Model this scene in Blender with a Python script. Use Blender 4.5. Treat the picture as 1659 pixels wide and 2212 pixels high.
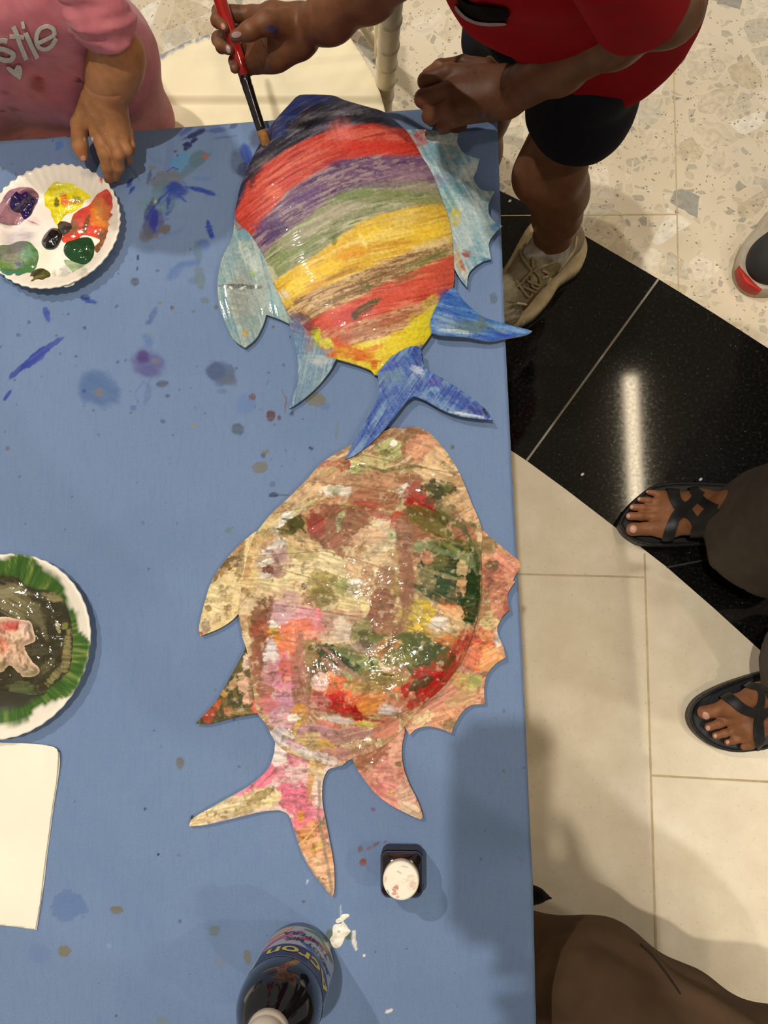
import bpy, bmesh, math, random
import numpy as np
from mathutils import Vector, Matrix

for _o in list(bpy.data.objects):
    bpy.data.objects.remove(_o)
SC = bpy.context.scene
COL = SC.collection

# ------------------------------------------------------------------ camera
W, H = 1659.0, 2212.0
F = 1550.0                      # focal length in pixels
NX, NY = 920.0, 1440.0          # pixel of the point straight below the lens
CAMZ = 1.28
TZ = 0.50                       # table top height
_d = np.array([NX - W / 2, -(NY - H / 2), -F]); _d /= np.linalg.norm(_d)
_z = -_d
_x = np.array([1.0, 0, 0]) - _z[0] * _z; _x /= np.linalg.norm(_x)
_y = np.cross(_z, _x)
RM = np.array([_x, _y, _z])     # camera vector -> world vector
cam_data = bpy.data.cameras.new('camera')
cam = bpy.data.objects.new('camera', cam_data)
COL.objects.link(cam)
cam_data.sensor_fit = 'VERTICAL'
cam_data.sensor_height = 24.0
cam_data.lens = F / H * 24.0
cam_data.clip_start = 0.01
cam.matrix_world = Matrix([list(RM[0]) + [0], list(RM[1]) + [0], list(RM[2]) + [CAMZ], [0, 0, 0, 1]])
SC.camera = cam

# ------------------------------------------------------------------ light and exposure
SC.view_settings.view_transform = 'Standard'
SC.view_settings.look = 'None'
SC.view_settings.gamma = 1.0
SC.view_settings.exposure = 0.0
SC.view_settings.use_curve_mapping = False
world = bpy.data.worlds.new('world'); SC.world = world
world.use_nodes = True
world.node_tree.nodes['Background'].inputs[0].default_value = (1.0, 0.93, 0.83, 1)
world.node_tree.nodes['Background'].inputs[1].default_value = 0.25
CEIL = 3.3
# recessed downlights: x, y, watts, radius, colour
DOWNLIGHTS = [(-0.29, 0.15, 146, 0.026, (1.0, 0.94, 0.84)),
              (-1.35, 1.50, 160, 0.035, (1.0, 0.94, 0.84)),
              (1.30, -1.10, 46, 0.04, (1.0, 0.93, 0.82)),
              (2.02, -0.25, 56, 0.05, (1.0, 0.92, 0.80))]

# ------------------------------------------------------------------ pixel <-> place
def Q(px, py, z):
    """the point at height z that the photo shows at pixel (px, py)"""
    px = np.asarray(px, float); py = np.asarray(py, float); z = np.asarray(z, float)
    px, py, z = np.broadcast_arrays(px, py, z)
    c = np.stack([px - W / 2, -(py - H / 2), np.full(px.shape, -F)], -1)
    w = c @ RM.T
    t = (CAMZ - z) / -w[..., 2]
    return np.stack([w[..., 0] * t, w[..., 1] * t, z], -1)

def MPP(px, py, z):
    """metres per pixel at that point"""
    p = Q(px, py, z) - np.array([0, 0, CAMZ])
    return float(-(p @ RM[:, 2])) / F

def PX(P):
    c = (np.asarray(P) - np.array([0, 0, CAMZ])) @ RM
    return np.stack([W / 2 + F * c[..., 0] / -c[..., 2], H / 2 - F * c[..., 1] / -c[..., 2]], -1)

# ------------------------------------------------------------------ noise and paint (numpy)
def _hash(ix, iy, s):
    h = (ix.astype(np.int64) * 374761393 + iy.astype(np.int64) * 668265263 + int(s) * 1442695041) & 0xffffffff
    h = ((h ^ (h >> 13)) * 1274126177) & 0xffffffff
    h = ((h ^ (h >> 16)) * 2246822519) & 0xffffffff
    return ((h ^ (h >> 15)) & 0xffffff) / float(0xffffff)

def vn(x, y, s=0):
    ix = np.floor(x); iy = np.floor(y); fx = x - ix; fy = y - iy
    fx = fx * fx * (3 - 2 * fx); fy = fy * fy * (3 - 2 * fy)
    a = _hash(ix, iy, s); b = _hash(ix + 1, iy, s); c = _hash(ix, iy + 1, s); d = _hash(ix + 1, iy + 1, s)
    return (a + (b - a) * fx) * (1 - fy) + (c + (d - c) * fx) * fy

def fbm(x, y, s=0, o=4):
    r = 0; a = 0.5; t = 0
    for i in range(o):
        r = r + a * vn(x, y, s + i * 17); t += a; a *= 0.55; x = x * 2.03 + 11.3; y = y * 2.03 + 5.7
    return r / t

def ss(a, b, x):
    t = np.clip((x - a) / (b - a), 0, 1)
    return t * t * (3 - 2 * t)

def lin(c):
    c = np.asarray(c, float) / 255.0
    return np.where(c <= 0.04045, c / 12.92, ((c + 0.055) / 1.055) ** 2.4)

def mixc(C, col, a):
    C += (lin(col) - C) * np.asarray(a)[:, None]

class Paint:
    """colours at points given in photo pixels on the painted surface"""
    def __init__(s, p, base):
        s.x = p[:, 0]; s.y = p[:, 1]
        s.C = np.tile(lin(base), (len(p), 1))
    def dab(s, x, y, rx, ry, ang, col, edge=0.45, soft=0.16, streak=0.35, a=1.0, seed=None, fr=None, var=0.0):
        R = max(rx, ry) * 1.9 + 4
        m = np.where((abs(s.x - x) < R) & (abs(s.y - y) < R))[0]
        if len(m) == 0: return
        if seed is None: seed = int(x * 7 + y * 13)
        c, n = math.cos(math.radians(ang)), math.sin(math.radians(ang))
        dx = s.x[m] - x; dy = s.y[m] - y
        u = dx * c + dy * n; v = -dx * n + dy * c
        fr = fr or 2.2 / max(6, min(rx, ry))
        e = (fbm(u * fr, v * fr, seed, 4) - 0.5) * 2 * edge
        e = e + (fbm(u * fr * 0.25, v * 0.35, seed + 5, 2) - 0.5) * 2 * edge * streak
        d = np.sqrt((u / rx) ** 2 + (v / ry) ** 2) + e
        al = 1 - ss(1 - soft, 1 + soft, d)
        st = fbm(u * 0.018, v * 0.30, seed + 9, 3)
        al = al * (1 - streak * ss(0.35, 0.75, st))
        tone = (1 + var * ss(.3, .7, fbm(u * .03, v * .22, seed + 21, 3)) - var * .5)[:, None]
        s.C[m] += (lin(col) * tone - s.C[m]) * (al * a)[:, None]
    def line(s, pts, w, col, a=1.0, seed=1, dry=0.3, taper=True):
        pts = np.array(pts, float)
        best = np.full(len(s.x), 1e9); tt = np.zeros(len(s.x))
        R = w * 2
        m = np.where((s.x > pts[:, 0].min() - R) & (s.x < pts[:, 0].max() + R) & (s.y > pts[:, 1].min() - R) & (s.y < pts[:, 1].max() + R))[0]
        if len(m) == 0: return
        X = s.x[m] + (fbm(s.x[m] * .06, s.y[m] * .06, seed, 3) - .5) * w * .8
        Y = s.y[m] + (fbm(s.x[m] * .06, s.y[m] * .06, seed + 3, 3) - .5) * w * .8
        best = np.full(len(m), 1e9); tt = np.zeros(len(m)); n = len(pts) - 1
        for i in range(n):
            a0 = pts[i]; b0 = pts[i + 1]; ab = b0 - a0; L = ab @ ab + 1e-9
            t = np.clip(((X - a0[0]) * ab[0] + (Y - a0[1]) * ab[1]) / L, 0, 1)
            d = np.hypot(X - a0[0] - t * ab[0], Y - a0[1] - t * ab[1])
            k = d < best
            best[k] = d[k]; tt[k] = (i + t[k]) / n
        ww = w * (0.45 + 0.55 * np.sin(np.pi * np.clip(tt, 0.05, 0.95))) if taper else w
        al = 1 - ss(0.35, 0.6, best / ww)
        al = al * (1 - dry * ss(.4, .7, fbm(X * .12, Y * .12, seed + 7, 3)))
        s.C[m] += (lin(col) - s.C[m]) * (al * a)[:, None]

# ------------------------------------------------------------------ mesh helpers
def tag(o, label=None, cat=None, group=None, kind=None):
    if label: o['label'] = label
    if cat: o['category'] = cat
    if group: o['group'] = group
    if kind: o['kind'] = kind
    return o

def empty(name, loc, label, cat, group=None):
    o = bpy.data.objects.new(name, None); COL.objects.link(o)
    o.location = [float(v) for v in loc]; o.empty_display_size = 0.05
    return tag(o, label, cat, group)

def mk(name, verts, faces, mat, parent=None, cols=None, smooth=True, uv=None, mats=None, midx=None):
    me = bpy.data.meshes.new(name)
    verts = np.asarray(verts, float)
    org = None
    if parent is None:                      # a top-level mesh gets its origin at its base
        org = np.array([(verts[:, 0].min() + verts[:, 0].max()) / 2, (verts[:, 1].min() + verts[:, 1].max()) / 2, verts[:, 2].min()])
        vv = verts - org
    else:
        po = np.zeros(3); k_ = parent
        while k_ is not None: po = po + np.array(k_.location); k_ = k_.parent
        vv = verts - po
    if isinstance(faces, np.ndarray):
        nf, k = faces.shape
        me.vertices.add(len(vv)); me.vertices.foreach_set('co', vv.astype(np.float32).ravel())
        me.loops.add(nf * k); me.loops.foreach_set('vertex_index', faces.astype(np.int32).ravel())
        me.polygons.add(nf)
        me.polygons.foreach_set('loop_start', np.arange(0, nf * k, k, dtype=np.int32))
        me.polygons.foreach_set('loop_total', np.full(nf, k, np.int32))
        me.update(calc_edges=True)
        me.validate()
    else:
        me.from_pydata([tuple(v) for v in vv], [], faces); me.update()
    if cols is not None:
        at = me.color_attributes.new('Col', 'FLOAT_COLOR', 'POINT')
        c4 = np.ones((len(vv), 4), np.float32); c4[:, :3] = cols
        at.data.foreach_set('color', c4.ravel())
    if uv is not None:
        l = me.uv_layers.new(name='UVMap')
        vi = np.zeros(len(me.loops), np.int32); me.loops.foreach_get('vertex_index', vi)
        l.data.foreach_set('uv', np.asarray(uv, np.float32)[vi].ravel())
    for m in (mats or [mat]): me.materials.append(m)
    if midx is not None: me.polygons.foreach_set('material_index', np.asarray(midx, np.int32))
    me.polygons.foreach_set('use_smooth', np.full(len(me.polygons), smooth))
    me.update()
    o = bpy.data.objects.new(name, me); COL.objects.link(o)
    if org is not None:
        o.location = org
    else:
        o.parent = parent
    return o

def join(parts):
    V = []; Fc = []; n = 0
    for v, f in parts:
        v = np.asarray(v, float); V.append(v)
        Fc += [tuple(int(i) + n for i in q) for q in f]; n += len(v)
    return np.concatenate(V), Fc

def cat_poly(pts, sub=5, closed=True):
    """catmull-rom outline; a third value marks a sharp corner"""
    n = len(pts); out = []
    P = [np.array(p[:2], float) for p in pts]; cr = [len(p) > 2 for p in pts]
    for i in range(n if closed else n - 1):
        p1 = P[i]; p2 = P[(i + 1) % n]
        p0 = P[i - 1] if (closed or i > 0) and not cr[i] else p1 * 2 - p2
        p3 = P[(i + 2) % n] if (closed or i + 2 < n) and not cr[(i + 1) % n] else p2 * 2 - p1
        for k in range(sub):
            t = k / sub
            out.append(0.5 * ((2 * p1) + (-p0 + p2) * t + (2 * p0 - 5 * p1 + 4 * p2 - p3) * t * t + (-p0 + 3 * p1 - 3 * p2 + p3) * t ** 3))
    if not closed: out.append(P[-1])
    return np.array(out)

def inside(poly, x, y):
    r = np.zeros(x.shape, bool)
    for i in range(len(poly)):
        x1, y1 = poly[i]; x2, y2 = poly[(i + 1) % len(poly)]
        if y1 == y2: continue
        c = ((y1 > y) != (y2 > y)) & (x < (x2 - x1) * (y - y1) / (y2 - y1) + x1)
        r ^= c
    return r

def nearest(poly, x, y):
    bd = np.full(x.shape, 1e18); bx = np.zeros(x.shape); by = np.zeros(x.shape)
    for i in range(len(poly)):
        a = poly[i]; b = poly[(i + 1) % len(poly)]; ab = b - a; L = ab @ ab + 1e-12
        t = np.clip(((x - a[0]) * ab[0] + (y - a[1]) * ab[1]) / L, 0, 1)
        qx = a[0] + t * ab[0]; qy = a[1] + t * ab[1]
        d = (x - qx) ** 2 + (y - qy) ** 2
        k = d < bd
        bd[k] = d[k]; bx[k] = qx[k]; by[k] = qy[k]
    return np.sqrt(bd), bx, by

def fill(poly, step):
    """dense grid inside an outline, its border snapped to the outline -> points, quads, distance to border"""
    poly = np.asarray(poly, float)
    x0, y0 = poly.min(0) - step; x1, y1 = poly.max(0) + step
    nx = int((x1 - x0) / step) + 2; ny = int((y1 - y0) / step) + 2
    gx, gy = np.meshgrid(x0 + np.arange(nx) * step, y0 + np.arange(ny) * step, indexing='ij')
    ins = inside(poly, gx, gy)
    cell = ins[:-1, :-1] | ins[1:, :-1] | ins[:-1, 1:] | ins[1:, 1:]
    idx = np.arange(nx * ny).reshape(nx, ny)
    q = np.stack([idx[:-1, :-1], idx[1:, :-1], idx[1:, 1:], idx[:-1, 1:]], -1)[cell]
    used = np.unique(q)
    mp = np.full(nx * ny, -1); mp[used] = np.arange(len(used))
    q = mp[q]
    px = gx.ravel()[used]; py = gy.ravel()[used]; i_ = ins.ravel()[used]
    d, bx, by = nearest(poly, px, py)
    px = np.where(i_, px, bx); py = np.where(i_, py, by)
    return np.stack([px, py], 1), q[:, ::-1].copy(), np.where(i_, d, 0.0)

def border_edges(q):
    e = np.concatenate([q[:, [0, 1]], q[:, [1, 2]], q[:, [2, 3]], q[:, [3, 0]]])
    key = np.sort(e, 1); k = key[:, 0].astype(np.int64) * 10 ** 7 + key[:, 1]
    u, inv, cnt = np.unique(k, return_inverse=True, return_counts=True)
    return e[cnt[inv] == 1]

def solid(V, q, thick, up=None):
    """close a sheet into a slab: lower copy and side walls. quads face up (counter-clockwise from above)"""
    n = len(V); B = V.copy()
    B[:, 2] -= thick
    e = border_edges(q)
    side = np.stack([e[:, 1], e[:, 0], e[:, 0] + n, e[:, 1] + n], 1)
    return np.concatenate([V, B]), np.concatenate([q, q[:, ::-1] + n, side])

def fixup(V, q):
    """make quads face upward"""
    a = V[q[:, 1]] - V[q[:, 0]]; b = V[q[:, 2]] - V[q[:, 0]]
    s = (a[:, 0] * b[:, 1] - a[:, 1] * b[:, 0]).sum()
    return q if s > 0 else q[:, ::-1].copy()

def slab(name, poly, step, zf, thick, colf, mat, parent=None, uvf=None, edge_col=None):
    p, q, sd = fill(poly, step)
    z = zf(p[:, 0], p[:, 1], sd)
    V = Q(p[:, 0], p[:, 1], z)
    q = fixup(V, q)
    C = colf(p) if colf else None
    V2, F2 = solid(V, q, thick)
    if C is not None:
        Cb = C.copy()
        if edge_col is not None: Cb[:] = lin(edge_col)
        C = np.concatenate([C, Cb])
    uv = None
    if uvf is not None:
        u = uvf(p); uv = np.concatenate([u, u])
    return mk(name, V2, F2, mat, parent, C, True, uv)

def tube(P, R, n=10, cap=True):
    P = np.asarray(P, float); R = np.broadcast_to(np.asarray(R, float), (len(P),))
    T = np.gradient(P, axis=0); T /= np.linalg.norm(T, axis=1)[:, None] + 1e-12
    up = np.array([0, 0, 1.0]) if abs(T[0, 2]) < 0.9 else np.array([1.0, 0, 0])
    N = np.cross(T[0], up); N /= np.linalg.norm(N)
    V = []; Fc = []
    for i in range(len(P)):
        N = N - (N @ T[i]) * T[i]; N /= np.linalg.norm(N) + 1e-12
        B = np.cross(T[i], N)
        for k in range(n):
            a = 2 * math.pi * k / n
            V.append(P[i] + R[i] * (math.cos(a) * N + math.sin(a) * B))
    for i in range(len(P) - 1):
        for k in range(n):
            k2 = (k + 1) % n
            Fc.append((i * n + k, i * n + k2, (i + 1) * n + k2, (i + 1) * n + k))
    if cap:
        Fc.append(tuple(range(n))[::-1]); Fc.append(tuple((len(P) - 1) * n + k for k in range(n)))
    return np.array(V), Fc

def lathe(prof, n=48, c=(0, 0, 0), cap=True):
    V = []; Fc = []
    for r, z in prof:
        for k in range(n):
            a = 2 * math.pi * k / n
            V.append((c[0] + r * math.cos(a), c[1] + r * math.sin(a), c[2] + z))
    for i in range(len(prof) - 1):
        for k in range(n):
            k2 = (k + 1) % n
            Fc.append((i * n + k, i * n + k2, (i + 1) * n + k2, (i + 1) * n + k))
    if cap:
        Fc.append(tuple(range(n))[::-1]); Fc.append(tuple((len(prof) - 1) * n + k for k in range(n)))
    return np.array(V), Fc

def boxm(x0, y0, z0, x1, y1, z1):
    V = [(x0, y0, z0), (x1, y0, z0), (x1, y1, z0), (x0, y1, z0), (x0, y0, z1), (x1, y0, z1), (x1, y1, z1), (x0, y1, z1)]
    return np.array(V, float), [(0, 3, 2, 1), (4, 5, 6, 7), (0, 1, 5, 4), (1, 2, 6, 5), (2, 3, 7, 6), (3, 0, 4, 7)]

# ------------------------------------------------------------------ implicit surfaces for bodies and cloth
class Sdf:
    """rounded cones blended into one skin"""
    def __init__(s): s.p = []; s.cut = []; s.off = 0.0; s.fold = None
    def cone(s, a, b, ra, rb, k):
        s.p.append((np.array(a, float), np.array(b, float), float(ra), float(rb), float(k))); return s
    def chain(s, pts, k=0.01):
        """pts: (px, py, z, radius in px)"""
        J = [(Q(x, y, z), r * MPP(x, y, z)) for x, y, z, r in pts]
        if len(J) == 1: J = J * 2
        for (a, ra), (b, rb) in zip(J[:-1], J[1:]): s.cone(a, b, ra, rb, k)
        return s
    def wchain(s, pts, k=0.02):
        """pts: (x, y, z, radius) in metres"""
        J = [(np.array(t[:3], float), t[3]) for t in pts]
        if len(J) == 1: J = J * 2
        for (a, ra), (b, rb) in zip(J[:-1], J[1:]): s.cone(a, b, ra, rb, k)
        return s
    @staticmethod
    def _d(P, a, b, ra, rb):
        ab = b - a; L = ab @ ab + 1e-12
        t = np.clip(((P - a) @ ab) / L, 0, 1)
        return np.linalg.norm(P - a - t[..., None] * ab, axis=-1) - (ra + (rb - ra) * t)
    def ev(s, P):
        d = np.full(P.shape[:-1], 1.0)
        for a, b, ra, rb, k in s.p:
            e = s._d(P, a, b, ra, rb)
            h = np.maximum(k - abs(d - e), 0) / k
            d = np.minimum(d, e) - h * h * k * 0.25
        return s._post(d, P)
    def _post(s, d, P):
        d = d - s.off
        if s.fold is not None: d = d - s.fold(P)
        for pt, n in s.cut:                       # keep the side the normal points away from
            d = np.maximum(d, (P - pt) @ n)
        return d
    def grid(s, h, lo=None, hi=None):
        m = abs(s.off) + 0.02
        l = np.min([np.minimum(a - ra, b - rb) for a, b, ra, rb, k in s.p], 0) - m
        u = np.max([np.maximum(a + ra, b + rb) for a, b, ra, rb, k in s.p], 0) + m
        if lo is not None: l = np.maximum(l, lo)
        if hi is not None: u = np.minimum(u, hi)
        n = np.ceil((u - l) / h).astype(int) + 1
        D = np.full(n, 1.0, np.float32)
        ax = [l[i] + np.arange(n[i]) * h for i in range(3)]
        for a, b, ra, rb, k in s.p:
            mg = k + 3 * h + abs(s.off) + 0.012
            pl = np.minimum(a - ra, b - rb) - mg; pu = np.maximum(a + ra, b + rb) + mg
            i0 = np.maximum(((pl - l) / h).astype(int), 0); i1 = np.minimum(((pu - l) / h).astype(int) + 2, n)
            if (i1 <= i0).any(): continue
            P = np.stack(np.meshgrid(*[ax[i][i0[i]:i1[i]] for i in range(3)], indexing='ij'), -1)
            e = s._d(P, a, b, ra, rb)
            sub = D[i0[0]:i1[0], i0[1]:i1[1], i0[2]:i1[2]]
            hh = np.maximum(k - abs(sub - e), 0) / k
            D[i0[0]:i1[0], i0[1]:i1[1], i0[2]:i1[2]] = np.minimum(sub, e) - hh * hh * k * 0.25
        if s.off or s.fold is not None or s.cut:
            P = np.stack(np.meshgrid(*ax, indexing='ij'), -1)
            D = s._post(D, P)
        return D, l
    def mesh(s, h, lo=None, hi=None, shell=None, shcut=None):
        cut = s.cut
        if shell:
            s.cut = []
            D, l = s.grid(h, lo, hi)
            D = np.maximum(D, -(D + shell))
            n = D.shape
            P = np.stack(np.meshgrid(*[l[i] + np.arange(n[i]) * h for i in range(3)], indexing='ij'), -1)
            for pt, nn in cut: D = np.maximum(D, (P - pt) @ nn)
            s.cut = cut
        else:
            D, l = s.grid(h, lo, hi)
        return nets(D, l, h)
    def trace(s, px, py, off=0.0, z0=1.15):
        """where the camera's rays meet the surface"""
        px = np.asarray(px, float); py = np.asarray(py, float)
        a = Q(px, py, np.full(px.shape, z0)); b = Q(px, py, np.zeros(px.shape))
        dr = b - a; L = np.linalg.norm(dr, axis=-1); dr /= L[..., None]
        t = np.zeros(px.shape)
        for i in range(60):
            d = s.ev(a + dr * t[..., None]) - off
            t = np.clip(t + d * 0.8, 0, L)
        return a + dr * t[..., None]

def nets(D, o, h):
    S = D < 0
    cn = [(i, j, k) for i in (0, 1) for j in (0, 1) for k in (0, 1)]
    n = np.array(D.shape)
    cnt = np.zeros(n - 1, np.uint8)
    for i, j, k in cn: cnt += S[i:n[0] - 1 + i, j:n[1] - 1 + j, k:n[2] - 1 + k]
    act = (cnt > 0) & (cnt < 8)
    A = np.argwhere(act)
    idx = np.full(n - 1, -1, np.int64); idx[act] = np.arange(len(A))
    dv = np.stack([D[A[:, 0] + i, A[:, 1] + j, A[:, 2] + k] for i, j, k in cn], 1)
    pos = np.zeros((len(A), 3)); w = np.zeros(len(A))
    for p in range(8):
        for q in range(p + 1, 8):
            if sum(abs(cn[p][r] - cn[q][r]) for r in range(3)) != 1: continue
            m = (dv[:, p] < 0) != (dv[:, q] < 0)
            t = dv[m, p] / (dv[m, p] - dv[m, q])
            c = np.array(cn[p], float) + t[:, None] * (np.array(cn[q], float) - np.array(cn[p], float))
            pos[m] += c; w[m] += 1
    V = o + h * (A + pos / w[:, None])
    Fs = []
    for ax in range(3):
        b, c = (ax + 1) % 3, (ax + 2) % 3
        s0 = [slice(None)] * 3; s1 = [slice(None)] * 3
        s0[ax] = slice(0, -1); s1[ax] = slice(1, None)
        ch = S[tuple(s0)] != S[tuple(s1)]
        E = np.argwhere(ch)
        E = E[(E[:, b] > 0) & (E[:, c] > 0) & (E[:, b] < n[b] - 1) & (E[:, c] < n[c] - 1)]
        ub = np.zeros(3, int); ub[b] = 1; uc = np.zeros(3, int); uc[c] = 1
        g = lambda X: idx[X[:, 0], X[:, 1], X[:, 2]]
        q = np.stack([g(E - ub - uc), g(E - uc), g(E), g(E - ub)], 1)
        f = S[E[:, 0], E[:, 1], E[:, 2]]
        q[~f] = q[~f][:, ::-1]
        Fs.append(q)
    Fq = np.concatenate(Fs); Fq = Fq[(Fq >= 0).all(1)]
    return V, Fq

def jmesh(ms):
    V = []; Q_ = []; n = 0
    for v, f in ms:
        V.append(v); Q_.append(f + n); n += len(v)
    return np.concatenate(V), np.concatenate(Q_)

def relax(V, q, it=3, lam=0.5):
    e = np.concatenate([q[:, [0, 1]], q[:, [1, 2]], q[:, [2, 3]], q[:, [3, 0]]])
    e = np.concatenate([e, e[:, ::-1]])
    n = len(V); deg = np.bincount(e[:, 0], minlength=n).astype(float)
    for _ in range(it):
        S = np.stack([np.bincount(e[:, 0], V[e[:, 1], i], n) for i in range(3)], 1)
        V = V + lam * (S / np.maximum(deg, 1)[:, None] - V)
    return V

def decal(name, sdf, poly, step, off, thick, mat, parent, colf=None, z0=1.15):
    """a thin piece lying on a body: outline in photo pixels, laid on the surface, with its own thickness"""
    p, q, sd = fill(poly, step)
    V = sdf.trace(p[:, 0], p[:, 1], off, z0)
    q = fixup(V, q)
    Vb = sdf.trace(p[:, 0], p[:, 1], off - thick, z0)
    n = len(V); e = border_edges(q)
    V2 = np.concatenate([V, Vb])
    F2 = np.concatenate([q, q[:, ::-1] + n, np.stack([e[:, 1], e[:, 0], e[:, 0] + n, e[:, 1] + n], 1)])
    C = None
    if colf: C = colf(p); C = np.concatenate([C, C])
    return mk(name, V2, F2, mat, parent, C)

def band(path, w, sub=6):
    """outline of a stroke of width w (px)"""
    c = cat_poly(path, sub, closed=False)
    t = np.gradient(c, axis=0); t /= np.linalg.norm(t, axis=1)[:, None] + 1e-9
    nrm = np.stack([-t[:, 1], t[:, 0]], 1)
    w = np.interp(np.linspace(0, 1, len(c)), np.linspace(0, 1, len(np.atleast_1d(w))), np.atleast_1d(w)) if np.ndim(w) else np.full(len(c), w)
    return np.concatenate([c + nrm * w[:, None] / 2, (c - nrm * w[:, None] / 2)[::-1]])

def ell(x, y, rx, ry, ang=0, n=24):
    a = np.linspace(0, 2 * math.pi, n, endpoint=False)
    c, s = math.cos(math.radians(ang)), math.sin(math.radians(ang))
    u = rx * np.cos(a); v = ry * np.sin(a)
    return np.stack([x + u * c - v * s, y + u * s + v * c], 1)

# ------------------------------------------------------------------ materials
def nodes(name):
    m = bpy.data.materials.new(name); m.use_nodes = True
    nt = m.node_tree; b = nt.nodes['Principled BSDF']
    return m, nt, b

def N(nt, t, **kw):
    n = nt.nodes.new(t)
    for k, v in kw.items(): setattr(n, k, v)
    return n

def ramp(nt, src, stops, interp='LINEAR'):
    r = N(nt, 'ShaderNodeValToRGB'); e = r.color_ramp.elements
    r.color_ramp.interpolation = interp
    while len(e) < len(stops): e.new(0.5)
    for i, (p, c) in enumerate(stops):
        e[i].position = p
        c = c if np.ndim(c) else (c, c, c)
        e[i].color = (*c, 1)
    if src is not None: nt.links.new(src, r.inputs[0])
    return r

def mix(nt, f, a, b, mode='MIX'):
    x = N(nt, 'ShaderNodeMix', data_type='RGBA', blend_type=mode)
    for s, v in ((0, f), (6, a), (7, b)):
        if hasattr(v, 'is_linked') or isinstance(v, bpy.types.NodeSocket): nt.links.new(v, x.inputs[s])
        elif np.ndim(v): x.inputs[s].default_value = (*v[:3], 1)
        else: x.inputs[s].default_value = v
    return x.outputs[2]

def mat_plain(name, col, rough=0.5, spec=0.4, nscale=60, namt=0.12, bump=0.15, bscale=200, bdist=0.0006, attr=False, coat=0.0, metal=0.0, sheen=0.0, stretch=None, rvar=0.1, trans=0.0, sss=0.0):
    m, nt, b = nodes(name); L = nt.links
    tc = N(nt, 'ShaderNodeTexCoord')
    src = tc.outputs['Object']
    if stretch:
        mp = N(nt, 'ShaderNodeMapping'); mp.inputs['Scale'].default_value = stretch[0]; mp.inputs['Rotation'].default_value = (0, 0, math.radians(stretch[1]))
        mp.vector_type = 'TEXTURE'
        L.new(src, mp.inputs[0]); src = mp.outputs[0]
    nz = N(nt, 'ShaderNodeTexNoise'); nz.inputs['Scale'].default_value = nscale; nz.inputs['Detail'].default_value = 5
    L.new(src, nz.inputs['Vector'])
    if attr:
        at = N(nt, 'ShaderNodeAttribute'); at.attribute_name = 'Col'; base = at.outputs['Color']
    else:
        rgb = N(nt, 'ShaderNodeRGB'); rgb.outputs[0].default_value = (*lin(col), 1); base = rgb.outputs[0]
    v = ramp(nt, nz.outputs['Fac'], [(0.25, 1 - namt * 1.6), (0.75, 1 + namt * 0.9)])
    L.new(mix(nt, 1.0, base, v.outputs[0], 'MULTIPLY'), b.inputs['Base Color'])
    r = N(nt, 'ShaderNodeMapRange'); r.inputs['To Min'].default_value = max(0.02, rough - rvar); r.inputs['To Max'].default_value = min(1, rough + rvar)
    L.new(nz.outputs['Fac'], r.inputs[0]); L.new(r.outputs[0], b.inputs['Roughness'])
    b.inputs['Specular IOR Level'].default_value = spec
    b.inputs['Coat Weight'].default_value = coat
    b.inputs['Coat Roughness'].default_value = 0.08
    b.inputs['Metallic'].default_value = metal
    b.inputs['Sheen Weight'].default_value = sheen
    if sss:
        b.inputs['Subsurface Weight'].default_value = sss
        b.inputs['Subsurface Radius'].default_value = (0.008, 0.003, 0.0015)
        b.inputs['Subsurface Scale'].default_value = 0.6
    if bump:
        n2 = N(nt, 'ShaderNodeTexNoise'); n2.inputs['Scale'].default_value = bscale; n2.inputs['Detail'].default_value = 4
        L.new(src, n2.inputs['Vector'])
        bp = N(nt, 'ShaderNodeBump'); bp.inputs['Strength'].default_value = bump; bp.inputs['Distance'].default_value = bdist
        L.new(n2.outputs['Fac'], bp.inputs['Height']); L.new(bp.outputs[0], b.inputs['Normal'])
    return m

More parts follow.
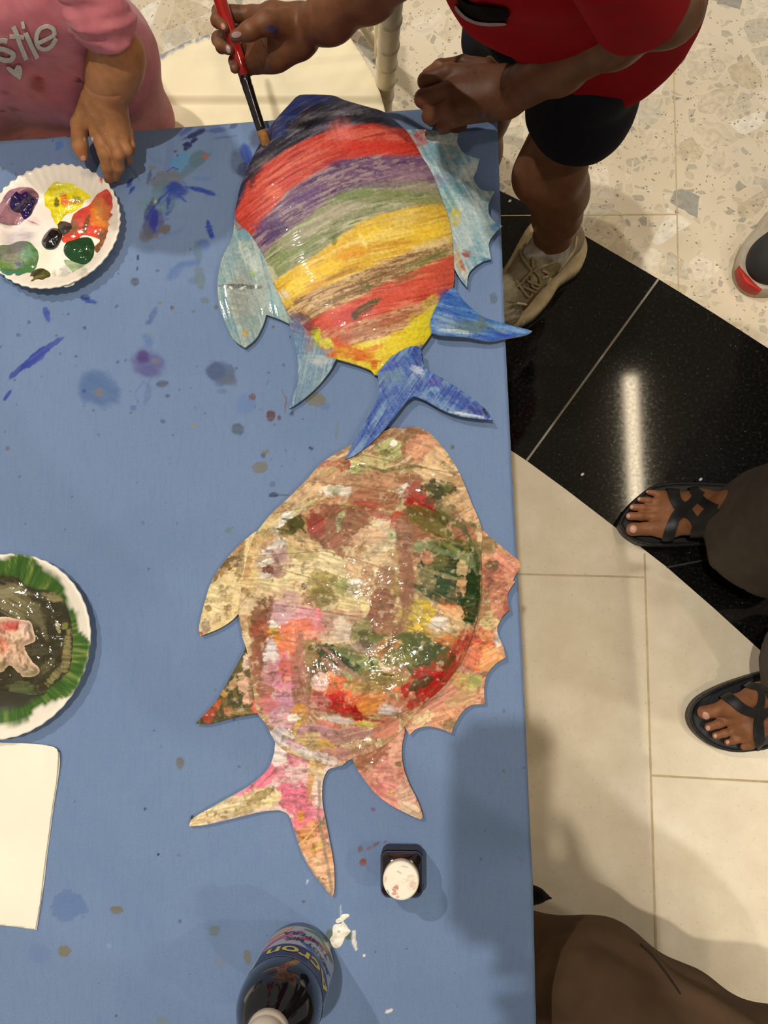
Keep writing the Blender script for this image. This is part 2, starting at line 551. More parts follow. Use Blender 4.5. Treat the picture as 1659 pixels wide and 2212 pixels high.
# ================================================================== the room
def mat_floor_terrazzo():
    m, nt, b = nodes('terrazzo'); L = nt.links
    tc = N(nt, 'ShaderNodeTexCoord'); o = tc.outputs['Object']
    nz = N(nt, 'ShaderNodeTexNoise'); nz.inputs['Scale'].default_value = 14; nz.inputs['Detail'].default_value = 3
    L.new(o, nz.inputs['Vector'])
    wv = N(nt, 'ShaderNodeVectorMath', operation='MULTIPLY_ADD'); wv.inputs[1].default_value = (0.035, 0.035, 0)
    L.new(nz.outputs['Color'], wv.inputs[0]); L.new(o, wv.inputs[2])
    big = N(nt, 'ShaderNodeTexNoise'); big.inputs['Scale'].default_value = 3.5; big.inputs['Detail'].default_value = 4
    L.new(o, big.inputs['Vector'])
    base = ramp(nt, big.outputs['Fac'], [(0.3, lin((214, 198, 172))), (0.7, lin((232, 219, 196)))]).outputs[0]
    def chips(scale, lo, keep, cols, amt, base):
        v = N(nt, 'ShaderNodeTexVoronoi', feature='DISTANCE_TO_EDGE', voronoi_dimensions='2D'); v.inputs['Scale'].default_value = scale
        c = N(nt, 'ShaderNodeTexVoronoi', feature='F1', voronoi_dimensions='2D'); c.inputs['Scale'].default_value = scale
        L.new(wv.outputs[0], v.inputs['Vector']); L.new(wv.outputs[0], c.inputs['Vector'])
        sp = N(nt, 'ShaderNodeSeparateColor'); L.new(c.outputs['Color'], sp.inputs[0])
        e = ramp(nt, v.outputs['Distance'], [(lo, 0), (lo + 0.02, 1)])
        k = ramp(nt, sp.outputs[0], [(keep, 0), (keep + 0.01, 1)])
        f = N(nt, 'ShaderNodeMath', operation='MULTIPLY'); L.new(e.outputs[0], f.inputs[0]); L.new(k.outputs[0], f.inputs[1])
        f2 = N(nt, 'ShaderNodeMath', operation='MULTIPLY'); L.new(f.outputs[0], f2.inputs[0]); f2.inputs[1].default_value = amt
        vein = N(nt, 'ShaderNodeTexNoise'); vein.inputs['Scale'].default_value = 30; vein.inputs['Distortion'].default_value = 2.5
        L.new(o, vein.inputs['Vector'])
        cc = ramp(nt, sp.outputs[1], cols, 'CONSTANT').outputs[0]
        cc = mix(nt, 1.0, cc, ramp(nt, vein.outputs['Fac'], [(0.3, 0.82), (0.65, 1.06)]).outputs[0], 'MULTIPLY')
        # thin pale rim around each chip
        rim = ramp(nt, v.outputs['Distance'], [(lo - 0.012, 0), (lo, 1), (lo + 0.02, 0)])
        rk = N(nt, 'ShaderNodeMath', operation='MULTIPLY'); L.new(rim.outputs[0], rk.inputs[0]); L.new(k.outputs[0], rk.inputs[1])
        rk2 = N(nt, 'ShaderNodeMath', operation='MULTIPLY'); L.new(rk.outputs[0], rk2.inputs[0]); rk2.inputs[1].default_value = 0.35 * amt
        r0 = mix(nt, f2.outputs[0], base, cc)
        return mix(nt, rk2.outputs[0], r0, lin((245, 238, 220)))
    C1 = [(0.0, lin((218, 204, 180))), (0.22, lin((206, 196, 176))), (0.40, lin((232, 220, 200))), (0.60, lin((208, 192, 164))), (0.80, lin((182, 176, 162))), (0.87, lin((240, 232, 216))), (0.95, lin((158, 156, 148)))]
    C2 = [(0.0, lin((204, 192, 166))), (0.25, lin((184, 176, 158))), (0.45, lin((222, 210, 188))), (0.75, lin((160, 156, 144))), (0.87, lin((210, 196, 170)))]
    base = chips(58, 0.12, 0.62, C2, 0.75, base)
    base = chips(17, 0.09, 0.50, C1, 0.9, base)
    base = chips(9.0, 0.14, 0.74, C1, 0.9, base)
    base = chips(170, 0.24, 0.90, [(0.0, lin((120, 112, 98))), (0.5, lin((160, 148, 126)))], 0.8, base)
    L.new(base, b.inputs['Base Color'])
    b.inputs['Roughness'].default_value = 0.22
    b.inputs['Specular IOR Level'].default_value = 0.35
    return m

def mat_granite():
    m, nt, b = nodes('black_granite'); L = nt.links
    tc = N(nt, 'ShaderNodeTexCoord'); o = tc.outputs['Object']
    n1 = N(nt, 'ShaderNodeTexNoise'); n1.inputs['Scale'].default_value = 170; n1.inputs['Detail'].default_value = 5; L.new(o, n1.inputs['Vector'])
    n2 = N(nt, 'ShaderNodeTexVoronoi'); n2.inputs['Scale'].default_value = 110; L.new(o, n2.inputs['Vector'])
    c = ramp(nt, n1.outputs['Fac'], [(0.40, lin((13, 12, 11))), (0.60, lin((22, 21, 20))), (0.76, lin((50, 48, 45)))])
    k = ramp(nt, n2.outputs['Distance'], [(0.07, 1), (0.13, 0)])
    sp = N(nt, 'ShaderNodeSeparateColor'); L.new(n2.outputs['Color'], sp.inputs[0])
    kk = ramp(nt, sp.outputs[0], [(0.9, 0), (0.92, 1)])
    f = N(nt, 'ShaderNodeMath', operation='MULTIPLY'); L.new(k.outputs[0], f.inputs[0]); L.new(kk.outputs[0], f.inputs[1])
    L.new(mix(nt, f.outputs[0], c.outputs[0], lin((120, 118, 112))), b.inputs['Base Color'])
    r = ramp(nt, n1.outputs['Fac'], [(0.3, 0.05), (0.8, 0.10)]); L.new(r.outputs[0], b.inputs['Roughness'])
    b.inputs['Specular IOR Level'].default_value = 0.35
    return m

def mat_tile():
    m, nt, b = nodes('beige_tile'); L = nt.links
    tc = N(nt, 'ShaderNodeTexCoord'); o = tc.outputs['Object']
    n1 = N(nt, 'ShaderNodeTexNoise'); n1.inputs['Scale'].default_value = 16; n1.inputs['Detail'].default_value = 6; n1.inputs['Roughness'].default_value = 0.65; L.new(o, n1.inputs['Vector'])
    n2 = N(nt, 'ShaderNodeTexNoise'); n2.inputs['Scale'].default_value = 160; n2.inputs['Detail'].default_value = 2; L.new(o, n2.inputs['Vector'])
    c = ramp(nt, n1.outputs['Fac'], [(0.3, lin((217, 201, 174))), (0.55, lin((225, 211, 185))), (0.75, lin((232, 220, 196)))])
    k = ramp(nt, n2.outputs['Fac'], [(0.28, 0.86), (0.36, 1.0)])
    L.new(mix(nt, 1.0, c.outputs[0], k.outputs[0], 'MULTIPLY'), b.inputs['Base Color'])
    b.inputs['Roughness'].default_value = 0.24
    b.inputs['Specular IOR Level'].default_value = 0.4
    return m

M_TERR, M_GRAN, M_TILE = mat_floor_terrazzo(), mat_granite(), mat_tile()
M_GROUT = mat_plain('grout', (198, 178, 142), 0.8, 0.1)
M_GROUT_D = mat_plain('pale_joint', (150, 142, 132), 0.6, 0.2)
M_GROUT_K = mat_plain('dark_joint', (52, 50, 48), 0.6, 0.2)

# one floor: terrazzo, a curved black granite band, beige tiles
upE = Q(*np.array([(1080, 412), (1152, 447), (1225, 487), (1324, 545), (1423, 603), (1541, 676), (1659, 752)], float).T, 0.0)[:, :2]
loE = Q(*np.array([(1105, 974), (1137, 995), (1222, 1057), (1338, 1146), (1439, 1224), (1540, 1312), (1650, 1412)], float).T, 0.0)[:, :2]
def ext(E, a, b):
    d0 = E[0] - E[1]; d1 = E[-1] - E[-2]
    return np.concatenate([[E[0] + d0 / abs(d0[0]) * a], E, [E[-1] + d1 / abs(d1[0]) * b]])
upE = np.concatenate([Q(*np.array([(-900, 330), (-100, 268), (300, 285), (700, 318), (900, 345)], float).T, 0.0)[:, :2], upE])
loE = np.concatenate([Q(*np.array([(-900, 760), (-100, 640), (300, 680), (700, 780), (900, 860)], float).T, 0.0)[:, :2], loE])
upE = ext(upE, 0.9, 1.6); loE = ext(loE, 0.9, 1.6)
Vf = []; Ff = []; Mi = []
def strip(A, B, mi):
    n = len(Vf)
    for p in A: Vf.append((p[0], p[1], 0.0))
    for p in B: Vf.append((p[0], p[1], 0.0))
    k = len(A)
    for i in range(k - 1): Ff.append((n + i, n + i + 1, n + k + i + 1, n + k + i)); Mi.append(mi)
top = np.stack([upE[:, 0], np.full(len(upE), 3.2)], 1); bot = np.stack([loE[:, 0], np.full(len(loE), -3.0)], 1)
strip(upE, top, 0); strip(loE, upE, 1); strip(bot, loE, 2)
def joint(a, b, w, mi, z=0.0004):
    a = Q(*a, 0.0)[:2]; b = Q(*b, 0.0)[:2]; t = (b - a) / np.linalg.norm(b - a); nn = np.array([-t[1], t[0]]) * w / 2
    n = len(Vf); z += n * 2e-6
    for p in (a - nn, b - nn, b + nn, a + nn): Vf.append((p[0], p[1], z))
    Ff.append((n, n + 1, n + 2, n + 3)); Mi.append(mi)
for a, b in (((1111, 1240), (1392, 1247)), ((1392, 1195), (1425, 2330)), ((1405, 1675), (1900, 1702))):
    joint(a, b, 0.0034, 3)
joint((1423, 602), (1137, 996), 0.004, 4)
joint((1440, 1226), (1760, 1163), 0.003, 5)
for a, b in (((1455, 130), (1466, 628)), ((1100, 466), (1462, 463)), ((1454, -300), (1455, 130)), ((600, 470), (1100, 466))):
    joint(a, b, 0.0026, 3)
floor = mk('floor', Vf, Ff, None, None, mats=[M_TERR, M_GRAN, M_TILE, M_GROUT, M_GROUT_D, M_GROUT_K], midx=Mi, smooth=False)
tag(floor, kind='structure')

M_CEIL = mat_plain('ceiling_paint', (225, 218, 205), 0.9, 0.1)
v, f = boxm(-2.2, -3.0, CEIL, 2.2, 3.2, CEIL + 0.05)
ceiling = mk('ceiling', v, f, M_CEIL, smooth=False); tag(ceiling, kind='structure')

def emit(name, col, s):
    m, nt, b = nodes(name)
    e = N(nt, 'ShaderNodeEmission'); e.inputs[0].default_value = (*col, 1); e.inputs[1].default_value = s
    nt.links.new(e.outputs[0], nt.nodes['Material Output'].inputs[0])
    return m
M_WHITE = mat_plain('lamp_housing', (230, 230, 225), 0.5)
M_LED = emit('led_diffuser', (1.0, 0.82, 0.56), 40.0)
M_DL = emit('downlight_lens', (1.0, 0.9, 0.75), 6.0)
# linear lamps, placed where the polished floor mirrors them
def mirror(px, py):
    p = Q(px, py, 0.0); return p[:2] * (1 + (CEIL - 0.06) / CAMZ)
for i, (a, b, w) in enumerate((((1362, 812), (1378, 1150), 0.075), ((1668, 1600), (1680, 2190), 0.10))):
    A = mirror(*a); B = mirror(*b)
    mid = (A + B) / 2
    lamp = empty('linear_lamp', (mid[0], mid[1], CEIL - 0.06), 'linear ceiling lamp ' + ('mirrored in the black granite band' if i == 0 else 'mirrored at the right edge of the beige tiles'), 'lamp')
    t = (B - A) / np.linalg.norm(B - A); nn = np.array([-t[1], t[0]])
    def bar(w, z0, z1, e):
        P = [A - t * e - nn * w, B + t * e - nn * w, B + t * e + nn * w, A - t * e + nn * w]
        V = [(p[0], p[1], z) for z in (z0, z1) for p in P]
        return np.array(V), [(3, 2, 1, 0), (4, 5, 6, 7), (0, 1, 5, 4), (1, 2, 6, 5), (2, 3, 7, 6), (3, 0, 4, 7)]
    v, f = bar(w * 0.5, CEIL - 0.062, CEIL - 0.054, 0); mk('diffuser', v, f, M_LED, lamp, smooth=False)
    v, f = bar(w * 0.5 + 0.008, CEIL - 0.054, CEIL, 0.01); mk('housing', v, f, M_WHITE, lamp, smooth=False)
for i, (x, y, wt, r, c) in enumerate(DOWNLIGHTS):
    t = empty('downlight', (x, y, CEIL - 0.02), 'round recessed ceiling downlight above the table area', 'lamp', 'recessed downlights in the ceiling')
    v, f = lathe([(0.035, 0), (0.07, 0), (0.072, 0.006), (0.07, 0.02), (0.03, 0.02)], 32, (x, y, CEIL - 0.02), False); mk('trim_ring', v, f, M_WHITE, t)
    v, f = lathe([(0.001, 0.012), (0.04, 0.012)], 24, (x, y, CEIL - 0.02), False); mk('lens', v, f, M_DL, t)
    ld = bpy.data.lights.new('downlight_beam', 'SPOT'); ld.energy = wt; ld.color = c; ld.shadow_soft_size = r
    ld.spot_size = math.radians(130); ld.spot_blend = 0.6
    lo = bpy.data.objects.new('downlight_beam', ld); COL.objects.link(lo); lo.location = (x, y, CEIL - 0.05)

# ================================================================== table and cloth
M_TBL = mat_plain('table_plastic', (222, 220, 214), 0.5)
M_CLOTH = mat_plain('blue_cloth', (0, 0, 0), 0.8, 0.25, 900, 0.07, 0.35, 1500, 0.0005, attr=True, sheen=0.15)
right = np.array([(1073, 222), (1075, 270), (1082, 480), (1090, 700), (1098, 860), (1105, 1000), (1117, 1215), (1127, 1390), (1135, 1560), (1143, 1740), (1147, 1830), (1151, 1900), (1154, 2040), (1158, 2212), (1164, 2420)], float)
topE = np.array([(-260, 322), (0, 305), (160, 293), (290, 283), (385, 276), (560, 262), (720, 250), (870, 239), (1000, 229), (1060, 223)], float)
cloth_poly = np.concatenate([topE, right, [(-260, 2420)]])
def cloth_paint(p):
    P = Paint(p, (109, 131, 167))
    n = fbm(p[:, 0] * 0.006, p[:, 1] * 0.006, 3, 4)
    mixc(P.C, (101, 123, 159), 0.25 * ss(0.45, 0.7, n)); mixc(P.C, (114, 136, 171), 0.25 * ss(0.55, 0.35, n))
    wv_ = fbm(p[:, 0] * 0.35, p[:, 1] * 0.03, 8, 2); mixc(P.C, (92, 118, 160), 0.22 * ss(0.5, 0.8, wv_))
    G = (94, 100, 106); BL = (36, 62, 150); NV = (34, 44, 92); TE = (84, 112, 128); OL = (108, 110, 96); LB = (78, 118, 176)
    for a in [  # x, y, rx, ry, angle, colour, alpha, softness
        (392, 352, 26, 20, -30, (84, 134, 178), .9, .2), (428, 342, 20, 14, -35, TE, .85, .25), (444, 338, 7, 4, 10, (176, 84, 62), .9, .2), (415, 362, 40, 10, -38, TE, .7, .3),
        (362, 390, 32, 26, 0, (104, 110, 122), .9, .12), (352, 416, 22, 30, 20, TE, .6, .4), (376, 412, 26, 18, 0, BL, .85, .35), (352, 428, 18, 9, -55, BL, .95, .2), (366, 440, 10, 26, 15, BL, .85, .25),
        (340, 440, 40, 26, -20, (96, 128, 140), .7, .5), (335, 437, 4, 5, 0, (170, 168, 72), .9, .3), (322, 478, 12, 40, 10, (66, 72, 112), .85, .3), (336, 484, 16, 30, 20, (70, 66, 124), .7, .4), (332, 478, 9, 26, 12, (40, 48, 140), .9, .3),
        (357, 495, 12, 11, 0, (100, 98, 100), .9, .2), (335, 510, 7, 5, 0, (116, 100, 92), .7, .3), (316, 506, 14, 18, 10, (94, 98, 110), .75, .4),
        (322, 384, 4, 18, 12, (70, 84, 118), .8, .3), (328, 361, 9, 4, 0, (108, 114, 120), .8, .3), (405, 313, 9, 8, 0, NV, 1, .15), (419, 303, 8, 6, -30, NV, 1, .15), (400, 322, 5, 4, 0, NV, 1, .2), (378, 327, 5, 2, 0, (60, 66, 90), .8, .3),
        (453, 496, 7, 22, -15, BL, .9, .2), (432, 410, 26, 5, 12, BL, .85, .3), (455, 417, 16, 4, 20, BL, .8, .3), (395, 430, 12, 3, 40, BL, .7, .3), (437, 386, 18, 5, 0, LB, .5, .5),
        (440, 528, 14, 12, 0, (62, 84, 150), .55, .5), (427, 545, 10, 24, -8, TE, .6, .4), (432, 600, 11, 26, -8, (100, 116, 128), .8, .25), (416, 608, 10, 8, 20, TE, .5, .4), (443, 649, 10, 7, 0, (100, 112, 122), .7, .3), (405, 570, 26, 8, -8, (84, 112, 160), .6, .5),
        (375, 590, 12, 20, 50, (76, 106, 160), .5, .5), (291, 608, 10, 9, 0, (84, 92, 112), .95, .12), (340, 585, 5, 3, 0, (92, 98, 108), .8, .2), (298, 556, 3, 6, 0, NV, .9, .2), (297, 580, 2, 5, 0, NV, .9, .2), (320, 540, 16, 8, 0, (96, 124, 160), .5, .5),
        (345, 655, 4, 4, 0, (116, 116, 96), .9, .2), (371, 665, 4, 4, 0, (96, 92, 92), .9, .2), (330, 680, 6, 18, 28, (82, 98, 144), .7, .3), (322, 695, 9, 6, -30, (82, 98, 144), .7, .3),
        (101, 679, 7, 16, -12, (54, 74, 152), .85, .25), (190, 648, 20, 5, 20, BL, .8, .3), (184, 643, 10, 6, 0, NV, .7, .4),
        (86, 765, 58, 9, -38, (48, 66, 150), .95, .15), (40, 800, 26, 6, -40, (42, 58, 142), .95, .2), (16, 854, 14, 4, -55, (48, 66, 150), .85, .2), (40, 724, 5, 4, 0, (86, 98, 118), .8, .2), (183, 709, 4, 4, 0, (74, 82, 100), .9, .2),
        (318, 786, 32, 30, 20, (88, 88, 140), .8, .5), (310, 772, 16, 14, 0, (72, 62, 118), .85, .5), (322, 802, 20, 12, 10, (82, 84, 136), .6, .5), (335, 780, 8, 7, 0, (110, 112, 118), .6, .4), (320, 734, 10, 16, -20, (80, 104, 166), .5, .4), (325, 722, 8, 6, 0, (116, 132, 130), .5, .4),
        (215, 842, 44, 38, 30, (80, 106, 150), .85, .35), (196, 826, 26, 18, 20, (78, 104, 150), .5, .5), (214, 847, 10, 9, 0, (112, 112, 116), .8, .3), (350, 829, 12, 7, -10, (80, 88, 110), .85, .25), (362, 855, 6, 4, 0, (78, 88, 110), .8, .3), (288, 881, 6, 6, 0, (78, 98, 150), .7, .3), (317, 850, 5, 30, 12, (84, 106, 150), .4, .4),
        (478, 806, 30, 24, 10, (80, 96, 128), .85, .3), (466, 802, 20, 18, 0, (74, 88, 124), .85, .3), (496, 820, 18, 14, 0, (88, 98, 116), .7, .3), (480, 845, 10, 5, 0, (92, 104, 130), .5, .4),
        (545, 857, 8, 8, 0, (104, 88, 96), .9, .2), (585, 899, 10, 11, 0, (92, 66, 70), .95, .15), (603, 903, 4, 5, 0, (92, 72, 76), .9, .2), (683, 863, 22, 16, 10, (112, 112, 104), .95, .1), (530, 874, 20, 20, 0, (90, 116, 172), .5, .5), (703, 878, 10, 8, 0, (84, 104, 150), .5, .4),
        (512, 927, 15, 14, 0, (82, 96, 116), .9, .2), (560, 1010, 19, 13, -12, (112, 114, 108), .95, .1), (572, 977, 9, 5, -30, (112, 118, 104), .9, .2), (569, 984, 5, 6, 0, (76, 88, 130), .8, .3), (417, 919, 4, 4, 0, (140, 130, 86), .9, .2), (590, 1069, 11, 5, 0, (56, 64, 88), .95, .2), (610, 1069, 14, 2, 0, (56, 64, 88), .7, .3), (588, 1046, 6, 6, 0, (90, 104, 140), .8, .3), (493, 1145, 7, 6, -30, (100, 122, 120), .8, .2),
        (655, 905, 3, 2, 0, (110, 80, 82), .8, .3), (672, 968, 6, 3, 20, (50, 58, 80), .9, .2), (977, 966, 4, 4, 0, (96, 90, 84), .9, .2), (728, 930, 3, 22, 8, (110, 116, 116), .5, .3), (390, 1648, 8, 13, 0, (104, 106, 106), .9, .25), (65, 1392, 0.1, 0.1, 0, G, 0, .2),
        (150, 1957, 37, 33, 0, (92, 116, 160), .85, .08), (251, 1966, 14, 9, 0, (108, 108, 100), .95, .12), (139, 2053, 14, 13, 0, (116, 112, 102), .95, .1), (86, 2058, 24, 20, 20, (100, 120, 166), .5, .3), (235, 2043, 6, 6, 0, (124, 148, 190), .6, .3), (462, 2010, 13, 11, 0, (104, 114, 118), .8, .25), (535, 2066, 8, 19, -5, (112, 114, 112), .9, .25), (350, 2205, 16, 10, 0, (108, 122, 130), .7, .3), (478, 2078, 14, 12, 0, (116, 124, 140), .5, .4),
        (784, 1862, 8, 9, 0, (126, 78, 70), .95, .15), (778, 1834, 5, 8, 15, (112, 92, 104), .8, .3), (798, 1832, 8, 4, -35, (118, 98, 108), .7, .3), (812, 1824, 9, 4, -35, (112, 92, 104), .8, .3), (832, 1819, 5, 3, -35, (112, 92, 104), .7, .3), (806, 1748, 5, 4, 0, (116, 84, 92), .9, .2), (878, 2049, 2, 2, 0, (130, 40, 60), 1, .3),
        (713, 2018, 9, 12, 0, (88, 104, 94), .95, .2), (752, 2020, 8, 11, 0, (80, 98, 84), .95, .2), (415, 1765, 4, 4, 0, (38, 52, 46), .9, .2), (342, 1846, 3, 3, 0, (32, 58, 52), 1, .2), (386, 1847, 4, 4, 0, (112, 108, 124), .7, .3),
        (533, 335, 22, 12, 70, (36, 60, 150), .8, .4), (524, 365, 12, 16, 10, (48, 48, 88), .85, .4), (510, 348, 14, 24, 0, (70, 84, 110), .6, .5), (420, 290, 26, 6, -25, NV, .85, .25), (400, 284, 20, 6, -40, (50, 70, 140), .7, .3), (470, 281, 26, 5, -4, (52, 76, 150), .6, .4), (505, 272, 12, 5, -30, NV, .6, .3), (560, 300, 20, 22, 0, (70, 80, 104), .7, .5), (490, 296, 30, 3, -6, (70, 88, 140), .5, .3), (365, 340, 40, 8, -80, (88, 112, 160), .35, .5),
        (128, 312, 9, 10, 0, (72, 112, 178), .7, .35), (122, 322, 4, 5, 20, (70, 108, 176), .7, .3), (1066, 644, 8, 12, 0, (84, 96, 110), .6, .4), (840, 2184, 8, 4, -20, (230, 226, 214), .9, .2), (786, 2064, 3, 3, 0, (235, 232, 220), .9, .2), (664, 1904, 2, 6, 10, (200, 206, 220), .7, .3), (280, 395, 5, 12, 30, BL, .8, .25), (285, 410, 4, 10, 35, BL, .8, .25)]:
        P.dab(a[0], a[1], a[2], a[3], a[4], a[5], 0.35 if max(a[2], a[3]) < 2.5 * min(a[2], a[3]) else 0.5, a[7] * 0.7, 0.22, min(1.0, a[6] * 1.12), fr=max(0.06, 1.2 / max(4, a[2])))
    for pts, w, c, al in (([(378, 402), (350, 425), (325, 458), (318, 472), (330, 470)], 6, (36, 56, 150), .95), ([(372, 408), (365, 430), (362, 450)], 9, (36, 56, 150), .8), ([(404, 405), (430, 411), (458, 420)], 9, BL, .7),
                          ([(302, 392), (290, 372), (282, 360)], 5, (60, 80, 140), .6), ([(358, 372), (372, 362), (386, 366)], 3, BL, .9), ([(392, 390), (406, 404)], 3, BL, .7), ([(330, 520), (372, 505), (400, 492)], 8, (84, 116, 170), .4),
                          ([(365, 600), (378, 580), (400, 568), (430, 566)], 9, (84, 112, 160), .7), ([(176, 640), (186, 652), (206, 656)], 5, BL, .8), ([(300, 870), (292, 850), (310, 822), (322, 836), (324, 860), (316, 868)], 5, (92, 112, 156), .6), ([(608, 842), (618, 860), (616, 890)], 3, (112, 80, 84), .8), ([(316, 330), (330, 345), (350, 352)], 10, (92, 118, 160), .4),
                          ([(735, 1955), (737, 1985)], 4, (210, 214, 220), .5), ([(764, 2010), (762, 2030), (770, 2050)], 9, (226, 222, 208), 1), ([(1118, 1850), (1135, 1862)], 2, (120, 90, 110), .7)):
        P.line(pts, w, c, al)
    # tiny splashes
    rng = np.random.RandomState(4)
    for i in range(150):
        x, y = rng.uniform(0, 700), rng.uniform(280, 1150)
        if rng.rand() > 0.75: x, y = rng.uniform(150, 1140), rng.uniform(1150, 2200)
        r = rng.choice([1.6, 2.2, 3.0, 4.0], p=[.45, .3, .17, .08])
        c = [(34, 44, 80), (60, 70, 96), (96, 102, 96), (52, 70, 140), (92, 84, 92)][rng.randint(5)]
        P.dab(x, y, r * rng.uniform(.8, 1.6), r, rng.uniform(0, 180), c, .3, .3, .1, rng.uniform(.5, .95))
    return P.C
cp, cq, csd = fill(cloth_poly, 2.6)
cz = np.full(len(cp), TZ) + 0.0006 * (fbm(cp[:, 0] * 0.008, cp[:, 1] * 0.008, 5, 3) - 0.5) * ss(0, 30, csd) - 0.003 * ss(7, 0, csd) ** 2
CV = Q(cp[:, 0], cp[:, 1], cz); cq = fixup(CV, cq)
CC = cloth_paint(cp)
# the short fitted hem turned down around the edge
e = border_edges(cq); n0 = len(CV)
bi = np.unique(e); mp = np.full(n0, -1); mp[bi] = np.arange(len(bi)) + n0
HV = CV[bi].copy(); HV[:, 2] -= 0.032
CF = np.concatenate([cq, np.stack([e[:, 1], e[:, 0], mp[e[:, 0]], mp[e[:, 1]]], 1)])
cloth = mk('tablecloth', np.concatenate([CV, HV]), CF, M_CLOTH, cols=np.concatenate([CC, CC[bi]]))
tag(cloth, 'blue fabric cover stretched over the craft table, stained with paint splashes', 'tablecloth')

tl = Q(-240, 330, TZ); tr = Q(1062, 233, TZ); br_ = Q(1150, 2400, TZ); bl_ = Q(-240, 2400, TZ)
tb = empty('craft_table', (*((tl + br_) / 2)[:2], 0), 'low white craft table hidden under the blue fabric cover', 'table')
V = []
for z in (TZ - 0.028, TZ - 0.004):
    for p in (bl_, br_, tr, tl): V.append((p[0] , p[1], z))
mk('tabletop', V, [(3, 2, 1, 0), (4, 5, 6, 7), (0, 1, 5, 4), (1, 2, 6, 5), (2, 3, 7, 6), (3, 0, 4, 7)], M_TBL, tb, smooth=False)
cen = (tl + br_) / 2
for p in (tl, tr, br_, bl_):
    d = cen - p; d /= np.linalg.norm(d); c = p + d * 0.09
    v, f = tube([(c[0], c[1], 0.0), (c[0], c[1], 0.25), (c[0], c[1], TZ - 0.028)], [0.014, 0.016, 0.018], 16); mk('leg', v, f, M_TBL, tb)

# ================================================================== painted cardboard fish
def mat_paint(name, rough=0.26, bump=0.5, bscale=170, coat=0.35, spec=0.3, lo=.5, hi=.6):
    m = mat_plain(name, (0, 0, 0), rough, spec, 240, 0.16, bump, bscale, 0.0011, attr=True, coat=coat, rvar=0.10)
    nt = m.node_tree; b = nt.nodes['Principled BSDF']          # only the wettest patches keep a clear gloss
    tc = N(nt, 'ShaderNodeTexCoord'); n = N(nt, 'ShaderNodeTexNoise'); n.inputs['Scale'].default_value = 28; n.inputs['Detail'].default_value = 5
    nt.links.new(tc.outputs['Object'], n.inputs['Vector']); r = ramp(nt, n.outputs['Fac'], [(lo, 0), (hi, coat)])
    nt.links.new(r.outputs[0], b.inputs['Coat Weight']); b.inputs['Coat Roughness'].default_value = 0.06
    return m
M_PAINT = mat_paint('wet_poster_paint', 0.42, 0.4, 300, 0.35, .3)
M_PAINT2 = mat_paint('thick_wet_paint', 0.5, 0.5, 130, 0.6, .15, .54, .62)
CARD = (168, 140, 104)

def xcurve(pts):
    pts = np.array(pts, float)
    def f(x):
        y = np.interp(x, pts[:, 0], pts[:, 1])
        s0 = (pts[1, 1] - pts[0, 1]) / (pts[1, 0] - pts[0, 0]); s1 = (pts[-1, 1] - pts[-2, 1]) / (pts[-1, 0] - pts[-2, 0])
        y = np.where(x < pts[0, 0], pts[0, 1] + s0 * (x - pts[0, 0]), y)
        return np.where(x > pts[-1, 0], pts[-1, 1] + s1 * (x - pts[-1, 0]), y)
    return f
BANDS = [xcurve(c) for c in (
    [(512, 445), (530, 398), (570, 349), (640, 308), (700, 284), (752, 271), (809, 267), (874, 282), (900, 292)],
    [(512, 520), (542, 508), (583, 458), (622, 410), (683, 371), (735, 345), (813, 335), (904, 336)],
    [(545, 575), (566, 553), (600, 520), (640, 482), (690, 448), (744, 416), (787, 402), (860, 394), (939, 394)],
    [(570, 625), (592, 604), (640, 572), (700, 538), (740, 506), (770, 484), (831, 462), (900, 447), (965, 441)],
    [(600, 665), (622, 653), (690, 622), (744, 601), (790, 580), (831, 562), (900, 540), (978, 523)],
    [(630, 712), (657, 694), (700, 672), (744, 652), (800, 626), (874, 596), (920, 574), (974, 555)],
    [(660, 728), (709, 703), (760, 690), (809, 681), (874, 662), (920, 646), (965, 632)],
    [(690, 757), (722, 748), (787, 740), (830, 728), (874, 710), (917, 677), (955, 640)])]
BCOL = [[(38, 37, 52), (104, 98, 114), (16, 15, 22)], [(190, 64, 50), (208, 98, 78), (160, 42, 34)], [(112, 78, 108), (156, 130, 140), (70, 42, 90)],
        [(140, 144, 104), (186, 184, 152), (88, 106, 58)], [(220, 178, 54), (230, 202, 104), (206, 146, 46)], [(190, 152, 104), (214, 182, 130), (122, 88, 58)],
        [(210, 88, 66), (226, 128, 98), (176, 52, 40)], [(200, 140, 100), (216, 164, 122), (138, 90, 56)], [(230, 204, 40), (238, 220, 90), (206, 160, 36)]]
def bandvals(x, y):
    return np.stack([y - b(x) for b in BANDS], 1)
def across(x, y):
    B = bandvals(x, y)                         # a smooth coordinate across the stripes
    return B.mean(1)
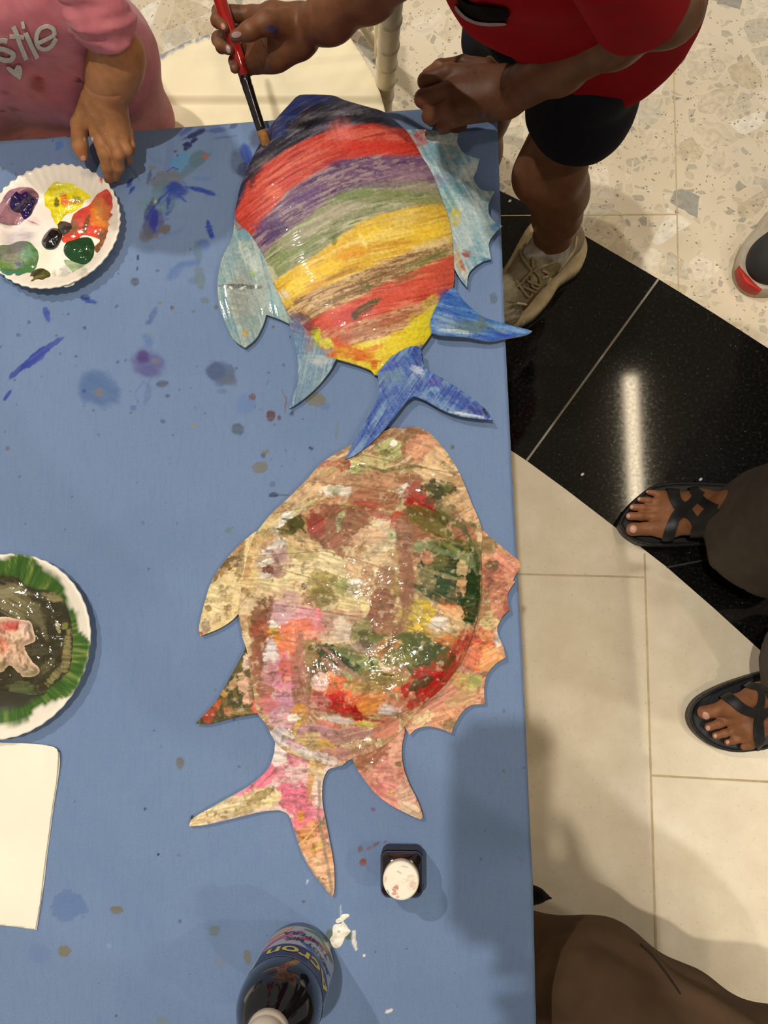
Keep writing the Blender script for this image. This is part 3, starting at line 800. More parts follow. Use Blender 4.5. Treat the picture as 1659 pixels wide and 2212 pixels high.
def rainbow(p):
    x, y = p[:, 0], p[:, 1]
    ac = across(x, y)
    wob = (fbm(x * 0.012, ac * 0.10, 21, 4) - 0.5) * 22 + (fbm(x * 0.05, ac * 0.3, 22, 3) - 0.5) * 10
    B = bandvals(x, y + 0)
    P = Paint(p, BCOL[0][0])
    s1 = fbm(x * 0.016, ac * 0.13, 31, 4); s2 = fbm(x * 0.022 + 9, ac * 0.22, 32, 4); s3 = fbm(x * 0.10, ac * 0.36, 35, 3)
    for i in range(9):
        C = np.tile(lin(BCOL[i][0]), (len(p), 1))
        mixc(C, BCOL[i][1], 0.9 * ss(0.48, 0.66, s1)); mixc(C, BCOL[i][2], 0.85 * ss(0.54, 0.70, s2))
        if i in (5, 7): mixc(C, (112, 78, 50), 0.75 * ss(0.60, 0.70, s3)); mixc(C, (214, 176, 128), .5 * ss(.45, .3, s3))
        if i in (2, 3): mixc(C, (176, 160, 140), 0.55 * ss(0.56, 0.7, s3))
        a = np.ones(len(p)) if i == 0 else ss(-4, 5, B[:, i - 1] + wob * (0.45 if i < 3 else 0.8))
        P.C = P.C * (1 - a[:, None]) + C * a[:, None]
    d = P.dab
    d(640, 222, 46, 24, -40, (36, 52, 128), .5, .3, .5, .85); d(690, 214, 40, 10, 5, (32, 48, 120), .5, .3, .5, .7); d(600, 268, 30, 30, -45, (44, 54, 112), .5, .4, .6, .6)
    d(770, 232, 70, 14, 20, (58, 58, 78), .5, .3, .6, .8); d(720, 248, 70, 10, -6, (126, 120, 128), .5, .4, .7, .6); d(645, 268, 30, 12, -40, (140, 130, 128), .5, .4, .7, .5); d(800, 258, 60, 7, 4, (30, 26, 34), .4, .3, .4, .9); d(850, 252, 26, 14, 30, (60, 50, 92), .5, .3, .4, .8)
    d(700, 262, 60, 9, -10, (24, 20, 30), .5, .3, .4, .9); d(590, 330, 40, 12, -40, (38, 34, 46), .5, .3, .4, .9); d(640, 305, 44, 7, -30, (34, 30, 40), .5, .3, .5, .9); d(545, 362, 14, 30, 25, (36, 34, 50), .4, .3, .4, .9); d(566, 352, 30, 10, -40, (126, 116, 116), .5, .4, .6, .5)
    d(520, 420, 8, 30, 20, (44, 46, 70), .4, .3, .3, .8)
    d(552, 372, 20, 6, -35, (58, 34, 48), .4, .3, .4, .8); d(545, 392, 5, 16, 20, (64, 34, 46), .4, .3, .4, .8)
    d(735, 290, 26, 26, 70, (236, 130, 122), .4, .6, .4, .55); d(590, 412, 16, 12, -30, (238, 124, 96), .5, .3, .6, .7); d(790, 316, 100, 12, 2, (200, 48, 32), .4, .4, .4, .7); d(880, 290, 20, 16, 40, (170, 44, 40), .5, .3, .4, .8); d(893, 300, 10, 8, 0, (196, 60, 46), .4, .3, .3, .9)
    d(600, 492, 22, 14, -20, (62, 36, 88), .6, .3, .4, .9); d(586, 512, 20, 10, -40, (74, 48, 100), .6, .3, .4, .9); d(580, 478, 30, 14, -25, (96, 64, 110), .6, .4, .5, .8); d(660, 424, 40, 10, -28, (98, 62, 118), .6, .4, .5, .8); d(672, 440, 14, 20, 10, (92, 58, 112), .6, .3, .5, .6); d(735, 352, 30, 7, -10, (90, 50, 100), .6, .3, .4, .8); d(800, 366, 30, 5, 10, (78, 44, 98), .5, .3, .5, .9); d(730, 358, 12, 5, 20, (70, 40, 80), .5, .3, .4, .8)
    d(880, 372, 60, 16, 5, (146, 116, 128), .6, .5, .6, .7); d(900, 402, 70, 14, 0, (152, 138, 124), .6, .5, .6, .8); d(820, 398, 70, 9, -3, (108, 86, 106), .6, .4, .7, .7); d(950, 380, 26, 12, 10, (100, 78, 110), .6, .4, .6, .8); d(960, 402, 18, 8, 20, (96, 76, 112), .6, .3, .6, .8)
    d(760, 420, 50, 10, -12, (108, 134, 72), .6, .4, .6, .9); d(860, 424, 90, 12, -2, (120, 130, 76), .6, .5, .7, .8); d(930, 440, 40, 8, 0, (150, 140, 70), .6, .4, .6, .8); d(640, 540, 70, 12, -28, (110, 128, 70), .6, .4, .7, .8); d(600, 580, 30, 16, -30, (126, 144, 84), .6, .4, .7, .8); d(720, 505, 20, 12, -20, (100, 110, 60), .6, .4, .6, .7); d(722, 520, 6, 9, 0, (84, 100, 52), .5, .3, .4, .9)
    d(740, 455, 60, 12, -20, (170, 156, 136), .6, .5, .7, .6); d(660, 500, 50, 12, -30, (164, 150, 134), .6, .5, .7, .6)
    d(870, 470, 80, 12, -8, (214, 186, 92), .6, .5, .7, .8); d(800, 505, 30, 12, -15, (244, 206, 60), .5, .4, .4, .9); d(760, 545, 40, 14, -15, (226, 150, 40), .6, .4, .5, .75); d(850, 505, 60, 10, -10, (244, 216, 110), .6, .5, .6, .8); d(930, 500, 36, 18, -15, (242, 202, 60), .5, .4, .5, .9); d(690, 585, 50, 16, -20, (240, 200, 52), .5, .4, .5, .9); d(640, 615, 24, 16, -30, (244, 210, 80), .5, .4, .4, .9); d(740, 590, 40, 6, -22, (150, 110, 50), .5, .4, .5, .7); d(784, 520, 5, 16, -30, (250, 226, 130), .4, .3, .3, .8)
    d(940, 525, 50, 8, -15, (232, 214, 170), .6, .4, .6, .6); d(940, 552, 34, 8, -20, (84, 104, 52), .7, .3, .6, .8); d(900, 570, 40, 9, -20, (120, 116, 66), .7, .4, .7, .8); d(820, 596, 60, 7, -20, (110, 76, 46), .8, .3, .7, .8); d(740, 640, 60, 7, -22, (116, 82, 46), .8, .3, .7, .8); d(880, 600, 26, 8, -20, (140, 96, 50), .7, .3, .7, .8); d(850, 630, 20, 8, -10, (220, 120, 110), .6, .3, .5, .8); d(790, 622, 12, 10, 0, (86, 92, 44), .8, .3, .5, .7); d(955, 596, 26, 18, -25, (196, 90, 66), .6, .4, .5, .7)
    d(860, 634, 90, 18, -20, (212, 84, 62), .5, .4, .5, .9); d(960, 592, 22, 22, -30, (200, 84, 62), .5, .4, .4, .8); d(740, 690, 40, 26, -30, (196, 56, 50), .6, .4, .5, .8); d(700, 700, 34, 16, -30, (206, 84, 60), .6, .4, .5, .8); d(845, 690, 34, 8, -14, (200, 64, 60), .6, .4, .6, .5)
    d(790, 665, 30, 9, -30, (58, 74, 36), .6, .2, .4, .95); d(768, 680, 8, 10, 0, (50, 64, 30), .5, .2, .3, .9); d(810, 650, 14, 5, -15, (74, 84, 40), .6, .2, .4, .9)
    d(800, 712, 70, 10, -16, (172, 104, 66), .8, .4, .7, .8); d(860, 690, 50, 8, -20, (160, 100, 62), .8, .4, .7, .8); d(745, 738, 26, 10, -30, (180, 64, 60), .6, .4, .5, .8)
    d(920, 710, 40, 34, -35, (226, 210, 44), .5, .4, .6, .9); d(940, 672, 26, 30, -30, (204, 196, 60), .6, .4, .6, .8); d(860, 750, 60, 22, -20, (236, 212, 44), .5, .4, .5, .9); d(830, 788, 26, 20, 0, (232, 206, 48), .5, .4, .4, .9)
    d(745, 756, 44, 18, 15, (216, 88, 46), .6, .4, .5, .9); d(790, 772, 34, 12, 5, (214, 96, 40), .7, .3, .6, .85); d(800, 755, 30, 6, -20, (226, 130, 44), .7, .3, .5, .8); d(808, 788, 8, 10, 0, (196, 60, 36), .6, .3, .4, .8); d(710, 765, 18, 14, 0, (216, 90, 52), .6, .3, .4, .9)
    d(682, 722, 12, 16, -20, (200, 206, 60), .5, .2, .3, .95); d(704, 742, 16, 10, 10, (214, 216, 84), .5, .2, .3, .95); d(700, 762, 20, 8, -20, (150, 158, 158), .6, .3, .5, .8); d(668, 712, 18, 14, 0, (112, 60, 62), .6, .3, .5, .8)
    d(642, 690, 22, 12, 20, (112, 104, 130), .6, .3, .5, .8); d(655, 684, 16, 7, 20, (100, 62, 60), .6, .3, .4, .8); d(962, 655, 16, 30, -5, (58, 82, 150), .6, .4, .5, .85); d(950, 690, 16, 26, 20, (92, 116, 120), .6, .4, .5, .7); d(905, 758, 14, 14, 0, (60, 92, 160), .6, .4, .5, .8)
    d(612, 640, 12, 14, 0, (230, 216, 180), .5, .3, .3, .8); d(580, 590, 12, 22, -30, (212, 206, 178), .5, .3, .4, .8); d(566, 566, 8, 14, -30, (226, 216, 196), .5, .3, .3, .8); d(560, 545, 10, 20, -20, (140, 120, 140), .5, .4, .4, .8); d(622, 655, 14, 8, 30, (226, 190, 70), .5, .3, .4, .9)
    d(985, 470, 12, 22, 0, (196, 184, 50), .5, .3, .4, .95); d(980, 452, 16, 8, 0, (206, 196, 90), .5, .3, .4, .9)
    for pts in ([(624, 662), (700, 628), (790, 600), (880, 560), (978, 530)], [(600, 560), (690, 500), (780, 462), (880, 448)], [(640, 690), (760, 650), (880, 602), (975, 562)], [(570, 585), (600, 625), (625, 655)], [(700, 745), (800, 720), (900, 690)]):
        P.line(pts, 2.2, (120, 100, 60), .55, dry=.5)
    return P.C
def ridge(x, y):
    ac = across(x, y)
    return 0.0009 * (fbm(x * 0.02, ac * 0.22, 41, 4) - 0.5) + 0.0004 * (fbm(x * 0.08, ac * 0.5, 42, 3) - 0.5)

fishA_body = [(661, 204), (718, 206), (744, 216), (796, 231), (826, 240), (852, 259), (878, 283), (896, 310), (913, 341), (930, 367), (952, 423), (970, 475), (978, 519), (981, 571), (980, 614), (961, 649), (939, 708), (913, 747), (900, 762), (865, 786), (815, 810), (800, 799), (768, 787), (726, 775), (705, 768), (666, 725), (627, 686), (605, 642), (583, 595), (566, 558), (540, 512), (509, 472), (512, 436), (521, 397), (541, 349), (566, 302), (592, 262), (627, 223), (642, 208)]
pf = empty('painted_fish', Q(760, 520, TZ), 'rainbow striped painted cardboard fish with blue tail at the top edge of the blue table', 'fish')
def headlift(y): return 0.016 * ss(560, 230, y)
def zA(x, y, sd): return TZ + 0.010 + headlift(y) + 0.020 * (1 - np.exp(-sd / 55.0)) + ridge(x, y) * ss(0, 12, sd)
slab('body', cat_poly(fishA_body, 3), 1.7, zA, 0.004, rainbow, M_PAINT, pf, edge_col=(150, 140, 120))

def finpaint(base, c2, c3, ang, seed, extra=()):
    def f(p):
        P = Paint(p, base)
        c, s = math.cos(math.radians(ang)), math.sin(math.radians(ang))
        u = p[:, 0] * c + p[:, 1] * s; v = -p[:, 0] * s + p[:, 1] * c
        a = fbm(u * 0.012, v * 0.16, seed, 4); b = fbm(u * 0.02, v * 0.28, seed + 3, 4); e = fbm(u * .05, v * .07, seed + 7, 4)
        mixc(P.C, c2, 0.9 * ss(0.47, 0.64, a)); mixc(P.C, c3, 0.85 * ss(0.53, 0.68, b)); mixc(P.C, c2, .4 * ss(.56, .7, e))
        for x in extra: P.dab(*x)
        return P.C
    return f
def relief(seed, ang, base, k=0.0007):
    c, s = math.cos(math.radians(ang)), math.sin(math.radians(ang))
    def f(x, y, sd):
        u = x * c + y * s; v = -x * s + y * c
        return base(x, y) + (k * (fbm(u * 0.015, v * 0.2, seed, 4) - 0.5) + 0.0015 * (fbm(x * .012, y * .012, seed + 1, 2) - .5)) * ss(0, 8, sd)
    return f
WT = (206, 210, 200)
slab('fin', cat_poly([(507, 474, 1), (501, 514), (480, 558), (470, 605), (473, 657), (488, 701), (505, 734), (529, 751, 1), (553, 731), (569, 700), (575, 679, 1), (605, 690), (624, 699, 1), (650, 690), (630, 640), (595, 580), (566, 530), (535, 500)], 4), 1.7,
     relief(51, 75, lambda x, y: TZ + 0.006 + 0.006 * ss(720, 520, y) + 0.003 * ss(560, 480, x)), 0.003,
     finpaint((134, 152, 148), (166, 178, 168), (92, 130, 140), 75, 52, [(530, 500, 20, 26, 60, (86, 140, 160), .5, .4, .5, .8), (498, 560, 14, 50, 10, (112, 146, 156), .5, .4, .6, .8), (540, 560, 14, 40, -30, (184, 196, 186), .5, .4, .6, .8), (585, 560, 16, 50, -30, (110, 160, 176), .5, .4, .6, .6), (520, 640, 24, 60, 10, (136, 140, 132), .5, .4, .7, .9), (560, 640, 16, 40, 20, (150, 160, 150), .5, .4, .6, .8), (530, 719, 6, 8, 0, (190, 150, 50), .5, .3, .3, .9), (545, 590, 9, 5, 20, (150, 170, 90), .6, .3, .4, .8), (500, 700, 30, 9, 60, (100, 150, 164), .5, .4, .5, .6), (482, 650, 6, 50, -5, (96, 140, 150), .4, .4, .5, .8),
      (520, 619, 46, 5, 2, (60, 64, 60), .5, .15, .35, .95), (486, 619, 4, 3, 0, (220, 222, 214), .5, .2, .3, 1), (498, 621, 5, 2, 20, (214, 216, 208), .7, .2, .3, 1), (524, 622, 8, 2.5, -20, (224, 226, 218), .8, .2, .3, 1), (553, 619, 3, 5, 0, (224, 226, 218), .6, .2, .3, 1), (600, 650, 18, 34, -30, (140, 176, 180), .5, .4, .5, .7), (515, 485, 8, 14, -50, (140, 60, 54), .7, .3, .5, .7)]),
     M_PAINT, pf, edge_col=(90, 120, 126))
slab('fin', cat_poly([(624, 699, 1), (635, 734), (643, 777), (642, 820), (633, 858), (624, 883, 1), (648, 868), (683, 838), (712, 802), (727, 774, 1), (715, 745), (690, 705), (655, 678)], 4), 1.7,
     relief(61, 110, lambda x, y: TZ + 0.006 + 0.006 * ss(860, 720, y)), 0.003,
     finpaint((104, 134, 154), (140, 162, 170), (62, 100, 140), 100, 62, [(668, 730, 14, 26, 10, (128, 66, 56), .7, .3, .5, .7), (688, 735, 14, 18, -10, (140, 150, 70), .6, .3, .4, .8), (640, 705, 16, 12, 20, (84, 74, 116), .6, .4, .5, .8), (690, 780, 20, 12, 0, (170, 178, 178), .6, .4, .6, .8), (645, 745, 16, 30, 5, (70, 112, 156), .5, .4, .5, .8), (660, 700, 18, 9, 20, (60, 92, 150), .5, .4, .5, .8), (650, 850, 12, 16, 30, (96, 130, 152), .5, .4, .4, .8)]),
     M_PAINT, pf, edge_col=(70, 80, 90))
slab('fin', cat_poly([(974, 622, 1), (984, 622), (996, 642), (1017, 664), (1048, 686), (1091, 699), (1134, 710), (1150, 715, 1), (1134, 723), (1091, 731), (1056, 736), (1004, 727), (952, 723), (932, 718, 1), (930, 690), (950, 650)], 4), 1.7,
     relief(71, 15, lambda x, y: TZ + 0.007 + 0.010 * ss(1150, 960, x)), 0.003,
     finpaint((54, 104, 174), (104, 148, 190), (28, 66, 160), 15, 72, [(1010, 705, 50, 14, 4, (92, 116, 116), .6, .4, .6, .9), (1040, 690, 8, 16, 0, (88, 106, 100), .6, .4, .5, .8), (960, 700, 22, 20, 10, (150, 176, 200), .6, .4, .6, .6), (985, 716, 30, 4, 4, (210, 218, 226), .6, .3, .6, .9), (1060, 728, 60, 5, -3, (34, 64, 170), .5, .3, .5, .9), (990, 650, 14, 26, -10, (60, 100, 170), .5, .4, .4, .7), (1088, 715, 4, 3, 0, (150, 120, 80), .5, .3, .3, .9), (1110, 712, 30, 6, 10, (120, 160, 196), .5, .4, .5, .6)]),
     M_PAINT, pf, edge_col=(210, 212, 208))
slab('tail', cat_poly([(815, 806, 1), (819, 838), (813, 866), (792, 907), (766, 951), (746, 992, 1), (770, 981), (809, 950), (848, 906), (876, 870), (894, 856, 1), (917, 864), (961, 888), (1004, 901), (1065, 908, 1), (1048, 883), (1004, 849), (961, 820), (931, 804), (915, 786), (909, 752, 1), (890, 748), (850, 766)], 4), 1.7,
     relief(81, 60, lambda x, y: TZ + 0.013 + 0.004 * ss(840, 770, y)), 0.003,
     finpaint((58, 94, 164), (112, 142, 178), (28, 52, 142), 125, 82, [(850, 810, 26, 26, 0, (84, 122, 150), .6, .4, .6, .8), (905, 775, 14, 18, 20, (34, 62, 140), .5, .3, .4, .9), (902, 800, 16, 7, 30, (200, 208, 218), .6, .3, .5, .9), (940, 830, 18, 12, 30, (70, 60, 160), .6, .3, .4, .8), (985, 862, 50, 14, 27, (40, 64, 152), .5, .4, .6, .8), (1030, 885, 26, 10, 25, (48, 50, 130), .5, .4, .5, .8), (960, 875, 60, 6, 24, (110, 140, 170), .5, .4, .6, .7), (1010, 896, 40, 3, 10, (214, 218, 222), .5, .3, .6, .9), (850, 860, 24, 12, -40, (60, 90, 160), .5, .4, .5, .7), (770, 950, 30, 8, -60, (60, 94, 156), .5, .4, .5, .8), (840, 790, 30, 10, -20, (30, 62, 160), .5, .4, .5, .9), (940, 842, 10, 8, 0, (120, 160, 190), .5, .3, .4, .8), (1048, 890, 4, 10, -25, (24, 30, 60), .4, .2, .2, .9)]),
     M_PAINT, pf, edge_col=(60, 70, 90))
slab('dorsal_fin', cat_poly([(876, 280, 1), (900, 279), (935, 281), (961, 284), (991, 288, 1), (988, 308), (1005, 332), (1036, 343, 1), (1030, 366), (1023, 386), (1039, 409), (1069, 413, 1), (1057, 436), (1056, 458), (1066, 476), (1085, 488, 1), (1068, 505), (1056, 527), (1061, 560, 1), (1040, 566), (1014, 588), (1009, 620, 1), (992, 598), (978, 570), (960, 520), (945, 450), (910, 370), (890, 320)], 4), 1.7,
     relief(91, 60, lambda x, y: TZ + 0.006 + 0.010 * ss(480, 290, y) + 0.004 * ss(1060, 960, x), 0.0009), 0.003,
     finpaint((158, 182, 186), (196, 208, 202), (98, 146, 166), 62, 92, [(905, 300, 18, 20, 30, (190, 60, 50), .7, .3, .5, .8), (940, 330, 26, 20, 40, (128, 172, 190), .6, .4, .5, .8), (960, 300, 40, 12, 5, (214, 220, 214), .5, .4, .4, .9), (950, 390, 20, 20, 20, (116, 98, 130), .6, .4, .6, .7), (975, 410, 30, 26, 0, (100, 148, 160), .8, .4, .5, .7), (1010, 370, 14, 26, 60, (206, 214, 208), .5, .4, .4, .9), (1048, 420, 9, 8, 0, (216, 224, 220), .4, .3, .3, .9), (1045, 422, 14, 12, 0, (96, 150, 172), .6, .4, .4, .4), (970, 440, 14, 26, 0, (110, 150, 130), .6, .4, .5, .6), (985, 468, 12, 22, 0, (196, 182, 50), .5, .3, .4, .9), (1072, 490, 10, 9, 0, (60, 124, 170), .5, .3, .3, .9), (1040, 500, 18, 40, 0, (150, 180, 186), .5, .4, .6, .7), (1005, 500, 16, 60, 10, (180, 196, 192), .5, .4, .6, .7), (1008, 549, 10, 8, 10, (150, 64, 50), .7, .3, .4, .9), (990, 560, 6, 26, -10, (190, 150, 80), .6, .3, .4, .8), (1005, 590, 8, 14, 10, (200, 196, 180), .5, .3, .4, .8), (1050, 562, 14, 6, 10, (50, 110, 150), .5, .3, .4, .9), (1030, 545, 16, 20, 0, (120, 160, 172), .5, .4, .5, .8), (995, 345, 20, 20, 0, (110, 160, 180), .8, .4, .6, .6), (998, 572, 4, 14, -20, (176, 70, 50), .6, .3, .3, .8)]),
     M_PAINT, pf, edge_col=(90, 140, 160))

# ---------------------------------------------------------------- the brown and green fish
BR = (140, 92, 66); DB = (112, 72, 50); CRM = (226, 206, 162); PL = (216, 188, 146); OL = (106, 100, 48); DO = (60, 62, 26); DG = (30, 60, 26); GR = (126, 142, 84); RD = (176, 38, 36); PK = (220, 126, 138); SA = (214, 140, 112); OR = (222, 116, 54); MV = (182, 142, 140); YE = (214, 176, 50); WH = (232, 226, 212); RB = (150, 74, 60)
D5 = [  # zoomed photo coordinates: x, y, rx, ry, angle, colour, alpha
 (1000, 110, 120, 60, 0, BR, .6), (1120, 150, 80, 60, 20, (206, 146, 112), .9), (960, 160, 62, 50, -30, (176, 178, 118), .85), (940, 170, 20, 14, 0, OL, .8), (985, 125, 16, 14, 0, WH, .9), (850, 195, 60, 30, -20, BR, .8), (1200, 210, 60, 50, 40, (218, 184, 138), .8), (1060, 60, 70, 16, 10, BR, .8), (720, 240, 62, 24, -25, RD, .7), (680, 235, 30, 14, 0, (190, 110, 90), .7),  # nose area; its small white dab is a painted glint
 (870, 215, 75, 34, 8, (216, 200, 140), .85), (850, 262, 90, 14, 15, OL, .8), (820, 255, 40, 30, 0, (178, 184, 120), .8), (690, 250, 60, 20, -25, (184, 180, 120), .7), (790, 310, 150, 40, 5, (170, 124, 90), .8), (620, 300, 100, 50, -40, (200, 160, 118), .7), (960, 300, 110, 40, 15, (180, 132, 98), .8), (1150, 260, 90, 40, 20, (216, 184, 140), .8), (1060, 300, 50, 26, 0, BR, .8),
 (720, 350, 70, 26, 0, WH, .7), (705, 345, 30, 20, 0, (150, 160, 100), .5), (560, 370, 90, 30, -30, (214, 180, 138), .8), (640, 420, 110, 22, -20, (196, 140, 104), .8), (900, 385, 110, 45, 5, (166, 112, 84), .9), (860, 415, 60, 16, 10, (170, 70, 60), .7), (1030, 350, 24, 30, 30, WH, .7), (1080, 370, 40, 60, 20, RB, .9), (1110, 410, 60, 50, 40, RD, .9), (1150, 440, 40, 26, 30, (140, 34, 34), .9), (1215, 345, 80, 38, 10, DO, .95), (1180, 380, 60, 26, -20, DO, .7), (1240, 330, 26, 16, 0, OL, .8), (1270, 410, 50, 60, 30, (206, 170, 116), .8), (1320, 420, 40, 80, -30, (210, 166, 124), .7),
 (690, 510, 100, 90, -40, (150, 98, 74), .95), (620, 500, 30, 50, -30, (150, 60, 56), .8), (740, 490, 22, 44, 10, (150, 160, 110), .8), (800, 500, 60, 70, 20, BR, .9), (500, 520, 70, 30, -20, OL, .7), (520, 500, 30, 40, 30, DO, .8), (480, 470, 40, 20, -20, WH, .9), (440, 505, 30, 16, -20, WH, .8), (420, 540, 20, 10, 0, WH, .8), (400, 500, 60, 30, -40, (206, 182, 120), .7), (360, 560, 70, 20, -20, OL, .5), (560, 430, 60, 16, -30, (190, 178, 130), .8),
 (950, 560, 110, 70, 0, (222, 204, 164), .95), (860, 570, 80, 40, 0, (216, 176, 140), .8), (930, 500, 30, 60, -30, (214, 190, 160), .8), (985, 540, 24, 40, 30, (184, 196, 150), .7), (1000, 490, 30, 40, 20, RD, .7), (910, 460, 60, 16, 20, (160, 60, 54), .7), (1060, 540, 60, 90, 10, (146, 100, 74), .95), (1110, 600, 80, 50, -10, BR, .95), (1180, 500, 140, 50, 25, OL, .85), (1230, 460, 60, 40, 20, DO, .6), (1300, 540, 60, 60, 30, OL, .85), (1280, 520, 30, 60, -20, (170, 110, 90), .6), (1340, 560, 30, 50, -30, (190, 110, 90), .7),
 (1200, 620, 140, 30, 5, (134, 146, 104), .8), (1240, 690, 120, 80, 0, DG, .9), (1180, 660, 50, 60, 0, OL, .7), (1140, 660, 26, 30, 0, SA, .6), (1300, 650, 110, 16, 35, (120, 126, 66), .9), (1350, 640, 36, 60, 0, (112, 116, 58), .8), (1180, 780, 60, 60, 20, DG, .9), (1260, 790, 90, 50, 10, (36, 64, 30), .9), (1340, 880, 44, 130, 5, DG, .95), (1310, 860, 70, 26, 10, (90, 106, 70), .8), (1310, 700, 24, 50, 5, (216, 190, 140), .8), (1300, 815, 22, 50, 5, (214, 166, 120), .85), (1120, 800, 50, 80, 20, (150, 140, 96), .6), (1360, 770, 30, 60, 0, (40, 64, 30), .8), (1400, 640, 50, 40, 0, OL, .7), (1410, 700, 60, 24, -10, DG, .8),
 (680, 690, 240, 44, 20, (222, 204, 160), .95), (440, 720, 150, 70, 0, (222, 204, 156), .9), (850, 720, 90, 60, 20, (206, 170, 130), .8), (900, 690, 60, 60, 0, (214, 190, 150), .8), (420, 690, 70, 60, 0, (176, 140, 130), .6), (430, 620, 56, 32, -20, (226, 218, 208), .9), (450, 650, 40, 30, -40, (176, 140, 140), .8), (400, 720, 44, 30, 0, (186, 150, 136), .8), (388, 720, 24, 18, 0, (120, 60, 50), .9), (440, 740, 30, 24, 0, (140, 100, 90), .7), (380, 690, 30, 14, -20, WH, .8), (380, 750, 30, 12, 0, WH, .6), (540, 640, 70, 34, 10, (166, 146, 90), .7), (560, 600, 80, 24, 10, (206, 176, 126), .8), (370, 590, 60, 24, -20, (196, 156, 110), .7), (300, 620, 40, 70, 20, (206, 170, 110), .7),
 (690, 800, 110, 60, 20, (150, 138, 70), .8), (640, 850, 60, 40, 0, (116, 104, 50), .7), (740, 800, 40, 40, 0, (140, 150, 90), .6), (790, 880, 80, 50, 10, (220, 200, 146), .9), (800, 800, 30, 50, 0, (226, 218, 190), .6), (420, 820, 130, 40, 10, (220, 200, 150), .9), (560, 800, 12, 14, 0, (90, 62, 50), .9), (480, 850, 70, 40, 10, (190, 150, 130), .6), (360, 830, 60, 30, 10, PL, .8), (300, 760, 40, 80, 0, (214, 184, 130), .8), (280, 700, 26, 60, 5, (176, 130, 80), .7),  # the pale upright dab beside the cream one is white glints, painted in
 (1035, 640, 30, 130, -3, (156, 112, 90), .9), (1040, 780, 30, 130, 3, (160, 110, 86), .9), (980, 790, 36, 60, 0, (140, 112, 60), .8), (940, 760, 40, 60, 20, (150, 110, 84), .8), (925, 900, 56, 90, 15, (140, 92, 70), .95), (890, 990, 50, 60, 20, (146, 98, 76), .9), (850, 1080, 60, 34, -20, (160, 140, 124), .85), (860, 740, 30, 40, 0, (170, 120, 84), .6),
 (600, 950, 66, 50, 0, PK, .9), (640, 990, 60, 60, 0, (226, 130, 130), .8), (540, 940, 80, 50, 10, (206, 150, 158), .8), (450, 930, 60, 60, 0, (190, 150, 156), .85), (360, 940, 40, 80, 25, (130, 84, 62), .85), (500, 870, 30, 50, 0, (190, 150, 146), .7), (430, 1060, 56, 34, 25, (224, 134, 50), .9), (400, 1005, 40, 22, 10, (206, 160, 60), .8), (410, 980, 26, 16, 0, WH, .8), (520, 1010, 80, 40, -20, (214, 110, 72), .8), (600, 1040, 50, 30, 0, (226, 150, 130), .8), (350, 1010, 40, 50, 20, (160, 80, 66), .8),
 (400, 1140, 34, 80, 5, (220, 206, 206), .9), (345, 1120, 34, 90, 5, (140, 86, 66), .8), (470, 1140, 50, 80, 10, (216, 120, 110), .8), (440, 1210, 20, 14, 0, (226, 90, 60), .9), (510, 1130, 40, 100, 0, (200, 120, 110), .8), (500, 1080, 60, 40, 20, (214, 120, 80), .7), (540, 1150, 24, 130, 3, (170, 116, 96), .7), (480, 1260, 60, 40, 20, (220, 120, 140), .8),
 (740, 980, 90, 60, 0, (184, 148, 126), .85), (740, 1010, 40, 60, 0, (226, 214, 196), .5), (690, 1040, 60, 30, 0, (200, 176, 150), .7), (830, 1010, 40, 50, 10, (120, 124, 70), .8), (860, 1050, 40, 40, 0, DO, .7), (800, 940, 40, 30, 0, (196, 160, 130), .8), (1110, 950, 60, 80, 0, (206, 176, 50), .85), (1060, 920, 50, 60, 20, (170, 150, 80), .7), (1200, 990, 50, 44, 0, (226, 214, 200), .9), (1255, 920, 60, 36, 20, (216, 166, 116), .9), (1240, 880, 40, 20, 20, OR, .6), (1290, 1000, 60, 40, 20, (206, 176, 130), .8), (1180, 1040, 90, 34, 10, (186, 150, 76), .8), (1240, 1060, 50, 26, 0, (210, 110, 50), .7), (1320, 1050, 30, 50, 20, (196, 90, 66), .8),
 (1000, 1040, 120, 24, -2, (106, 112, 50), .9), (960, 1000, 60, 30, 0, (150, 110, 80), .8), (960, 1090, 60, 40, -30, (180, 120, 60), .8), (690, 1110, 90, 26, 18, DG, .95), (800, 1150, 110, 30, 25, (60, 76, 34), .9), (830, 1190, 70, 60, -30, (150, 158, 100), .9), (760, 1110, 60, 30, 20, (120, 130, 80), .7), (1090, 1120, 90, 80, 30, (84, 92, 44), .95), (1000, 1140, 70, 40, 10, (120, 118, 64), .9), (1210, 1140, 70, 70, -20, (50, 66, 30), .9), (1160, 1180, 60, 30, 0, (70, 74, 36), .9), (600, 1140, 50, 90, 0, (136, 112, 66), .8), (640, 1190, 30, 60, 0, (70, 66, 30), .8), (700, 1190, 24, 90, -40, (150, 112, 96), .85), (590, 1220, 50, 40, 0, (150, 110, 86), .8), (920, 1230, 100, 30, 5, (176, 146, 84), .9),
 (1120, 1210, 40, 30, 0, RD, .9), (1210, 1190, 50, 90, 45, (180, 40, 34), .9), (1290, 1110, 40, 70, 40, (190, 60, 46), .8), (1240, 1120, 30, 40, 40, (140, 70, 40), .6), (740, 1270, 100, 34, 8, (222, 96, 56), .9), (680, 1240, 50, 30, 0, (216, 130, 90), .8), (1000, 1280, 90, 20, 5, (210, 110, 60), .8)]
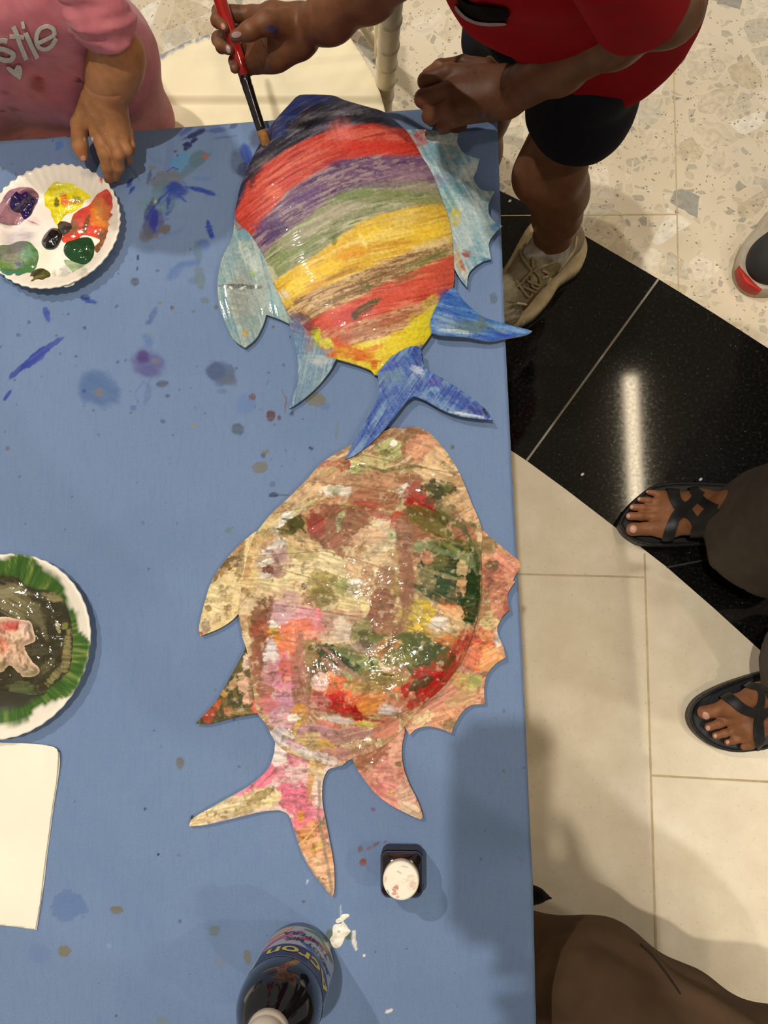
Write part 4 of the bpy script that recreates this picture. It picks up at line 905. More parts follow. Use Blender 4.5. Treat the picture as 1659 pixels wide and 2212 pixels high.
D6 = [(760, 250, 120, 46, 5, (192, 34, 34), .95), (690, 220, 60, 40, 10, (200, 46, 40), .8), (835, 310, 22, 66, -3, (180, 24, 26), .95), (770, 320, 20, 20, 0, (190, 30, 30), .9), (820, 220, 40, 50, -30, (222, 110, 70), .8), (905, 250, 60, 60, -20, (220, 140, 66), .85), (930, 190, 90, 30, -10, (216, 130, 80), .7), (990, 280, 50, 30, 0, (220, 206, 206), .8), (1000, 250, 50, 20, 10, (196, 120, 80), .7), (710, 170, 60, 36, -10, (226, 120, 76), .8), (660, 160, 30, 40, 0, (230, 200, 190), .7), (870, 170, 110, 30, 5, (150, 128, 66), .85), (960, 150, 90, 14, 10, (100, 90, 40), .7), (1090, 180, 60, 40, -40, (170, 40, 34), .9), (1180, 180, 110, 34, -42, (186, 36, 34), .95), (1130, 160, 60, 20, -30, (60, 60, 30), .8), (1080, 250, 60, 40, -30, (214, 140, 110), .8),
 (440, 50, 30, 70, 0, (222, 210, 206), .9), (500, 130, 70, 90, 10, (212, 140, 160), .85), (520, 90, 40, 60, 0, (222, 110, 80), .6), (420, 130, 30, 60, 10, (190, 130, 130), .8), (430, 205, 60, 24, 15, (150, 96, 80), .85), (530, 250, 60, 24, 35, (150, 104, 90), .8), (480, 260, 60, 50, 0, (196, 140, 160), .85), (420, 250, 40, 40, 0, (206, 110, 110), .7), (560, 170, 26, 130, -4, (160, 110, 90), .75), (640, 250, 60, 50, 0, (200, 140, 130), .7), (740, 330, 60, 18, 5, (230, 214, 206), .9), (700, 350, 50, 16, 20, (200, 110, 90), .8), (565, 310, 34, 44, 0, (196, 140, 66), .85), (490, 340, 60, 34, 0, (200, 150, 160), .85), (540, 320, 26, 16, 0, WH, .8), (560, 370, 16, 34, 10, (206, 180, 70), .8), (650, 385, 100, 30, 5, (190, 140, 144), .9), (470, 400, 40, 40, 40, (200, 190, 196), .8), (800, 395, 110, 34, -14, (180, 130, 120), .9), (620, 430, 60, 40, 0, (190, 160, 110), .8), (700, 460, 50, 30, 30, (190, 150, 70), .8), (560, 460, 80, 16, 25, (224, 216, 214), .8), (540, 440, 40, 16, 20, (190, 140, 150), .8), (880, 350, 60, 14, 5, (206, 190, 90), .8), (740, 490, 90, 30, 0, (190, 130, 126), .8), (690, 510, 60, 20, 20, (216, 206, 200), .6), (960, 370, 60, 40, -30, (196, 120, 100), .8), (860, 480, 60, 30, -20, (170, 116, 90), .7), (520, 400, 30, 10, 20, WH, .7)]
T5 = lambda t: (400 + t[0] / 2.183, 900 + t[1] / 2.183, t[2] / 2.183, t[3] / 2.183, t[4], t[5])
T6 = lambda t: (380 + t[0] / 2.127, 1400 + t[1] / 2.127, t[2] / 2.127, t[3] / 2.127, t[4], t[5])
SEAM = [[(757, 978), (800, 987), (990, 1026)], [(583, 1110), (690, 1090), (800, 1096), (900, 1130), (1010, 1185)], [(540, 1202), (700, 1190), (760, 1205), (880, 1246), (1030, 1330)], [(520, 1200), (640, 1240), (760, 1276), (860, 1305), (1005, 1390)], [(550, 1300), (700, 1320), (860, 1350), (1010, 1400)], [(545, 1370), (680, 1395), (800, 1415), (900, 1445), (985, 1450)], [(660, 1040), (770, 1050), (900, 1075)], [(606, 1489), (671, 1530), (756, 1548), (850, 1546), (960, 1500)], [(1014, 1147), (1037, 1200), (1041, 1270), (1030, 1340), (1008, 1400), (985, 1440), (935, 1490), (878, 1541)], [(640, 1400), (646, 1460), (660, 1520)], [(888, 1180), (880, 1260), (870, 1330)]]
def swirl(p, P, seed):
    x, y = p[:, 0], p[:, 1]
    wx = (fbm(x * .012, y * .012, seed + 40, 3) - .5) * 60; wy = (fbm(x * .012, y * .012, seed + 41, 3) - .5) * 60
    X = x + wx; Y = y + wy; k = fbm(x * .007, y * .007, seed + 42, 2)
    a_ = fbm((X * .5 + Y * .87) * .016, (X * .87 - Y * .5) * .13, seed, 4)
    b_ = fbm((X * .9 - Y * .43) * .016, (X * .43 + Y * .9) * .13, seed + 1, 4)
    w = ss(.44, .56, k)
    return a_ * w + b_ * (1 - w), fbm(X * .03, Y * .05, seed + 5, 4)
STROKES = [([(890, 1262), (960, 1292), (1016, 1300)], 26, DG, .9), ([(1004, 1140), (1028, 1220), (1034, 1310)], 16, DG, .85), ([(676, 1398), (740, 1428), (792, 1452)], 26, (40, 58, 26), .95), ([(890, 1392), (950, 1420), (980, 1442)], 40, (70, 80, 36), .85), ([(930, 1186), (1012, 1206), (1030, 1240)], 16, (116, 132, 92), .85), ([(700, 1398), (748, 1446), (796, 1474)], 12, (156, 112, 100), .9), ([(874, 1176), (886, 1260), (876, 1340), (836, 1404)], 26, (136, 92, 70), .85), ([(990, 1436), (936, 1490), (884, 1532)], 26, (180, 40, 34), .9), ([(690, 1520), (760, 1546), (830, 1560)], 10, (160, 50, 44), .8), ([(776, 1004), (830, 1018), (880, 1008), (920, 1010)], 9, (104, 98, 44), .9),
 ([(610, 1120), (640, 1128), (660, 1150)], 9, (70, 76, 36), .9), ([(600, 1142), (632, 1150), (650, 1130)], 7, (78, 82, 40), .9), ([(566, 1182), (592, 1196), (610, 1230)], 10, (124, 84, 74), .7), ([(660, 1120), (676, 1160), (700, 1150)], 14, (150, 56, 50), .8), ([(560, 1380), (552, 1440), (566, 1500)], 20, (150, 92, 74), .8), ([(648, 1390), (652, 1450), (668, 1520)], 16, (166, 110, 92), .7), ([(940, 1100), (1000, 1140), (1024, 1190)], 14, (88, 90, 40), .9), ([(560, 1330), (580, 1310), (590, 1290)], 16, (126, 80, 58), .85), ([(830, 1400), (870, 1372), (930, 1380)], 9, (84, 88, 40), .9), ([(770, 1470), (830, 1478), (900, 1470)], 12, (150, 128, 70), .8), ([(800, 1420), (810, 1450), (850, 1460)], 8, (52, 62, 28), .9), ([(880, 1440), (900, 1470), (880, 1490)], 10, (70, 70, 34), .85), ([(650, 1010), (720, 1000), (740, 1010)], 12, (170, 60, 54), .7), ([(960, 1250), (990, 1272), (1006, 1330)], 10, (34, 56, 28), .9), ([(920, 1230), (960, 1244), (1000, 1250)], 10, (150, 140, 96), .8)]
def messy(base=(186, 148, 106), seed=100, dabs=(), cols=((150, 108, 78), (226, 204, 164), (124, 112, 64)), amt=(.8, .8, .35)):
    def f(p):
        P = Paint(p, base)
        a, b = swirl(p, P, seed)
        mixc(P.C, cols[0], amt[0] * ss(0.54, 0.64, b)); mixc(P.C, cols[1], amt[1] * ss(0.50, 0.62, a)); mixc(P.C, cols[2], amt[2] * ss(.48, .36, b))
        for t in dabs: P.dab(t[0], t[1], t[2] * 1.12, t[3] * 1.12, t[4], t[5], 0.50, 0.10, 0.16, min(1, t[6] * 1.08), var=0.5, fr=1.5 / max(7, min(t[2], t[3])))
        if len(dabs) > 100:
            for l in STROKES: P.line(l[0], l[1], l[2], l[3], dry=.35, seed=int(l[0][0][0]))
        # paint dragged through: dark and pale flecks
        x, y = p[:, 0], p[:, 1]
        g = fbm(x * .09, y * .09, seed + 9, 4); h = fbm(x * .05 + 3, y * .05, seed + 12, 4)
        P.C *= (1 - 0.34 * ss(0.58, 0.70, a) * ss(.4, .6, h))[:, None]
        mixc(P.C, (232, 214, 176), 0.35 * ss(0.64, 0.74, g)); mixc(P.C, (96, 74, 46), 0.6 * ss(0.42, 0.30, g) * ss(.45, .6, h))
        # crease shade of the pasted strips and plate rim, painted as dark lines
        for s in SEAM: P.line(s, 3.0, (132, 100, 62), .75, dry=.3)
        return P.C
    return f
allD = [T5(t) + (t[6],) for t in D5] + [T6(t) + (t[6],) for t in D6]
def rel2(seed, base, k=0.0007):
    def f(x, y, sd):
        p = np.stack([x, y], 1); a, b = swirl(p, None, seed)
        return base(x, y) + (k * (a - 0.5) + 0.8 * k * (fbm(x * .06, y * .06, seed + 3, 4) - .5)) * ss(0, 8, sd)
    return f
pb = empty('painted_fish', Q(790, 1350, TZ), 'cardboard fish smeared with brown, green, red and pink paint, below the rainbow fish', 'fish')
bodyB = [(886, 922, 1), (868, 926), (853, 923), (821, 935), (757, 962), (698, 998), (657, 1042), (615, 1083), (583, 1113), (548, 1160), (535, 1200), (525, 1250), (517, 1300), (515, 1326), (520, 1352), (524, 1378), (533, 1404), (540, 1450), (548, 1500), (556, 1540), (573, 1562), (587, 1590), (596, 1604), (620, 1625), (660, 1640), (728, 1656), (756, 1641), (800, 1626), (845, 1600), (878, 1565), (915, 1520), (950, 1490), (990, 1440), (1010, 1400), (1030, 1340), (1041, 1270), (1040, 1200), (1040, 1140), (1018, 1085), (1000, 1038), (982, 1002), (959, 969), (931, 938), (904, 923)]
def zB0(x, y):
    r = np.hypot(x - 790, (y - 1312) * 1.0)
    return TZ + 0.0075 + 0.016 * ss(262, 205, r) - 0.0025 * np.exp(-((r - 222) / 14.0) ** 2) * 0.8 + 0.002 * ss(1150, 1000, y)
slab('body', cat_poly(bodyB, 3), 1.6, rel2(201, zB0), 0.004, messy(dabs=allD, seed=200), M_PAINT2, pb, edge_col=CARD)
flat = lambda z: (lambda x, y: TZ + z + 0 * x)
slab('fin', cat_poly([(560, 1150), (533, 1163), (495, 1201), (461, 1248), (444, 1294), (430, 1353), (433, 1374, 1), (473, 1358), (501, 1340), (516, 1324, 1), (540, 1300), (555, 1220)], 4), 1.7, rel2(211, flat(0.0065)), 0.003,
     messy((224, 200, 146), 210, [T5(t) + (t[6],) for t in [(215, 690, 40, 26, -20, (120, 88, 40), .95), (135, 755, 18, 36, 20, (112, 82, 40), .9), (180, 720, 20, 30, 20, (130, 96, 46), .8), (250, 620, 40, 20, -40, (140, 100, 50), .8), (260, 700, 16, 70, 5, (120, 90, 50), .6), (150, 850, 50, 70, 20, (226, 206, 156), .8), (190, 860, 30, 20, 0, (150, 120, 80), .6), (95, 990, 20, 30, 0, (150, 130, 110), .8), (75, 1022, 10, 8, 0, (190, 60, 60), .9), (110, 905, 14, 14, 0, (120, 90, 46), .8), (200, 900, 20, 14, 0, (140, 100, 60), .7)]], ((170, 130, 80), (232, 212, 166), (120, 92, 50)), (.6, .6, .2)), M_PAINT2, pb, edge_col=CARD)
slab('fin', cat_poly([(533, 1398), (526, 1410), (493, 1470), (465, 1517), (422, 1563, 1), (450, 1564), (502, 1551), (556, 1541), (580, 1530), (570, 1440)], 4), 1.7, rel2(221, flat(0.0065)), 0.003,
     messy((84, 78, 40), 220, [T6(t) + (t[6],) for t in [(320, 170, 30, 40, 20, (226, 180, 150), .9), (330, 230, 20, 30, 10, (220, 170, 140), .9), (330, 60, 20, 40, 20, (226, 196, 176), .9), (300, 130, 14, 20, 0, (214, 180, 140), .8), (260, 170, 14, 30, 30, (190, 150, 110), .7), (220, 210, 12, 14, 0, (210, 160, 60), .8), (150, 310, 30, 24, -30, (176, 60, 44), .85), (190, 260, 14, 30, 30, (190, 90, 44), .7), (240, 290, 20, 20, 0, (190, 120, 80), .7), (370, 260, 20, 40, 0, (220, 90, 84), .9), (300, 290, 60, 14, -5, (160, 130, 80), .6), (350, 190, 14, 60, 0, (120, 96, 60), .6)]], ((60, 56, 26), (140, 116, 66), (44, 44, 22)), (.7, .5, .5)), M_PAINT2, pb, edge_col=CARD)
tailB = [(598, 1600), (592, 1628), (577, 1663), (540, 1696), (474, 1734), (418, 1767), (408, 1785, 1), (450, 1781), (521, 1764), (568, 1753), (603, 1750, 1), (624, 1762), (637, 1800), (653, 1847), (681, 1894), (716, 1937, 1), (722, 1925), (721, 1870), (709, 1800), (697, 1738), (697, 1691), (709, 1663), (732, 1652), (700, 1620), (640, 1590)]
def tailpaint(p):
    C = messy((226, 196, 190), 230, [T6(t) + (t[6],) for t in [(500, 545, 90, 70, 0, (226, 150, 160), .95), (560, 570, 50, 40, 0, (232, 190, 186), .9), (470, 480, 40, 60, 0, (234, 222, 214), .9), (540, 500, 30, 40, 0, (214, 120, 140), .7), (560, 690, 90, 60, 10, (214, 106, 130), .95), (600, 770, 60, 60, 0, (220, 120, 140), .95), (580, 810, 50, 40, 0, (222, 120, 130), .9), (340, 640, 110, 30, -32, (226, 130, 150), .95), (400, 590, 60, 40, -40, (222, 120, 140), .9), (240, 735, 170, 40, -12, (226, 206, 158), .98), (400, 690, 80, 40, -10, (222, 202, 150), .95), (390, 680, 70, 18, -30, (140, 116, 66), .7), (330, 740, 60, 20, -20, (150, 126, 70), .5), (120, 790, 70, 20, -15, (232, 206, 156), .95), (640, 570, 30, 70, 5, (224, 196, 150), .9), (660, 520, 40, 30, 0, (206, 160, 90), .8), (620, 640, 18, 60, 5, (206, 150, 90), .8), (650, 650, 24, 60, 5, (236, 206, 190), .8), (575, 770, 14, 24, 0, (220, 150, 50), .9), (640, 850, 60, 50, 10, (216, 150, 110), .95), (610, 900, 40, 60, -20, (214, 146, 76), .8), (660, 940, 60, 70, -20, (218, 160, 116), .95), (690, 1050, 50, 100, -10, (226, 176, 136), .98), (650, 910, 30, 10, -30, (220, 180, 80), .8), (700, 800, 20, 90, 0, (206, 130, 100), .7)]], ((214, 120, 140), (238, 220, 210), (200, 150, 90)), (.5, .7, .3))(p)
    P = Paint(p, (0, 0, 0)); P.C = C
    P.line([(601, 1752), (560, 1757), (500, 1770), (440, 1784)], 7, (140, 150, 146), .6, dry=.2, taper=False); P.line([(540, 1697), (474, 1735), (440, 1752)], 6, (150, 158, 156), .6, taper=False)
    P.line([(634, 1790), (650, 1845), (680, 1892), (714, 1932)], 8, (118, 122, 112), .75, taper=False); P.line([(690, 1690), (688, 1760), (702, 1830), (716, 1925)], 7, (130, 124, 108), .75, taper=False); P.line([(700, 1690), (700, 1740), (715, 1830)], 6, (150, 152, 146), .8, taper=False); P.line([(690, 1776), (660, 1812), (640, 1830)], 3, (224, 190, 110), .9)
    return P.C
slab('tail', cat_poly(tailB, 4), 1.7, rel2(231, flat(0.0055), 0.0008), 0.003, tailpaint, M_PAINT2, pb, edge_col=CARD)
slab('fin', cat_poly([(758, 1632, 1), (770, 1659), (789, 1687), (812, 1715), (850, 1743), (908, 1771, 1), (913, 1762), (902, 1729), (883, 1691), (871, 1654), (868, 1616), (874, 1572), (850, 1570), (800, 1600)], 4), 1.7, rel2(241, flat(0.0065), 0.0008), 0.003,
     messy((206, 136, 116), 240, [T6(t) + (t[6],) for t in [(900, 500, 80, 50, -40, (176, 112, 84), .9), (850, 520, 40, 40, 0, (150, 100, 70), .7), (960, 570, 50, 60, 0, (214, 140, 126), .9), (980, 640, 60, 40, 20, (222, 146, 134), .9), (1000, 700, 60, 40, 20, (222, 150, 136), .9), (1060, 690, 40, 60, -20, (226, 180, 156), .9), (1080, 750, 50, 30, 30, (230, 200, 170), .95), (1010, 480, 30, 80, 0, (216, 160, 136), .8), (1022, 532, 14, 12, 0, (120, 100, 60), .9), (990, 665, 18, 14, 0, (226, 170, 120), .9), (930, 640, 40, 24, 40, (206, 116, 106), .7)]], ((180, 110, 90), (226, 170, 150), (206, 150, 120)), (.6, .6, .4)), M_PAINT2, pb, edge_col=CARD)
dorB = [(1008, 1110), (1050, 1152), (1078, 1176), (1110, 1202), (1128, 1217, 1), (1109, 1252), (1113, 1256, 1), (1098, 1280), (1097, 1299), (1101, 1317, 1), (1084, 1335), (1074, 1363), (1087, 1396), (1092, 1421, 1), (1071, 1434), (1053, 1456), (1046, 1486), (1048, 1521, 1), (1019, 1523), (1000, 1537), (985, 1560), (975, 1584, 1), (950, 1574), (925, 1569), (899, 1575), (885, 1588, 1), (874, 1568), (872, 1545), (900, 1500), (960, 1440), (1000, 1360), (1015, 1270), (1010, 1190)]
slab('dorsal_fin', cat_poly(dorB, 4), 1.7, rel2(251, lambda x, y: TZ + 0.0065 + 0.004 * ss(1060, 1120, x)), 0.003,
     messy((206, 146, 112), 250, [T5(t) + (t[6],) for t in [(1440, 740, 50, 60, 30, (170, 100, 76), .9), (1500, 690, 60, 30, 40, (214, 140, 116), .9), (1470, 830, 40, 80, 10, (196, 126, 96), .9), (1520, 880, 16, 60, 10, (160, 70, 60), .7), (1430, 610, 40, 40, 0, OL, .7), (1450, 700, 30, 20, 0, DG, .7), (1410, 900, 30, 80, 0, (140, 110, 60), .7), (1430, 970, 40, 40, 0, (206, 186, 130), .8), (1470, 1050, 20, 40, 0, (220, 216, 206), .8), (1380, 1060, 60, 60, -20, (200, 70, 50), .85), (1400, 1130, 60, 60, 0, (226, 130, 76), .95), (1440, 1140, 50, 50, -30, (230, 166, 110), .9), (1420, 1030, 40, 24, 0, (224, 150, 100), .8), (1340, 1150, 40, 60, 30, (214, 120, 90), .8), (1300, 1230, 60, 50, 0, (206, 140, 116), .9)]] + [T6(t) + (t[6],) for t in [(1350, 160, 50, 40, 30, (176, 176, 100), .9), (1300, 150, 40, 40, 0, (190, 150, 90), .8), (1200, 240, 90, 50, -30, (206, 140, 116), .9), (1320, 230, 80, 30, -20, (206, 160, 116), .9), (1200, 320, 80, 30, -20, (226, 160, 120), .9), (1130, 330, 50, 30, -30, (226, 196, 150), .9), (1260, 350, 26, 26, 0, (150, 130, 90), .7), (1100, 370, 30, 20, -20, (222, 170, 140), .9), (1400, 230, 20, 60, 0, (224, 160, 130), .8), (1130, 260, 10, 14, 0, (150, 120, 50), .8)]], ((176, 106, 80), (226, 176, 140), (150, 120, 70)), (.7, .6, .3)), M_PAINT2, pb, edge_col=(120, 124, 118))

# ================================================================== things on and around the table
M_PAPER = mat_plain('plate_card', (0, 0, 0), 0.42, 0.4, 60, 0.04, 0.1, 300, attr=True, coat=0.15)
M_GLOSS = mat_plain('wet_paint_dab', (0, 0, 0), 0.12, 0.5, 200, 0.12, 0.45, 110, 0.0012, attr=True, coat=0.6, rvar=0.05)
def plate(cx, cy, R, label, colf, flutes=46, seed=0, rimh=0.019, wav=1.0):
    """fluted paper plate; cx, cy, R in photo pixels at rim height"""
    zr = TZ + rimh
    c = Q(cx, cy, zr); r = R * MPP(cx, cy, zr)
    n = flutes * 8; rr = np.array([0, .15, .3, .45, .58, .66, .70, .74, .78, .83, .88, .93, .97, 1.0, 1.01])
    V = []; hz = np.interp(rr, [0, .66, .72, .80, .97, 1.0, 1.01], [.0016, .0016, .0035, .0090, .0180, .019, .0178]) * rimh / .019
    for i, k in enumerate(rr):
        for j in range(n):
            a = 2 * math.pi * j / n
            fl = ss(.68, .95, np.array(k)) * math.cos(a * flutes)
            rad = r * k * (1 + 0.010 * wav * fl * (k > .9))
            V.append((c[0] + rad * math.cos(a), c[1] + rad * math.sin(a), TZ + .0008 + hz[i] + .0006 * wav * fl))
    V = np.array(V); m = len(rr)
    q = np.array([(i * n + j, (i + 1) * n + j, (i + 1) * n + (j + 1) % n, i * n + (j + 1) % n) for i in range(m - 1) for j in range(n)])
    C = colf(PX(V))
    B = V.copy(); B[:, 2] -= .0009; N0 = len(V)
    rim = np.array([((m - 1) * n + j, (m - 1) * n + j + N0, (m - 1) * n + (j + 1) % n + N0, (m - 1) * n + (j + 1) % n) for j in range(n)])
    e = empty('paper_plate', (c[0], c[1], TZ), label, 'plate')
    mk('plate_dish', np.concatenate([V, B]), np.concatenate([q, q[:, ::-1] + N0, rim]), M_PAPER, e, np.concatenate([C, np.tile(lin((236, 226, 212)), (N0, 1))]))
    def zs(x, y):
        p = Q(x, y, TZ + .004); k = np.hypot(p[..., 0] - c[0], p[..., 1] - c[1]) / r
        return TZ + .0008 + np.interp(k, rr, hz)
    return e, zs
def blob(name, poly, zs, h, col, parent, extra=(), step=1.8, k=9.0, rag=2.0, seed=0, label=None, mat=None, swirl_=0.4):
    pl = cat_poly(poly, 4); nz = (fbm(pl[:, 0] * .09, pl[:, 1] * .09, seed + 1, 3) - .5) * 2 * rag
    cen = pl.mean(0); d = pl - cen; pl = pl + d / (np.linalg.norm(d, axis=1)[:, None] + 1e-6) * nz[:, None]
    p, q, sd = fill(pl, step)
    z = zs(p[:, 0], p[:, 1]) + h * (1 - np.exp(-sd / k)) * (1 + .9 * (fbm(p[:, 0] * .07, p[:, 1] * .07, seed, 3) - .5)) + .0004
    V = Q(p[:, 0], p[:, 1], z); q = fixup(V, q)
    P = Paint(p, col); a = fbm(p[:, 0] * .05 + 2 * fbm(p[:, 0] * .03, p[:, 1] * .03, seed, 2), p[:, 1] * .12, seed + 4, 3)
    mixc(P.C, np.clip(np.array(col) * 1.22 + 10, 0, 255), swirl_ * ss(.5, .66, a)); mixc(P.C, np.array(col) * .75, swirl_ * ss(.45, .32, a))
    for d_ in extra: P.dab(*d_)
    V2, F2 = solid(V, q, .0014)
    o = mk(name, V2, F2, mat or M_GLOSS, parent, np.concatenate([P.C, P.C]))
    if label: o['label'] = label
    return o
def plate1c(p):
    P = Paint(p, (238, 228, 214))
    for d in [(138, 470, 66, 40, 20, (226, 204, 196), .6, .5, .2, .35), (30, 470, 60, 40, 0, (222, 206, 208), .5, .5, .2, .5), (95, 545, 14, 26, 10, (196, 208, 176), .5, .5, .2, .5), (40, 520, 30, 26, 0, (190, 178, 182), .6, .4, .2, .8), (60, 508, 14, 10, 0, (150, 138, 144), .6, .4, .2, .7), (98, 460, 20, 16, 0, (226, 206, 190), .6, .4, .2, .6),
              (77, 481, 12, 11, 0, (226, 186, 178), .4, .2, .2, .9), (66, 479, 6, 5, 0, (44, 26, 82), .6, .2, .1, 1), (70, 473, 3, 3, 0, (44, 26, 82), .4, .2, .1, 1), (80, 454, 2, 2, 0, (44, 26, 82), .3, .2, .1, 1), (198, 372, 12, 11, 0, (192, 188, 184), .3, .2, .1, .8), (180, 374, 7, 10, 0, (206, 202, 198), .3, .3, .1, .7), (219, 387, 3, 8, -10, (190, 44, 40), .3, .2, .1, .95), (60, 628, 14, 3, -4, (196, 60, 50), .4, .2, .1, .9), (158, 347, 2, 3, 0, (60, 50, 60), .3, .2, .1, .9), (118, 592, 5, 3, 20, (176, 176, 140), .5, .2, .1, .8), (186, 596, 14, 10, 20, (200, 186, 166), .5, .3, .1, .8), (190, 604, 10, 6, -10, (150, 160, 196), .5, .2, .1, .8), (175, 609, 14, 2, 0, (150, 120, 80), .5, .2, .1, .7), (182, 582, 6, 4, 0, (170, 186, 160), .5, .3, .1, .7)]: P.dab(*d)
    return P.C
p1, z1 = plate(112, 486, 149, 'white fluted paper plate with dabs of coloured paint under the small child\'s hand', plate1c)
blob('paint_dab', [(0, 440), (20, 412), (50, 404), (72, 408), (84, 425), (74, 450), (56, 470), (38, 486), (10, 482), (-14, 470), (-16, 450)], z1, .0008, (150, 104, 122), p1, [(60, 418, 20, 10, 0, (120, 76, 90), .5, .3, .4, .8), (30, 470, 24, 12, 10, (186, 136, 144), .5, .3, .4, .8), (8, 446, 12, 14, 0, (176, 130, 140), .5, .3, .4, .8)], seed=3, label='thin mauve paint smear')
blob('paint_dab', [(24, 420), (34, 412), (44, 418), (56, 412), (68, 420), (80, 432), (74, 446), (68, 462), (52, 474), (44, 462), (28, 456), (20, 444)], z1, .0055, (34, 16, 74), p1, [(50, 448, 10, 5, 20, (70, 36, 110), .5, .3, .4, .6)], seed=4, label='dark violet paint dab')
blob('paint_dab', [(94, 424), (106, 404), (122, 394), (140, 396), (158, 398), (172, 408), (190, 420), (196, 428), (182, 432), (174, 446), (156, 458), (142, 464), (130, 478), (122, 486), (114, 470), (106, 452), (98, 442)], z1, .0042, (240, 222, 30), p1, [(124, 398, 26, 8, 10, (214, 216, 70), .5, .3, .4, .9), (138, 430, 9, 16, -20, (222, 80, 36), .6, .2, .4, .95), (148, 436, 14, 9, 40, (226, 120, 40), .6, .3, .4, .8), (122, 438, 6, 12, 8, (96, 88, 40), .5, .2, .3, .95), (166, 432, 12, 8, 30, (150, 130, 70), .5, .3, .4, .9), (136, 416, 30, 5, -20, (246, 236, 110), .5, .3, .4, .7)], seed=5, rag=4, label='thick yellow paint dab with orange streaks')
blob('paint_dab', [(208, 422), (222, 412), (232, 408), (242, 424), (248, 450), (248, 490), (242, 520), (230, 542), (212, 548), (204, 534), (216, 518), (200, 512), (178, 508), (164, 520), (140, 524), (134, 514), (150, 490), (160, 462), (180, 448), (196, 440)], z1, .0018, (206, 66, 44), p1, [(216, 462, 22, 36, -8, (222, 134, 52), .4, .2, .4, .95), (214, 462, 10, 18, 0, (214, 150, 66), .4, .2, .5, .8), (178, 466, 20, 16, -30, (196, 70, 60), .5, .3, .5, .9), (170, 480, 14, 10, 0, (226, 110, 96), .6, .3, .5, .7), (192, 498, 12, 14, 0, (222, 76, 66), .5, .3, .4, .9), (226, 520, 18, 26, 10, (110, 84, 50), .6, .3, .5, .9), (215, 538, 12, 10, 0, (90, 84, 46), .6, .2, .4, .9), (150, 486, 22, 16, 20, (112, 100, 70), .6, .3, .4, .9), (186, 486, 6, 22, 20, (60, 80, 40), .5, .2, .4, .8)], seed=6, label='red and orange paint dab')
blob('paint_dab', [(124, 482), (138, 478), (158, 484), (166, 496), (156, 508), (140, 510), (128, 500)], z1, .0016, (74, 64, 52), p1, [(146, 496, 12, 8, 0, (34, 28, 26), .5, .4, .4, .8)], seed=7, label='smoky brown paint smear')
blob('paint_dab', [(90, 520), (98, 504), (112, 492), (126, 494), (134, 508), (128, 526), (116, 538), (100, 538), (92, 530)], z1, .007, (10, 10, 12), p1, seed=8, rag=1, label='black paint dab', k=7)
blob('paint_dab', [(138, 536), (146, 522), (164, 516), (182, 512), (198, 516), (204, 534), (200, 556), (190, 570), (172, 570), (152, 562), (140, 550)], z1, .0038, (22, 66, 32), p1, seed=9, rag=1.5, label='dark green paint dab', swirl_=.15)
blob('paint_dab', [(140, 562), (156, 564), (180, 572), (190, 572), (184, 580), (164, 584), (158, 596), (154, 586), (142, 572)], z1, .0008, (150, 168, 130), p1, seed=10, label='pale green smear')
blob('paint_dab', [(128, 582), (140, 574), (152, 580), (154, 598), (162, 606), (156, 616), (140, 620), (132, 612), (126, 598)], z1, .004, (232, 228, 214), p1, [(140, 592, 8, 8, 0, (196, 194, 184), .5, .3, .4, .8)], seed=11, label='white paint dab')
blob('paint_dab', [(-16, 545), (0, 530), (22, 528), (46, 520), (66, 524), (80, 540), (82, 562), (74, 584), (50, 596), (24, 596), (0, 588), (-20, 576)], z1, .0012, (84, 122, 74), p1, [(22, 545, 26, 14, 0, (150, 140, 136), .6, .3, .4, .8), (38, 530, 20, 16, 0, (120, 112, 116), .5, .4, .3, .9), (56, 548, 12, 14, 10, (120, 160, 130), .5, .3, .4, .8), (30, 566, 26, 14, 0, (166, 168, 150), .6, .3, .5, .8), (10, 572, 20, 8, 20, (110, 150, 60), .5, .3, .5, .8), (50, 584, 26, 6, -10, (70, 130, 76), .5, .3, .4, .9), (40, 570, 8, 4, 20, (50, 80, 160), .5, .3, .4, .7), (26, 590, 40, 5, 6, (70, 130, 110), .5, .3, .4, .8)], seed=12, label='grey green watery smear')
blob('paint_dab', [(48, 612), (62, 596), (76, 582), (92, 580), (106, 588), (106, 602), (94, 616), (74, 620), (58, 616)], z1, .0024, (74, 76, 36), p1, [(80, 600, 20, 3, -20, (130, 128, 62), .5, .2, .4, .8), (84, 588, 16, 4, -30, (50, 52, 26), .5, .2, .4, .8)], seed=13, label='olive paint dab')

def plate2c(p):
    P = Paint(p, (234, 224, 208)); x, y = p[:, 0], p[:, 1]
    r = np.hypot(x - 2, y - 1392); a = np.arctan2(y - 1392, x - 2)
    w = (fbm(a * 3 + 40, r * .01, 5, 3) - .5)
    edge = 190 + 16 * w * 2 - 26 * np.exp(-((a - 0.98) / .28) ** 2) - 22 * np.exp(-((a + .55) / .18) ** 2) - 22 * np.exp(-((a + .2) / .16) ** 2) - 8 * ss(.4, 1.2, a)
    g = ss(edge + 2, edge - 3, r)
    mixc(P.C, (60, 98, 34), g)
    st = fbm(a * 30, r * .02, 7, 3); mixc(P.C, (104, 128, 56), .7 * g * ss(.5, .7, st)); mixc(P.C, (160, 160, 96), .6 * g * ss(.62, .75, st) * ss(140, 180, r)); mixc(P.C, (40, 72, 24), .6 * g * ss(.45, .3, st))
    k = ss(158, 148, np.hypot((x + 8), (y - 1392) * 1.05) + 22 * (fbm(x * .02, y * .02, 9, 3) - .5)); mixc(P.C, (44, 42, 24), k)
    return P.C
p2, z2 = plate(2, 1392, 196, 'paper plate coated in green and dark olive paint at the left edge', plate2c, flutes=44, rimh=0.016, wav=.4)
